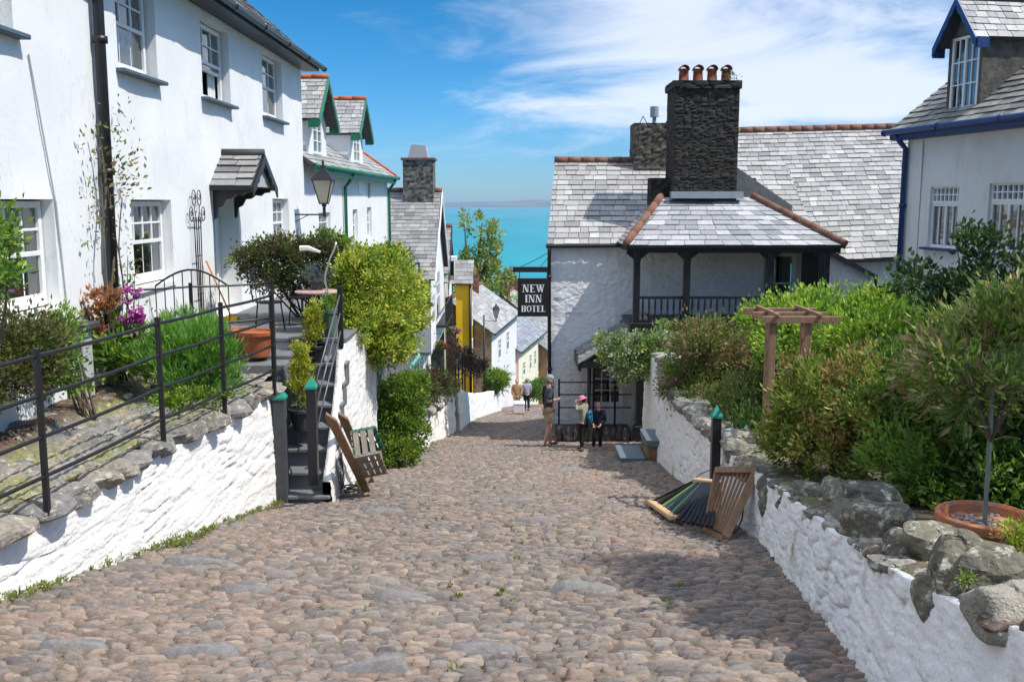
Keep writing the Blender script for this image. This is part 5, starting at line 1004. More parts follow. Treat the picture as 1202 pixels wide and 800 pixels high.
# round pots
def pot(parent, c, r, h, m, name='pot', soil=True, prof=None):
    x, y, z = c; mb = MB(); prof = prof or [(r*.68, 0), (r*.72, h*.1), (r*.95, h*.82), (r*1.08, h*.84), (r*1.1, h), (r*.98, h), (r*.95, h*.9)]
    mb.lathe(prof, c, 24); o = mb.build(name, m, parent, smooth=False, bevel=.004)
    if soil: mb = MB(); mb.lathe([(r*.93, h*.86), (r*.5, h*.89)], c, 16); mb.build('soil', M_soil, o)
    return o
p = PX(302, 410, -3.55)
tb = thing('terracotta_tub', 'round orange terracotta tub beside the railing end on the patio step', 'planter', (p.x, p.y, -2.14)); pot(tb, (p.x, p.y, -2.14), .24, .36, mat('glazed_terracotta', (.36, .10, .035), .5, .3, 6, .2, 30, spec=.5))
tb2 = thing('terracotta_tub', 'second smaller brown tub just behind the orange tub', 'planter', (-3.95, 13.6, -2.14)); pot(tb2, (-3.95, 13.6, -2.14), .2, .34, M_terra)
G_YG = ((.34, .32, .035), (.24, .29, .03), (.34, .34, .06), (.17, .23, .03)); G_DK = ((.035, .07, .02), (.05, .09, .025), (.03, .05, .02)); G_MID = ((.07, .15, .025), (.10, .19, .03), (.05, .11, .02)); G_BR = ((.22, .36, .04), (.16, .30, .04), (.28, .40, .06), (.10, .2, .03))
def potted_conifer(label, c, hpot, rpot, ztop, rf, seed, potm):
    t = thing('potted_conifer', label, 'potted shrub', c, 'columnar yellow green conifers in pots'); pot(t, c, rpot, hpot, potm)
    z0 = c[2]+hpot; H = ztop-z0; bl = [(c[0], c[1], z0+H*f, rf*k, rf*k, H*.2) for f, k in ((.15, .75), (.35, 1), (.55, .95), (.75, .75), (.9, .45))]
    leaf_mesh('foliage', t, bl, 3800, .04, ((.52, .52, .05), (.38, .42, .04), (.60, .56, .09), (.22, .30, .03)), seed, clump=.05, elong=2.0, up=1.1); mb = MB(); mb.tube([(c[0], c[1], z0-.03), (c[0], c[1], z0+H*.7)], [.02, .01], 6); mb.build('stem', M_bark, t)
potted_conifer('front yellow green conifer in a dark bowl halfway up the steps', (-2.83, 12.75, -3.06), .30, .19, -1.80, .155, 5, M_darkgrey)
potted_conifer('rear yellow green conifer in a rimmed black pot near the top of the steps', (-2.86, 13.78, -2.36), .30, .17, -1.47, .13, 6, M_black)
# round table with potted herbs
tb3 = thing('garden_table', 'round garden table with pinkish top beside the yellow green shrub', 'table', (-2.95, 14.6, -1.97))
mb = MB(); mb.lathe([(.0, 0), (.33, 0), (.35, .012), (.35, .03), (.0, .04)], (-2.95, 14.6, -1.38), 28); mb.build('top', mat('pink_stone', (.45, .30, .26), .8, .2, 7, .3, 40), tb3); mb = MB(); mb.tube([(-2.95, 14.6, -1.97), (-2.95, 14.6, -1.38)], .03, 8); mb.lathe([(.2, 0), (.18, .03), (.03, .05)], (-2.95, 14.6, -1.97), 16); mb.build('pedestal', M_black, tb3)
pp = thing('potted_herb', 'small grey green pot with fresh herbs hanging in front of the round table edge', 'potted plant', (-2.66, 14.0, -1.97)); pot(pp, (-2.66, 14.0, -1.97), .13, .42, mat('sage_pot', (.10, .16, .12), .6, .1, 5, .2, 30)); leaf_mesh('foliage', pp, [(-2.66, 14.0, -1.50, .15, .15, .1)], 700, .05, G_BR, 9, clump=.06)
pp = thing('potted_lavender', 'bushy grey lavender in a pot standing on the round table', 'potted plant', (-2.98, 14.7, -1.34)); pot(pp, (-2.98, 14.7, -1.34), .12, .14, M_darkgrey); leaf_mesh('foliage', pp, [(-2.98, 14.7, -1.1, .22, .2, .12)], 900, .06, ((.10, .16, .08), (.14, .20, .12), (.08, .07, .16)), 10, clump=.08, elong=5)
cp = thing('curved_pole', 'bent silver pole curving up beside the round table', 'pole', (-2.72, 14.3, -1.97)); mb = MB(); mb.tube([(-2.72, 14.3, -1.97), (-2.74, 14.3, -1.35), (-2.78, 14.3, -1.2), (-2.78, 14.3, -1.1), (-2.70, 14.3, -.85), (-2.62, 14.3, -.68), (-2.60, 14.3, -.6)], .014, 8); mb.build('tube', mat('silver_metal', (.55, .56, .58), .35, .1, 9, 0, metal=.7), cp, smooth=True)
def patio_chair(x, y, rz, label):
    t = thing('patio_chair', label, 'chair', (0, 0, 0)); mb = MB(); mb.lathe([(.0, 0), (.2, 0), (.21, .02), (0, .03)], (0, 0, .44), 18); mb.build('seat', M_black, t)
    for a in (45, 135, 225, 315):
        c, s_ = math.cos(R(a)), math.sin(R(a)); mb = MB(); mb.tube([(c*.17, s_*.17, .44), (c*.22, s_*.22, 0)], .012, 6); mb.build('leg', M_black, t)
    mb = MB(); mb.tube([(-.18, .15, .45), (-.19, .19, .7), (-.12, .22, .9), (0, .23, .96), (.12, .22, .9), (.19, .19, .7), (.18, .15, .45)], .012, 6)
    for k in (-.08, 0, .08): mb.tube([(k, .18, .46), (k, .22, .93)], .007, 5)
    mb.build('backrest', M_black, t); t.location = (x, y, PATZ); t.rotation_euler.z = rz
patio_chair(-3.7, 14.6, R(60), 'black wire patio chair on the dark patio under the bronze hedge')
patio_chair(-3.35, 15.3, R(-30), 'black wire patio chair nearest the round table')
br = thing('broom', 'orange handled broom leaning beside the white cottage door', 'broom', (-4.7, 15.75, -2)); mb = MB(); mb.tube([(-4.6, 15.7, -1.9), (-4.95, 15.6, -.95)], .014, 6); mb.build('handle', mat('orange_plastic', (.75, .22, .02), .5, .05, 9, 0), br); mb = MB(); mb.box(-4.72, -4.5, 15.62, 15.78, -2.0, -1.88); mb.build('head', M_yellow, br)
ub = thing('stone_ledge', 'small dark slate ledge box against the cottage wall by left window', 'ledge', (-4.85, 10.73, -2.2)); mb = MB(); mb.box(-4.97, -4.78, 10.62, 10.85, -2.2, -1.42); mb.build('box', M_greywall, ub, bevel=.01); mb = MB(); mb.box(-4.98, -4.7, 10.55, 10.9, -1.42, -1.35); mb.build('lid', M_darkgrey, ub, bevel=.01)
# ---------------- leaning sledge with crate on the left
sl = thing('sledge', 'weathered wooden sledge leaning on the white wall below the steps', 'sledge', (-2.1, 13.0, gz(13)))
A0 = PG(426, 578); A1 = PX(380, 487, -2.26); B1 = PX(395, 486, -2.30); B0 = A0+(B1-A1)*.95+Vector((-.05, 0, .0)); B0.z = gz(B0.y)+.02
Ld = (A1-A0).normalized(); Wd = (B1-A1); Wd = (Wd-Ld*Wd.dot(Ld)).normalized(); Nd = Ld.cross(Wd); Nd = Nd if Nd.x > 0 else -Nd; Lg = (A1-A0).length; gap = (B1-A1).length
for (a, b) in ((A0, A1), (B0, B1)):
    mb = MB(); w = .045
    mb.prism([a-Ld*0+Nd*.0, a+Nd*.11, b-Ld*.22+Nd*.11, b-Ld*.0+Nd*.03, b-Ld*.10+Nd*.0], tuple(Wd*w)); mb.build('runner', M_wood, sl, bevel=.004)
for f in (.12, .30): mb = MB(); c = A0.lerp(A1, f); e = B0.lerp(B1, f); mb.beam(c+Nd*.09, e+Nd*.09, .05, .03); mb.build('crossbar', M_wood, sl)
cr_ = thing('slatted_crate', 'grey and green slatted crate strapped on the leaning wooden sledge', 'crate', tuple(A0.lerp(A1, .35)+Nd*.2))
Oc = A0.lerp(A1, .22)+Nd*.115-Wd*.02; cl, cw, chh = .68, .40, .34
def cbx(mb, l0, l1, w0, w1, n0, n1): mb.add([Oc+Ld*l+Wd*w+Nd*n for n in (n0, n1) for w in (w0, w1) for l in (l0, l1)], [(0, 2, 3, 1), (4, 5, 7, 6), (0, 1, 5, 4), (2, 6, 7, 3), (0, 4, 6, 2), (1, 3, 7, 5)])
for nm, w0, m_ in (('side_slats', 0, M_greywood), ('side_slats', cw-.02, M_green)):
    mb = MB()
    for k in range(4): cbx(mb, 0, cl, w0, w0+.02, .01+k*.085, .075+k*.085)
    for l in (0, cl/3, 2*cl/3, cl-.04): cbx(mb, l, l+.045, w0-.015 if w0 == 0 else w0-.02, w0-.001 if w0 == 0 else w0, 0, chh)
    mb.build(nm, m_, cr_)
for l in (0, cl-.02):
    mb = MB()
    for k in range(3): cbx(mb, l, l+.02, .0, cw, .02+k*.1, .09+k*.1)
    mb.build('end_slats', M_greywood, cr_)
mb = MB()
for k in range(5): cbx(mb, .0, cl, .01+k*.08, .065+k*.08, -.01, .008)
mb.build('base', mat('crate_green', (.06, .18, .07), .7, .3, 5, .3, 30, col2=(.2, .19, .16), c2s=5, c2w=(.45, .55)), cr_)
nt_ = thing('rope_net', 'grey rope net hanging low on the white wall beside the sledge', 'net', (-2.33, 12.6, gz(12.6))); mb = MB()
for i in range(7): mb.tube([(-2.3+.01*math.sin(k), 12.3+.07*i+.02*math.sin(k*1.3+i), gz(12.4)+.08+.1*k) for k in range(6)], .006, 4)
for k in range(6): mb.tube([(-2.3+.02*math.sin(i), 12.3+.07*i, gz(12.4)+.08+.1*k+.02*math.sin(i*2)) for i in range(7)], .006, 4)
mb.tube([(-2.2+.1*math.cos(a), 12.75+.12*math.sin(a), gz(12.7)+.05+.01*a) for a in np.linspace(0, 12, 30)], .012, 5); mb.build('cords', M_darkgrey, nt_)
# ================================================================ RIGHT SIDE OBJECTS
sr = thing('slatted_sledge', 'brown slatted wooden sledge propped upright against the right wall', 'sledge', (2.05, 9.55, gz(9.5)))
BL, BR, TL, TR = PG(829, 622)+Vector((0, 0, .02)), PG(850, 633)+Vector((0, 0, .02)), PX(843, 553, 2.24), PX(886, 553, 2.60)
def lerp2(u, v): return BL.lerp(BR, u).lerp(TL.lerp(TR, u), v)
nn_ = (BR-BL).cross(TL-BL).normalized(); nn_ = nn_ if nn_.y < 0 else -nn_
for k in range(8): u = (k+.5)/8; mb = MB(); mb.beam(lerp2(u, .04), lerp2(u, .97), .028, .022, up=nn_); mb.build('slat', M_wood, sr)
for (a, b, w, d, m_) in ((lerp2(-.08, -.02), lerp2(1.05, -.02), .05, .06, M_wood), (lerp2(-.08, 1.0), lerp2(1.08, 1.0), .07, .09, M_wood), (lerp2(1.04, 0), lerp2(1.04, 1), .05, .08, M_wood), (lerp2(-.04, 0), lerp2(-.04, 1), .05, .05, M_wood)):
    mb = MB(); mb.beam(a, b, w, d, up=nn_); mb.build('frame_bar', m_, sr, bevel=.004)
sb = thing('covered_sledge', 'collapsed low sledge of black and green striped slats with pale wooden end bars', 'sledge', (1.7, 10.6, gz(10.6)))
E0, E1 = PG(762, 593)+Vector((0, 0, .06)), PG(791, 614)+Vector((0, 0, .06)); U0, U1 = PY(816, 563, 11.3), PY(845, 567, 10.9)
for (a, b) in ((E0, E1), (U0, U1)): mb = MB(); mb.beam(a, b, .10, .055); mb.build('end_bar', M_woodpale, sb, bevel=.01)
L0, L1 = PG(800, 628)+Vector((0, 0, .10)), PG(838, 632)+Vector((0, 0, .12))
stripes = [(.0, .07, 0), (.075, .10, 2), (.105, .17, 0), (.175, .205, 1), (.21, .25, 3), (.255, .36, 0), (.365, .38, 2), (.385, .55, 0), (.555, .75, 0), (.755, .99, 0)]
sm_ = [mat('black_canvas', (.012, .014, .02), .7, .3, 5, .4, 20), mat('yellow_green_strap', (.33, .38, .08), .7, .1, 5, .1, 20), mat('dark_green_strap', (.03, .10, .06), .7, .1, 5, .1, 20), mat('teal_strap', (.04, .12, .11), .7, .1, 5, .1, 20)]
mb = MB(); lo = [E0.lerp(E1, min(1, s_*2.1)).lerp(L0.lerp(L1, max(0, (s_-.45)/.55)), 0 if s_ < .45 else 1) for s_ in [0]]
def lowp(s_): return E0.lerp(E1, s_/.45) if s_ < .45 else E1.lerp(L1, (s_-.45)/.55)
for (s0, s1, k) in stripes:
    if True:
        lo_, hi = lowp((s0+s1)/2), U0.lerp(U1, (s0+s1)/2); mb.cur = k; wd_ = max(.022, (s1-s0)*.62)
        for q_ in range(max(1, int(wd_/.035))):
            nq = max(1, int(wd_/.035)); o_ = (q_+.5)/nq; sa = s0+(s1-s0)*o_; a_, b_ = lowp(sa), U0.lerp(U1, sa); b_ = b_+(b_-a_).normalized()*random.uniform(-.03, .04); a_ = a_-Vector((0, 0, random.uniform(0, .02))); mb.beam(a_, b_, wd_/nq*.86, .028)
        continue
    mb.cur = k; n = 9; P = []
    for j in range(n):
        f = j/(n-1)
        for s_ in (s0, (s0+s1)/2, s1):
            lo_ = lowp(s_); hi = U0.lerp(U1, s_); q = lo_.lerp(hi, f); q.z += .07*math.sin(math.pi*f)-(.0 if s_ < .5 else .0)+(.018 if s_ == (s0+s1)/2 else 0); q.x += .04*math.sin(math.pi*f)*s_; P.append(q)
    mb.grid(P, 3, n)
    P2 = [p-Vector((.0, 0, .035)) for p in P]; mb.grid(P2, 3, n)
mb.mi = mb.mi; mb.build('dark_slats', sm_, sb)
mb = MB(); mb.beam(E0.lerp(E1, .1)-Vector((0, 0, .03)), U0-Vector((0, 0, .06)), .04, .05); mb.beam(E1-Vector((0, 0, .03)), U1-Vector((0, 0, .06)), .04, .05); mb.beam(U0-Vector((0, 0, .03)), Vector((U0.x, U0.y, gz(U0.y))), .04, .04); mb.beam(U1-Vector((0, 0, .03)), Vector((U1.x, U1.y, gz(U1.y))), .04, .04); mb.build('frame', M_wood, sb)
mb = MB(); pts = [Vector((2.55, 9.9, -2.9)), Vector((2.45, 9.8, -3.1)), Vector((2.42, 9.75, -3.3)), Vector((2.36, 9.7, -3.42))]; mb.tube(pts, .008, 5); pts = [PX(846, 546, 2.55), PX(822, 556, 2.52), PX(806, 570, 2.5), PX(800, 578, 2.5)]; mb.tube(pts, .007, 5); mb.build('rope', M_black, sb)
# door steps beside the pier
ds = thing('gate_steps', 'two grey painted steps with pale nosings and brick side by the right wall end', 'steps', (2.5, 18.8, gz(18.8)))
zq = gz(18.8); mb = MB(); mb.box(2.12, 2.62, 18.3, 19.3, zq-.3, zq+.16); mb.build('step', M_lead if 0 else mat('blue_grey_step', (.13, .17, .19), .7, .1, 6, .2, 30), ds, bevel=.01); mb = MB(); mb.box(2.12, 2.24, 18.29, 19.31, zq+.161, zq+.166); mb.build('nosing', mat('pale_nosing', (.42, .45, .46), .8, .1, 6, .2, 30), ds); mb = MB(); mb.box(2.62, 2.72, 18.25, 19.25, zq+.521, zq+.526); mb.build('nosing', mat('pale_nosing', (.42, .45, .46), .8, .1, 6, .2, 30), ds)
mb = MB(); mb.box(2.62, 2.93, 18.25, 19.25, zq+.40, zq+.52); mb.build('step', MC['blue_grey_step'], ds, bevel=.01); rubble_box('brick_side', 2.64, 2.92, 18.3, 19.2, zq-.3, zq+.4, M_darkstone, ds, res=.04, amp=.006, cell=(.2, .075), cols=((.22, .10, .06), (.32, .16, .10), (.25, .22, .18)), seed=90)
# wooden garden arch
ar = thing('garden_arch', 'brown timber garden arch with ladder sides rising from the right hand shrubs', 'arch', (3.15, 11.3, -3.1))
for (x, y) in ((3.08, 11.3), (3.26, 12.1), (3.50, 11.3), (3.70, 12.1)): mb = MB(); mb.box(x-.04, x+.04, y-.04, y+.04, -3.2, -1.36); mb.build('post', M_wood, ar, bevel=.005)
for (xa, xb) in ((3.08, 3.26), (3.50, 3.70)):
    for z in (-2.9, -2.6, -2.3, -2.0, -1.72, -1.5): mb = MB(); mb.beam((xa, 11.34, z), (xb, 12.06, z), .03, .03); mb.build('rung', M_wood, ar)
for y in (11.25, 11.7, 12.15): mb = MB(); mb.box(2.94, 3.86, y-.025, y+.025, -1.42, -1.34); mb.build('beam', M_wood, ar, bevel=.004)
for k in range(2): x = 3.12+k*.5; mb = MB(); mb.box(x-.02, x+.02, 11.2, 12.2, -1.339, -1.305); mb.build('rafter', M_wood, ar, bevel=.004)
# big terracotta pot with standard plant
bp_ = thing('terracotta_pot', 'large wide terracotta pot on the right wall terrace holding a staked young plant', 'planter', (2.78, 5.45, -2.12))
pot(bp_, (2.78, 5.45, -2.12), .255, .30, M_terra, soil=False, prof=[(.17, 0), (.19, .03), (.225, .22), (.26, .23), (.275, .25), (.275, .30), (.25, .31), (.235, .29), (.225, .24)])
mb = MB()
for i in range(150): a = random.uniform(0, 6.28); r_ = .215*math.sqrt(random.random()); boulder_mb(mb, (2.78+r_*math.cos(a), 5.45+r_*math.sin(a), -2.12+.245), .018, .014, .012, a, seed=i, col=random.choice([(.4, .36, .32), (.28, .2, .15), (.5, .47, .43)]), res=6)
mb.lathe([(.23, .225), (.0, .24)], (2.78, 5.45, -2.12), 16, col=(.14, .09, .06)); mb.build('gravel', M_stone, bp_)
# lane things
def iron_lane_rail(): pass
railing('dark blue iron railing above the white wall further down the lane', [(-1.78, 29.8), (-1.75, 31), (-1.7, 32.4), (-1.68, 33.8)], -5.1, -6.9, (-5.1, -5.5, -5.9), r=.02, pw=.03)
def basket(c, label, pal):
    t = thing('hanging_basket', label, 'hanging basket', c, 'hanging baskets on the street fronts'); x, y, z = c
    mb = MB(); mb.lathe([(.02, -.18), (.12, -.14), (.19, -.04), (.2, 0), (.1, .0)], c, 14); mb.build('bowl', M_darkgrey, t); leaf_mesh('flowers', t, [(x, y, z+.08, .24, .24, .14)], 500, .09, pal, 5, clump=.09, elong=1.4, mat_=M_petal); mb = MB(); mb.tube([(x, y, z+.55), (x, y, z+.1)], .008, 4); mb.tube([(x, y, z+.55), (x-.4, y, z+.55)], .015, 5); mb.build('hook', M_black, t)
c = PX(520, 406, -3.0); basket(tuple(c), 'hanging basket of red flowers under the jettied white gable', ((.5, .02, .05), (.08, .2, .04), (.05, .14, .03), (.6, .05, .1)))
c = PX(534, 388, -2.75); basket(tuple(c), 'hanging basket of pink flowers beside the yellow cottage', ((.5, .08, .3), (.08, .2, .04), (.6, .3, .35), (.05, .14, .03)))
gb = thing('green_bracket', 'green painted bent handrail on white cottage front beyond the big shrub', 'handrail', tuple(PX(470, 435, -3.3))); mb = MB(); mb.tube([PX(464, 434, -3.3), PX(480, 434, -3.3), PX(492, 417, -3.1)], .05, 6); mb.build('bar', mat('mint_paint', (.06, .42, .32), .5, .05, 9, 0), gb)
gf = thing('green_porch_frame', 'thin green framed glass porch between the two left cottages', 'porch', tuple(PY(487, 330, 39))); mb = MB(); P_ = [PY(484, 312, 39), PY(484, 345, 39), PY(492, 308, 39), PY(492, 345, 39)]; mb.beam(P_[0], P_[1], .08, .08); mb.beam(P_[2], P_[3], .08, .08); mb.beam(P_[0], P_[2], .08, .08); mb.build('frame', M_green, gf)
# ================================================================ PLANTS
def bl(px, py, Y, rx, rz, ry=None): c = PY(px, py, Y); return (c.x, c.y, c.z, rx, ry or rx, rz)
# left, near
shrub('bright green leafy young tree at the far left edge before the sash window', tuple(PX(-8, 460, -4.5)), [bl(-4, 265, 8.0, .15, .18), bl(-30, 300, 7.9, .28, .33), bl(2, 318, 8.1, .14, .12), bl(16, 290, 8.2, .10, .08)], 1000, .075, G_BR, 31, cat='tree', name='small_tree', clump=.12, elong=1.9)
shrub('bronze and green rounded shrub by the first sash window, left edge', tuple(PX(30, 450, -4.5)), [bl(15, 408, 8.9, .44, .36), bl(45, 425, 9.3, .32, .28), bl(-25, 425, 8.6, .42, .42)], 9000, .055, ((.10, .13, .03), (.14, .08, .04), (.17, .19, .05), (.06, .10, .02)), 32, clump=.13)
shrub('fresh green bush beside the bronze shrub, left of the foxglove', (-4.55, 10.1, -2.25), [bl(62, 405, 9.9, .26, .38), bl(75, 380, 10.2, .12, .2)], 3000, .05, G_BR, 33, clump=.1)
shrub('orange brown withered plant in a pot next to the black downpipe', (-4.7, 11.3, -2.1), [bl(115, 365, 11.2, .17, .22), bl(112, 390, 11.2, .1, .15), bl(126, 350, 11.2, .1, .1)], 700, .08, ((.42, .17, .06), (.35, .2, .10), (.5, .25, .12)), 34, cat='plant', name='withered_plant', clump=.08)
fx = thing('foxglove', 'tall pink foxglove spikes in front of the black downpipe', 'flower', (-4.5, 11.5, -2.2))
mb = MB(); spikes = [(150, 300, 395), (158, 325, 395), (139, 335, 398), (163, 352, 398)]
fl = []
for (px, t0, b0) in spikes: a = PY(px, t0, 11.4); b = PY(px-2, b0+40, 11.4); mb.tube([b, b.lerp(a, .5), a], [.014, .01, .004], 5); fl += [tuple(b.lerp(a, k))+(.035, .035, .03) for k in np.linspace(.45, .9, 12)]
mb.build('stem', M_leaf if 0 else mat('green_stem', (.10, .18, .04), .7, .2, 9, 0), fx); leaf_mesh('flowers', fx, fl, 700, .045, ((.45, .05, .35), (.55, .12, .42), (.6, .25, .5)), 35, clump=.03, elong=1.3, mat_=M_petal, droop=1.0)
leaf_mesh('foliage', fx, [bl(148, 410, 11.4, .35, .18), bl(135, 395, 11.5, .25, .15)], 1300, .13, G_BR, 36, clump=.14, elong=2.4)
gbx = thing('grassy_bush', 'big rounded bright green feathery bush behind the railings', 'bush', (-3.95, 11.2, -2.25))
leaf_mesh('foliage', gbx, [bl(222, 420, 11.3, .5, .5), bl(190, 425, 11.2, .3, .38), bl(255, 425, 11.4, .32, .42), bl(225, 395, 11.4, .34, .38)], 16000, .12, ((.17, .38, .05), (.22, .44, .07), (.12, .28, .04), (.28, .46, .14)), 37, clump=.09, elong=9, up=1.5, shell=.5)
gc = leaf_mesh('ground_cover', None, [bl(235, 463, 10.6, .35, .05), bl(200, 470, 10.2, .2, .05), bl(165, 415, 11.2, .3, .08), bl(85, 450, 9.4, .3, .06), bl(278, 425, 12.0, .15, .08)], 3500, .04, ((.26, .36, .03), (.2, .32, .04), (.14, .24, .03)), 38, clump=.06, elong=1.5); gc['kind'] = 'stuff'
cl_ = thing('wall_climber', 'sparse brownish climber twining up the black downpipe', 'climber', (-4.85, 11.9, -2.2)); mb = MB()
for s0 in range(4): mb.tube([(-4.86, 11.55+.17*s0+.12*math.sin(k*.9+s0*2), -2.2+k*.28) for k in range(12-s0)], .014 if s0 < 2 else .008, 5)
mb.build('stem', M_bark, cl_); leaf_mesh('foliage', cl_, [(-4.82, 12.0, .9, .08, .45, .35), (-4.84, 12.2, .3, .08, .4, .3), (-4.84, 12.1, -.6, .08, .4, .5), (-4.84, 11.4, .1, .08, .2, .8), (-4.84, 11.8, -1.4, .08, .4, .4)], 420, .075, ((.30, .22, .10), (.16, .2, .06), (.25, .16, .08), (.12, .18, .04)), 39, clump=.2, nclump=60)
# big yellow green shrub above the patio wall
shrub('large yellow green flowering shrub spilling over the patio wall', (-2.75, 15.6, -2.0), [bl(443, 348, 16.6, .80, .74, .7), bl(420, 322, 15.4, .40, .40), bl(468, 372, 17.4, .56, .55), bl(440, 385, 16, .55, .5), bl(452, 408, 16.6, .45, .30), bl(418, 375, 15.2, .28, .35), bl(474, 345, 17.8, .42, .42), bl(452, 305, 16.9, .42, .25)], 46000, .068, ((.48, .50, .06), (.36, .45, .045), (.60, .60, .14), (.20, .33, .03), (.42, .50, .06), (.09, .17, .02)), 40, clump=.12, elong=1.8, shell=.7, stems=12, stemr=.03)
shrub('fresh green shrub growing at the foot of the patio wall corner on the street', tuple(PG(468, 547)), [bl(470, 470, 17.8, .46, .46), bl(474, 505, 17.6, .46, .5), bl(466, 528, 17.2, .38, .28), bl(482, 452, 18.2, .3, .25)], 22000, .066, ((.14, .26, .03), (.20, .31, .04), (.08, .16, .02), (.27, .33, .05)), 41, clump=.11, elong=1.9, stems=8)
shrub('dark bronze hedge over the patio in front of the cottage door', (-3.6, 16.6, -2.0), [bl(300, 305, 15.6, .35, .24), bl(335, 300, 15.8, .45, .28), bl(372, 300, 16.2, .4, .3), bl(315, 325, 15.6, .4, .18), bl(355, 330, 16, .4, .25), bl(385, 315, 15.8, .3, .4)], 15000, .06, ((.09, .06, .04), (.07, .10, .025), (.10, .15, .03), (.13, .09, .05), (.05, .07, .02)), 42, cat='hedge', name='hedge', clump=.13, stems=9)
shrub('light green climber tips crowning the bronze hedge', (-3.4, 17.2, -2.0), [bl(365, 283, 16.6, .6, .13), bl(290, 300, 15.9, .25, .12), bl(400, 290, 16.4, .4, .16), bl(330, 288, 16.4, .4, .1)], 3500, .065, G_BR+((.2, .26, .04),), 43, cat='climber', name='climber', clump=.11)
dw = MB(); a = PY(352, 292, 15.2); b = PY(376, 296, 15.2); dw.tube([a, a.lerp(b, .4)+Vector((0, 0, .03)), b], [.05, .045, .02], 6); tag(dw.build('driftwood', mat('bleached_wood', (.7, .66, .6), .8, .1, 5, .3, 20), loc=tuple(a)), 'bleached pale driftwood branch lying on top of the bronze hedge', 'driftwood')
# further left of lane
shrub('low dark green shrub with red flowers on the white wall past the big bush', tuple(PY(512, 470, 23)), [bl(513, 448, 23, .38, .3), bl(525, 455, 24.5, .3, .22), bl(500, 462, 21.5, .3, .18)], 4500, .08, ((.06, .10, .03), (.10, .16, .04), (.14, .06, .05)), 44, clump=.13)
shrub('dark brown leafless looking climber over the lane railing', tuple(PY(550, 440, 33)), [bl(548, 424, 33, .45, .38), bl(535, 405, 33, .2, .35), bl(562, 432, 34, .35, .28)], 3500, .09, ((.10, .06, .05), (.14, .10, .08), (.06, .05, .04)), 45, cat='climber', name='climber', clump=.15)
shrub('green palm like fern behind the lower lane wall', tuple(PY(583, 458, 46.5)), [bl(584, 446, 46.5, .5, .42)], 2200, .24, G_BR, 46, cat='fern', name='fern', clump=.2, elong=5)
shrub('round dark clipped shrub on the lower lane wall', tuple(PY(575, 463, 45.3)), [bl(575, 458, 45.3, .34, .3)], 2400, .08, G_DK, 47, clump=.08)
shrub('bright green hedge beyond the walkers where the lane bends', tuple(PY(627, 470, 54)), [bl(626, 458, 54, .65, .5), bl(634, 450, 55, .4, .3)], 3500, .12, G_MID+((.14, .3, .03),), 48, cat='hedge', name='hedge', clump=.2)
# ivory blossom tree by the inn porch
shrub('light green variegated small tree in front of the hotel porch', (3.7, 21.6, -3.6), [bl(745, 408, 21.8, .55, .35), bl(775, 412, 21.6, .55, .42), bl(760, 432, 21.6, .5, .25), bl(718, 418, 21.8, .22, .15), bl(735, 432, 21.6, .35, .25), bl(705, 398, 21.9, .12, .1), bl(780, 390, 21.8, .3, .2)], 11000, .08, ((.20, .30, .10), (.33, .38, .20), (.14, .25, .05), (.28, .38, .06), (.40, .43, .28)), 49, cat='tree', name='small_tree', clump=.14, elong=1.7, stems=9)
# right garden masses
shrub('reddish tipped green shrub standing over the right wall near the hotel', (3.6, 16.8, -3.4), [bl(835, 420, 17.2, .65, .6), bl(865, 405, 17.6, .6, .4), bl(810, 445, 16.8, .5, .5), bl(840, 470, 16.4, .7, .4), bl(880, 430, 17, .5, .5), bl(805, 400, 17.8, .25, .2), bl(822, 395, 16.6, .5, .28)], 24000, .075, ((.13, .21, .04), (.18, .27, .05), (.30, .16, .09), (.08, .13, .025), (.34, .24, .16), (.15, .25, .05)), 50, clump=.16, elong=2.2, stems=12, stemr=.03)
shrub('small pale green domed shrub between the stone wall and timber arch', (3.45, 14.0, -3.3), [bl(872, 470, 13.9, .5, .34), bl(885, 490, 13.4, .42, .3), bl(895, 462, 14.2, .35, .3)], 11000, .06, ((.18, .24, .05), (.13, .2, .04), (.25, .27, .09), (.08, .13, .03)), 51, clump=.1)
shrub('tangled green plants with pale stalks beside the short capped post', (3.2, 12.9, -3.2), [bl(885, 498, 12.6, .28, .2), bl(880, 515, 12.4, .22, .15)], 1500, .09, G_MID, 52, cat='plant', name='flowering_plant', clump=.12, elong=4)
shrub('bright lime green climbing bush behind the timber arch', (4.6, 13.6, -3.0), [bl(920, 372, 14.6, .6, .2), bl(968, 372, 14.2, .7, .33), bl(1010, 385, 13.6, .7, .45), bl(950, 400, 13.6, .8, .5), bl(1060, 395, 13, .6, .35), bl(892, 384, 14.8, .3, .18), bl(1000, 430, 13, .8, .5), bl(1040, 360, 13.6, .4, .2), bl(1070, 425, 12, .6, .45), bl(1020, 400, 12.4, .6, .4)], 32000, .085, ((.24, .42, .04), (.32, .48, .05), (.17, .33, .04), (.40, .50, .07), (.10, .2, .03)), 53, clump=.17, elong=2.0, stems=12, stemr=.03)
shrub('broad copper tinged evergreen shrub overhanging the white wall on the right', (3.35, 9.6, -2.7), [bl(960, 480, 9.6, .50, .46), bl(930, 510, 9.6, .34, .34), bl(1000, 470, 9.2, .45, .42), bl(985, 520, 9.0, .5, .3), bl(1040, 500, 8.6, .45, .42), bl(1030, 440, 9.4, .42, .28), bl(945, 450, 10, .3, .3)], 30000, .062, ((.20, .27, .04), (.28, .34, .06), (.34, .20, .08), (.08, .12, .02), (.38, .38, .08), (.20, .29, .05)), 54, clump=.11, elong=2.6, stems=16, stemr=.02, fill=.4)
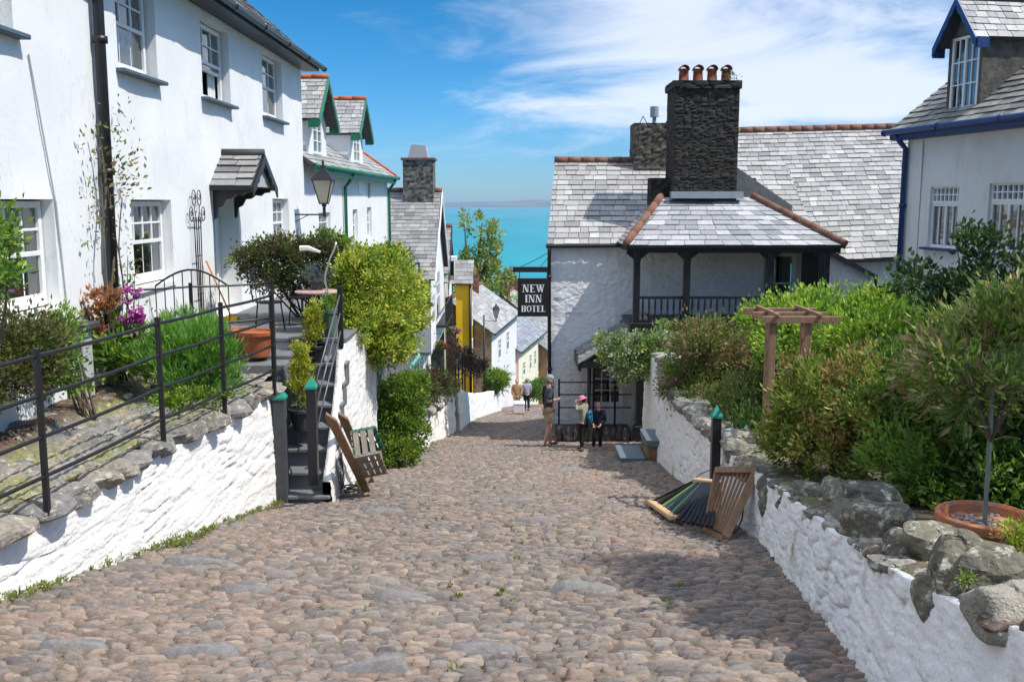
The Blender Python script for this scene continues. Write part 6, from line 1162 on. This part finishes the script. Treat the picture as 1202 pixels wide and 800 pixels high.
shrub('deep green leafy undergrowth below the potted standard on the right', (3.5, 7.5, -2.4), [bl(1075, 545, 7.6, .42, .32), bl(1130, 555, 7.2, .42, .35), bl(1185, 560, 7.0, .42, .4), bl(1070, 470, 8.4, .5, .5), bl(1150, 480, 8.0, .6, .6), bl(1230, 520, 7.4, .6, .6)], 20000, .075, ((.10, .19, .03), (.16, .29, .04), (.06, .10, .02), (.24, .36, .05)), 55, clump=.12, elong=2.3, stems=12, fill=.45)
shrub('olive leaved tall shrub filling the right edge behind the potted plant', (3.9, 7.4, -2.3), [bl(1135, 408, 7.8, .36, .27), bl(1185, 400, 7.4, .42, .32), bl(1230, 430, 7.2, .45, .5), bl(1150, 445, 7.4, .5, .32), bl(1105, 455, 7.8, .25, .25), bl(1200, 365, 7.6, .3, .16)], 26000, .085, ((.22, .30, .05), (.30, .36, .08), (.13, .19, .03), (.42, .42, .16), (.32, .18, .10), (.15, .25, .04)), 56, clump=.12, elong=3.2, stems=16, fill=.35)
sp = thing('standard_plant', 'young standard plant with long narrow leaves tied to a thin grey stake in the pot', 'plant', (2.78, 5.45, -1.86))
mb = MB(); mb.tube([(2.78, 5.45, -1.9), (2.775, 5.45, -1.3), (2.76, 5.45, -.9)], .013, 7); mb.build('stem', mat('grey_stake', (.20, .22, .20), .8, .2, 9, .2, 40), sp); mb = MB()
for k in range(12): a = k*2.4; e = Vector((2.77+.2*math.cos(a), 5.45+.2*math.sin(a), -1.05+.28*math.sin(k*1.7))); mb.tube([(2.775, 5.45, -1.38), Vector((2.775, 5.45, -1.28)).lerp(e, .5)-Vector((0, 0, .03)), e], [.008, .006, .003], 5)
mb.build('branch', M_bark, sp); leaf_mesh('foliage', sp, [(2.76, 5.5, -1.08, .26, .28, .2), (2.6, 5.6, -.95, .2, .2, .16), (2.98, 5.55, -.95, .22, .2, .18)], 900, .085, ((.13, .20, .03), (.22, .30, .06), (.08, .13, .02), (.28, .22, .10)), 57, clump=.12, elong=3.4, fill=.4, shell=.5)
shrub('tall rose stems reaching up in front of the pale right house', (5.6, 11.2, -2.2), [bl(1135, 275, 11.6, .16, .12), bl(1160, 300, 11.4, .28, .25), bl(1125, 330, 11.6, .28, .22), bl(1150, 340, 11.4, .45, .2), bl(1070, 325, 12, .32, .14), bl(1195, 315, 11, .25, .3), bl(1110, 355, 11.6, .5, .2), bl(1180, 350, 11, .4, .25), bl(1125, 285, 11.6, .15, .1)], 3300, .085, ((.05, .10, .03), (.07, .13, .03), (.03, .06, .02)), 58, cat='rose', name='climbing_rose', clump=.15, nclump=110, elong=1.7, stems=12, stemr=.02)
shrub('dark green background shrubs at the foot of the pale right house', (6.5, 14, -2.6), [bl(1060, 400, 15, .9, .6), bl(1110, 395, 13.5, 1.0, .5), bl(1180, 400, 12.5, 1.1, .6), bl(1000, 420, 15.5, .9, .6)], 9000, .12, G_DK+G_MID, 59, clump=.25)
shrub('yellow green small leaved plant right of the terracotta pot at the frame edge', (2.62, 4.85, -1.95), [PY(1192, 640, 4.7)[:]+(.12, .12, .08), PY(1215, 620, 4.8)[:]+(.14, .14, .12)], 900, .032, ((.35, .40, .04), (.25, .33, .03), (.45, .45, .08)), 60, cat='plant', name='edging_plant', clump=.04)
shrub('tiny green sprig growing between the boulders of the right wall', tuple(PX(1135, 682, 2.0)), [PX(1135, 677, 2.03)[:]+(.04, .04, .025)], 160, .022, G_BR, 61, cat='plant', name='sprig', clump=.015, stems=3, stemr=.003)
# unseen tree out of frame whose shade falls on the lane
shrub('leafy tree outside the right edge whose shade falls across the cobbles', (4.7, 4.9, -1.9), [(4.45, 5.6, 1.75, .45, .6, .3), (4.75, 5.0, 1.75, .35, .6, .3), (5.3, 6.5, 3.15, .5, .5, .35), (5.65, 5.8, 3.3, .6, .6, .4), (5.1, 5.9, 2.7, .4, .5, .3), (6.0, 6.2, 3.2, .5, .5, .4)], 15000, .10, G_MID, 62, cat='tree', name='garden_tree', clump=.2, elong=2, stems=9, stemr=.05)
# tree by the sea
t = thing('sea_tree', 'airy green tree rising above the roofs in front of the sea', 'tree', tuple(PY(566, 420, 85)))
BT = [bl(552, 262, 85, 1.1, .9), bl(575, 275, 85, 1.1, 1.0), bl(545, 300, 85, 1.0, 2.0), bl(568, 300, 85, 1.4, 1.6), bl(545, 325, 85, 1.8, 1.5), bl(570, 325, 85, 2.0, 1.6), bl(558, 350, 85, 3, 2), bl(590, 350, 85, 1.8, 1.2), bl(580, 312, 85, .9, 1.0), bl(590, 330, 86, 1, .8)]
leaf_mesh('crown', t, BT, 5200, .42, ((.28, .36, .07), (.36, .42, .10), (.20, .28, .05), (.40, .40, .14)), 70, clump=.45, nclump=150, shell=.35)
mb = MB(); b0 = PY(560, 400, 85)
mb.tube([PY(562, 440, 85), b0, PY(560, 340, 85), PY(562, 300, 85), PY(566, 262, 85)], [.4, .35, .25, .14, .04], 7); mb.tube([PY(560, 345, 85), PY(548, 300, 85), PY(545, 262, 85)], [.2, .12, .03], 6); mb.tube([PY(561, 330, 85), PY(575, 300, 85), PY(578, 272, 85)], [.15, .1, .03], 6); mb.tube([PY(560, 350, 85), PY(578, 335, 85), PY(592, 325, 85)], [.15, .08, .03], 6); mb.build('trunk', M_bark, t)
# weeds along the wall foot and in cobble joints (uncountable)
wd = []
for i in range(70):
    y = random.uniform(5, 12.2); wd.append((float(XL(y))+.03+random.random()*.08, y, gz(y)+.01, .05, .07, .025))
for i in range(60):
    y = random.uniform(12.5, 24); wd.append((float(XL(y))+.03+random.random()*.12, y, gz(y)+.01, .05, .08, .02))
for i in range(60): y = random.uniform(4.6, 12); x = random.uniform(-2.8, 1.6); wd.append((x, y, gz(y)+.002, .035, .02, .012))
for i in range(12): y = 9.3+random.uniform(-.4, .4); wd.append((float(XL(y))+.1+random.random()*.15, y, gz(y)+.02, .09, .1, .04))
g = leaf_mesh('joint_weeds', None, wd, 6500, .035, ((.24, .30, .05), (.15, .22, .04), (.30, .30, .10)), 71, nclump=420, clump=.025, up=1.2, elong=3); g['kind'] = 'stuff'
# ================================================================ PEOPLE
M_skin = mat('skin', (.52, .29, .20), .55, .06, 20, .05, 90); M_hair = mat('grey_hair', (.25, .22, .19), .9, .2, 30, .3, 90); M_hairb = mat('brown_hair', (.06, .035, .02), .8, .2, 30, .3, 90)
def skin(J, E, roots, sub=2):
    me = bpy.data.meshes.new('tmp'); bm = bmesh.new(); lay = bm.verts.layers.skin.verify(); V = {}
    for k, (p, r) in J.items():
        v = bm.verts.new(p); s = v[lay]; s.radius = r if isinstance(r, tuple) else (r, r); s.use_root = k in roots; V[k] = v
    for a, b in E: bm.edges.new((V[a], V[b]))
    bm.to_mesh(me); bm.free(); o = bpy.data.objects.new('tmp', me); C.objects.link(o)
    m = o.modifiers.new('s', 'SKIN'); m.use_smooth_shade = True; s2 = o.modifiers.new('u', 'SUBSURF'); s2.levels = s2.render_levels = sub
    dg = bpy.context.evaluated_depsgraph_get(); dg.update(); ev = o.evaluated_get(dg).to_mesh()
    vs = [v.co.copy() for v in ev.vertices]; fs = [tuple(p.vertices) for p in ev.polygons]; bpy.data.objects.remove(o); return vs, fs
def ell(mb, c, rx, ry, rz, Q=None, n=14, m=9, fn=None):
    vs = []; fs = []
    for j in range(m):
        e = -math.pi/2+math.pi*j/(m-1)
        for i in range(n):
            a = 2*math.pi*i/n; d = Vector((math.cos(a)*math.cos(e), math.sin(a)*math.cos(e), math.sin(e))); k = fn(d) if fn else 1
            p = Vector((d.x*rx*k, d.y*ry*k, d.z*rz*k)); p = Q @ p if Q else p; vs.append(p+Vector(c))
    for j in range(m-1):
        for i in range(n): fs.append((j*n+i, j*n+(i+1) % n, (j+1)*n+(i+1) % n, (j+1)*n+i))
    mb.add(vs, fs)
def person(label, loc, rz, H, pose, clothes, head_q=(0, 0), group=None, cat='person'):
    """local frame: faces +Y; units of body height"""
    t = thing('person', label, cat, loc, group); M = Matrix.Translation(Vector(loc)) @ Matrix.Rotation(rz, 4, 'Z') @ Matrix.Scale(H, 4)
    X = lambda vs: [M @ Vector(v) for v in vs]
    J = {'pel': ((0, 0, .52), (.075, .055)), 'waist': ((0, .0, .60), (.07, .05)), 'chest': ((0, .0, .73), (.085, .06)), 'neck': ((0, .005, .835), .032), 'skull': ((0, .015, .885), .04)}
    E = [('pel', 'waist'), ('waist', 'chest'), ('chest', 'neck'), ('neck', 'skull')]
    for s, n in ((-1, 'L'), (1, 'R')):
        q = pose[n]
        J['hip'+n] = ((s*.05, 0, .49), .06); J['knee'+n] = (q['knee'], .038); J['calf'+n] = (tuple(Vector(q['knee']).lerp(Vector(q['ankle']), .35)), .036); J['ank'+n] = (q['ankle'], .022); a = Vector(q['ankle']); J['toe'+n] = ((a.x+s*.01, a.y+.09, a.z-.022), .018)
        J['sho'+n] = ((s*.105, 0, .80), .036); J['elb'+n] = (q['elbow'], .025); J['wri'+n] = (q['wrist'], .017)
        w = Vector(q['wrist']); d = (w-Vector(q['elbow'])).normalized(); J['palm'+n] = (tuple(w+d*.035), (.022, .014))
        E += [('pel', 'hip'+n), ('hip'+n, 'knee'+n), ('knee'+n, 'calf'+n), ('calf'+n, 'ank'+n), ('ank'+n, 'toe'+n), ('chest', 'sho'+n), ('sho'+n, 'elb'+n), ('elb'+n, 'wri'+n), ('wri'+n, 'palm'+n)]
    vs, fs = skin(J, E, ('pel',)); mb = MB(); mb.add(X(vs), fs)
    for s, n in ((-1, 'L'), (1, 'R')):      # fingers
        q = pose[n]; w = Vector(q['wrist']); d = (w-Vector(q['elbow'])).normalized(); sd = d.cross(Vector((0, 0, 1))); sd = sd.normalized() if sd.length > .1 else Vector((0, 1, 0)); pn = d.cross(sd)
        for k in range(4): b = w+d*.045+sd*(k-1.5)*.0105; ln = (.036, .042, .04, .032)[k]; mb.tube(X([b, b+d*ln*.55, b+d*ln*.85-pn*.008*s, b+d*ln-pn*.02*s]), [.0062*H, .0058*H, .005*H, .004*H], 6)
        b = w+d*.018-sd*.017; mb.tube(X([b, b+d*.02-sd*.014, b+d*.038-sd*.016]), [.008*H, .0065*H, .005*H], 6)
    yaw, pit = head_q; Q = Matrix.Rotation(yaw, 3, 'Z') @ Matrix.Rotation(pit, 3, 'X'); hc = Vector((0, .02, .925)); RQ = Matrix.Rotation(rz, 3, 'Z') @ Q; c = M @ hc
    hd = lambda v: RQ @ (Vector(v)*H)+c
    ell(mb, c, .046*H, .056*H, .068*H, RQ, 16, 12, lambda d: 1-.12*max(0, -d.z)*(abs(d.x)+.3)+(.05 if d.y > .6 and d.z < 0 else 0))
    mb.prism([hd((-.008, .053, .01)), hd((.008, .053, .01)), hd((.011, .072, -.018)), hd((-.011, .072, -.018))], tuple(RQ @ Vector((0, -.02*H, -.005*H))))
    for s in (-1, 1): ell(mb, hd((s*.046, -.003, -.004)), .008*H, .014*H, .019*H, RQ, 8, 6)
    body = mb.build('body', M_skin, t, smooth=True)
    for s in (-1, 1): mb = MB(); ell(mb, hd((s*.018, .0535, .006)), .006*H, .004*H, .004*H, RQ, 8, 5); mb.build('eye', M_dark, t, smooth=True)
    mb = MB(); ell(mb, hd((0, .053, -.034)), .016*H, .004*H, .004*H, RQ, 8, 5); mb.build('mouth', mat('lips', (.36, .12, .10), .6, .05, 9, 0), t, smooth=True)
    for nm, m_, kind, kw in clothes:
        mb = MB()
        if kind == 'top':
            g = kw.get('g', .012); JJ = {k: (J[k][0], tuple(r+g for r in (J[k][1] if isinstance(J[k][1], tuple) else (J[k][1],)*2))) for k in ('waist', 'chest')}; JJ['neck'] = ((0, .003, .82), .034+g*.5); JJ['pel'] = ((0, 0, kw.get('hem', .50)), (.082+g, .064+g)); EE = [('pel', 'waist'), ('waist', 'chest'), ('chest', 'neck')]
            for n in 'LR':
                sl = kw.get('sleeve', 1.0); JJ['sho'+n] = (J['sho'+n][0], .037+g); e = Vector(J['elb'+n][0]); s0 = Vector(J['sho'+n][0])
                if sl <= 1: JJ['elb'+n] = (tuple(s0.lerp(e, sl)), .028+g*1.3); EE += [('chest', 'sho'+n), ('sho'+n, 'elb'+n)]
                else: JJ['elb'+n] = (tuple(e), .026+g); JJ['wri'+n] = (tuple(e.lerp(Vector(J['wri'+n][0]), .93)), .018+g); EE += [('chest', 'sho'+n), ('sho'+n, 'elb'+n), ('elb'+n, 'wri'+n)]
            v_, f_ = skin(JJ, EE, ('chest',)); mb.add(X(v_), f_)
        elif kind == 'legs':
            g = kw.get('g', .012); fr = kw.get('len', 1); JJ = {'pel': ((0, 0, .54), (.070+g, .056+g))}; EE = []
            for n in 'LR':
                h_ = Vector(J['hip'+n][0]); k_ = Vector(J['knee'+n][0]); JJ['hip'+n] = (tuple(h_), .056+g); EE.append(('pel', 'hip'+n))
                if fr < 1: JJ['k'+n] = (tuple(h_.lerp(k_, fr)), .05+g); EE.append(('hip'+n, 'k'+n))
                else: JJ['k'+n] = (tuple(k_), .036+g); JJ['a'+n] = (tuple(k_.lerp(Vector(J['ank'+n][0]), .9)), .026+g*.8); EE += [('hip'+n, 'k'+n), ('k'+n, 'a'+n)]
            v_, f_ = skin(JJ, EE, ('pel',)); mb.add(X(v_), f_)
        elif kind == 'shoe':
            for n in 'LR': a = Vector(J['ank'+n][0]); ell(mb, M @ Vector((a.x, a.y+.04, a.z-.022)), .03*H, .075*H, .024*H, Matrix.Rotation(rz, 3, 'Z'), 12, 7)
        elif kind == 'cap':
            ell(mb, hd((0, -.004, .030)), .053*H, .062*H, .05*H, RQ, 16, 9, lambda d: 1 if d.z > -.15 else .93); b = kw.get('brim', .06)
            if kw.get('sun'): mb.add(*(lambda n: ([hd((r*math.cos(2*math.pi*i/n), r*math.sin(2*math.pi*i/n)*1.1, z)) for r, z in ((.05, .03), (.095, .005), (.094, .002), (.05, .02)) for i in range(n)], [(j*n+i, j*n+(i+1) % n, (j+1)*n+(i+1) % n, (j+1)*n+i) for j in range(3) for i in range(n)]))(18))
            else: mb.prism([hd((-.04, .045, .026)), hd((-.03, .05+b, .018)), hd((.03, .05+b, .018)), hd((.04, .045, .026))], tuple(RQ @ Vector((0, 0, .008*H))))
        elif kind == 'hair': ell(mb, hd((0, -.014, .008)), .052*H, .056*H, .066*H, RQ, 16, 10, lambda d: 1 if d.y < .35 else .8)
        elif kind == 'bag': ell(mb, M @ Vector(kw['at']), .055*H*kw.get('k', 1), .04*H*kw.get('k', 1), .11*H*kw.get('k', 1), Matrix.Rotation(rz+kw.get('rz', 0), 3, 'Z') @ Matrix.Rotation(kw.get('tilt', 0), 3, 'Y'), 12, 8)
        elif kind == 'bagr': mb.box(*kw['b'], M=M)
        mb.build(nm, m_, t, smooth=True)
    return t
M_shirt = mat('slate_shirt', (.055, .06, .075), .85, .15, 12, .3, 60); M_khaki = mat('khaki', (.42, .33, .20), .85, .1, 10, .3, 50); M_navy = mat('navy_cloth', (.012, .016, .035), .85, .2, 10, .3, 50)
M_blk = mat('black_cloth', (.012, .012, .014), .85, .2, 10, .3, 50); M_olive = mat('pale_olive_cloth', (.27, .28, .20), .85, .1, 10, .3, 50); M_pinkh = mat('pink_cloth', (.75, .22, .36), .8, .1, 10, .2, 50); M_capg = mat('grey_green_cap', (.25, .30, .27), .8, .1, 10, .2, 50)
stand = lambda s: {'knee': (s*.055, .01, .28), 'ankle': (s*.06, -.005, .045)}
P1 = {'L': dict(stand(-1), elbow=(-.12, -.03, .645), wrist=(-.05, .085, .64)), 'R': dict(stand(1), elbow=(.12, -.03, .645), wrist=(.035, .095, .65))}
P1['L']['ankle'] = (-.05, .05, .045); P1['L']['knee'] = (-.055, .035, .28); P1['R']['ankle'] = (.06, -.06, .045)
m0 = PG(643, 523)
pm = person('man in grey cap, dark polo shirt and khaki shorts looking at his hands', tuple(m0), R(-78), 1.74, P1, [('shorts', M_khaki, 'legs', {'len': .80, 'g': .012}), ('polo_shirt', M_shirt, 'top', {'sleeve': .85, 'hem': .49, 'g': .014}), ('cap', M_capg, 'cap', {'brim': .045}), ('shoe', mat('brown_leather', (.12, .06, .035), .6, .1, 9, .1, 50), 'shoe', {}), ('hair', M_hair, 'hair', {}), ('strap_bag', M_blk, 'bagr', {'b': (-.012, .012, -.075, .075, .60, .84)})], head_q=(0, R(-22)))
m1 = PG(684, 529)
P2 = {'L': {'knee': (-.05, .01, .28), 'ankle': (-.06, -.02, .045), 'elbow': (-.15, .05, .74), 'wrist': (-.07, .09, .86)}, 'R': {'knee': (.055, .03, .28), 'ankle': (.07, .04, .045), 'elbow': (.15, .05, .76), 'wrist': (.075, .09, .87)}}
person('child in pink sun hat, pale olive top and black leggings carrying a patterned backpack', tuple(m1), R(60), 1.26, P2, [('leggings', M_blk, 'legs', {'g': .012}), ('jacket', M_olive, 'top', {'sleeve': 1.5, 'hem': .45, 'g': .017}), ('sun_hat', M_pinkh, 'cap', {'sun': 1}), ('shoe', M_blk, 'shoe', {}), ('hair', M_hairb, 'hair', {}), ('backpack', mat('turquoise_pattern', (.02, .20, .32), .7, .2, 12, .1, 50, col2=(.01, .02, .05), c2s=14, c2w=(.48, .52)), 'bag', {'at': (.02, -.12, .62), 'k': 1.35})], head_q=(0, R(-25)))
m2 = PG(702, 527)
P3 = {'L': {'knee': (-.06, .10, .30), 'ankle': (-.055, .08, .045), 'elbow': (-.13, .0, .63), 'wrist': (-.06, .1, .55)}, 'R': {'knee': (.07, .10, .30), 'ankle': (.08, .10, .045), 'elbow': (.13, .0, .63), 'wrist': (.09, .09, .54)}}
person('smaller child in brown cap and navy hooded top standing by the railing', tuple(m2), R(165), 1.10, P3, [('trousers', M_blk, 'legs', {'g': .012}), ('hoodie', M_navy, 'top', {'sleeve': 1.5, 'hem': .46, 'g': .02}), ('cap', mat('brown_cap', (.16, .09, .07), .8, .1, 9, .1, 50), 'cap', {'brim': .04}), ('shoe', mat('pale_trainers', (.4, .42, .45), .7, .1, 9, .1, 50), 'shoe', {}), ('hair', M_hairb, 'hair', {})], head_q=(0, R(-5)))
w0 = PG(608, 484); w1 = PG(616, 482)
PW = {'L': dict(stand(-1), elbow=(-.13, .0, .65), wrist=(-.12, .05, .52)), 'R': dict(stand(1), elbow=(.13, 0, .65), wrist=(.12, .05, .52))}
person('distant walker in tan jacket and light trousers beside the white box', (w0.x-.05, w0.y, w0.z), R(180), 1.62, PW, [('trousers', M_khaki, 'legs', {'g': .01}), ('jacket', mat('tan_cloth', (.38, .24, .12), .85, .1, 9, .2, 50), 'top', {'sleeve': 1.5, 'g': .02}), ('hair', M_hairb, 'hair', {}), ('shoe', M_blk, 'shoe', {})])
person('distant walker in lilac grey shirt and dark trousers, right of the tan jacket', (w1.x+.1, w1.y, w1.z), R(20), 1.66, PW, [('trousers', M_navy, 'legs', {'g': .01}), ('shirt', mat('lilac_cloth', (.33, .32, .42), .85, .1, 9, .2, 50), 'top', {'sleeve': 1.5, 'g': .015}), ('hair', M_hair, 'hair', {}), ('shoe', M_blk, 'shoe', {})])
c = PG(609, 486); bx_ = thing('white_box', 'white crate on a small sledge standing in the lane beside the distant walkers', 'crate', tuple(c)); mb = MB(); mb.box(c.x-.25, c.x+.25, c.y-.3, c.y+.3, c.z+.12, c.z+.58); mb.box(c.x-.27, c.x+.27, c.y-.32, c.y+.32, c.z+.52, c.z+.56); mb.build('box', mat('white_plastic', (.62, .60, .64), .6, .05, 5, .1, 20), bx_, bevel=.02); mb = MB(); mb.box(c.x-.28, c.x-.2, c.y-.5, c.y+.5, c.z, c.z+.1); mb.box(c.x+.2, c.x+.28, c.y-.5, c.y+.5, c.z, c.z+.1); mb.box(c.x-.27, c.x+.27, c.y-.4, c.y+.4, c.z+.1, c.z+.12); mb.build('sledge', M_wood, bx_)
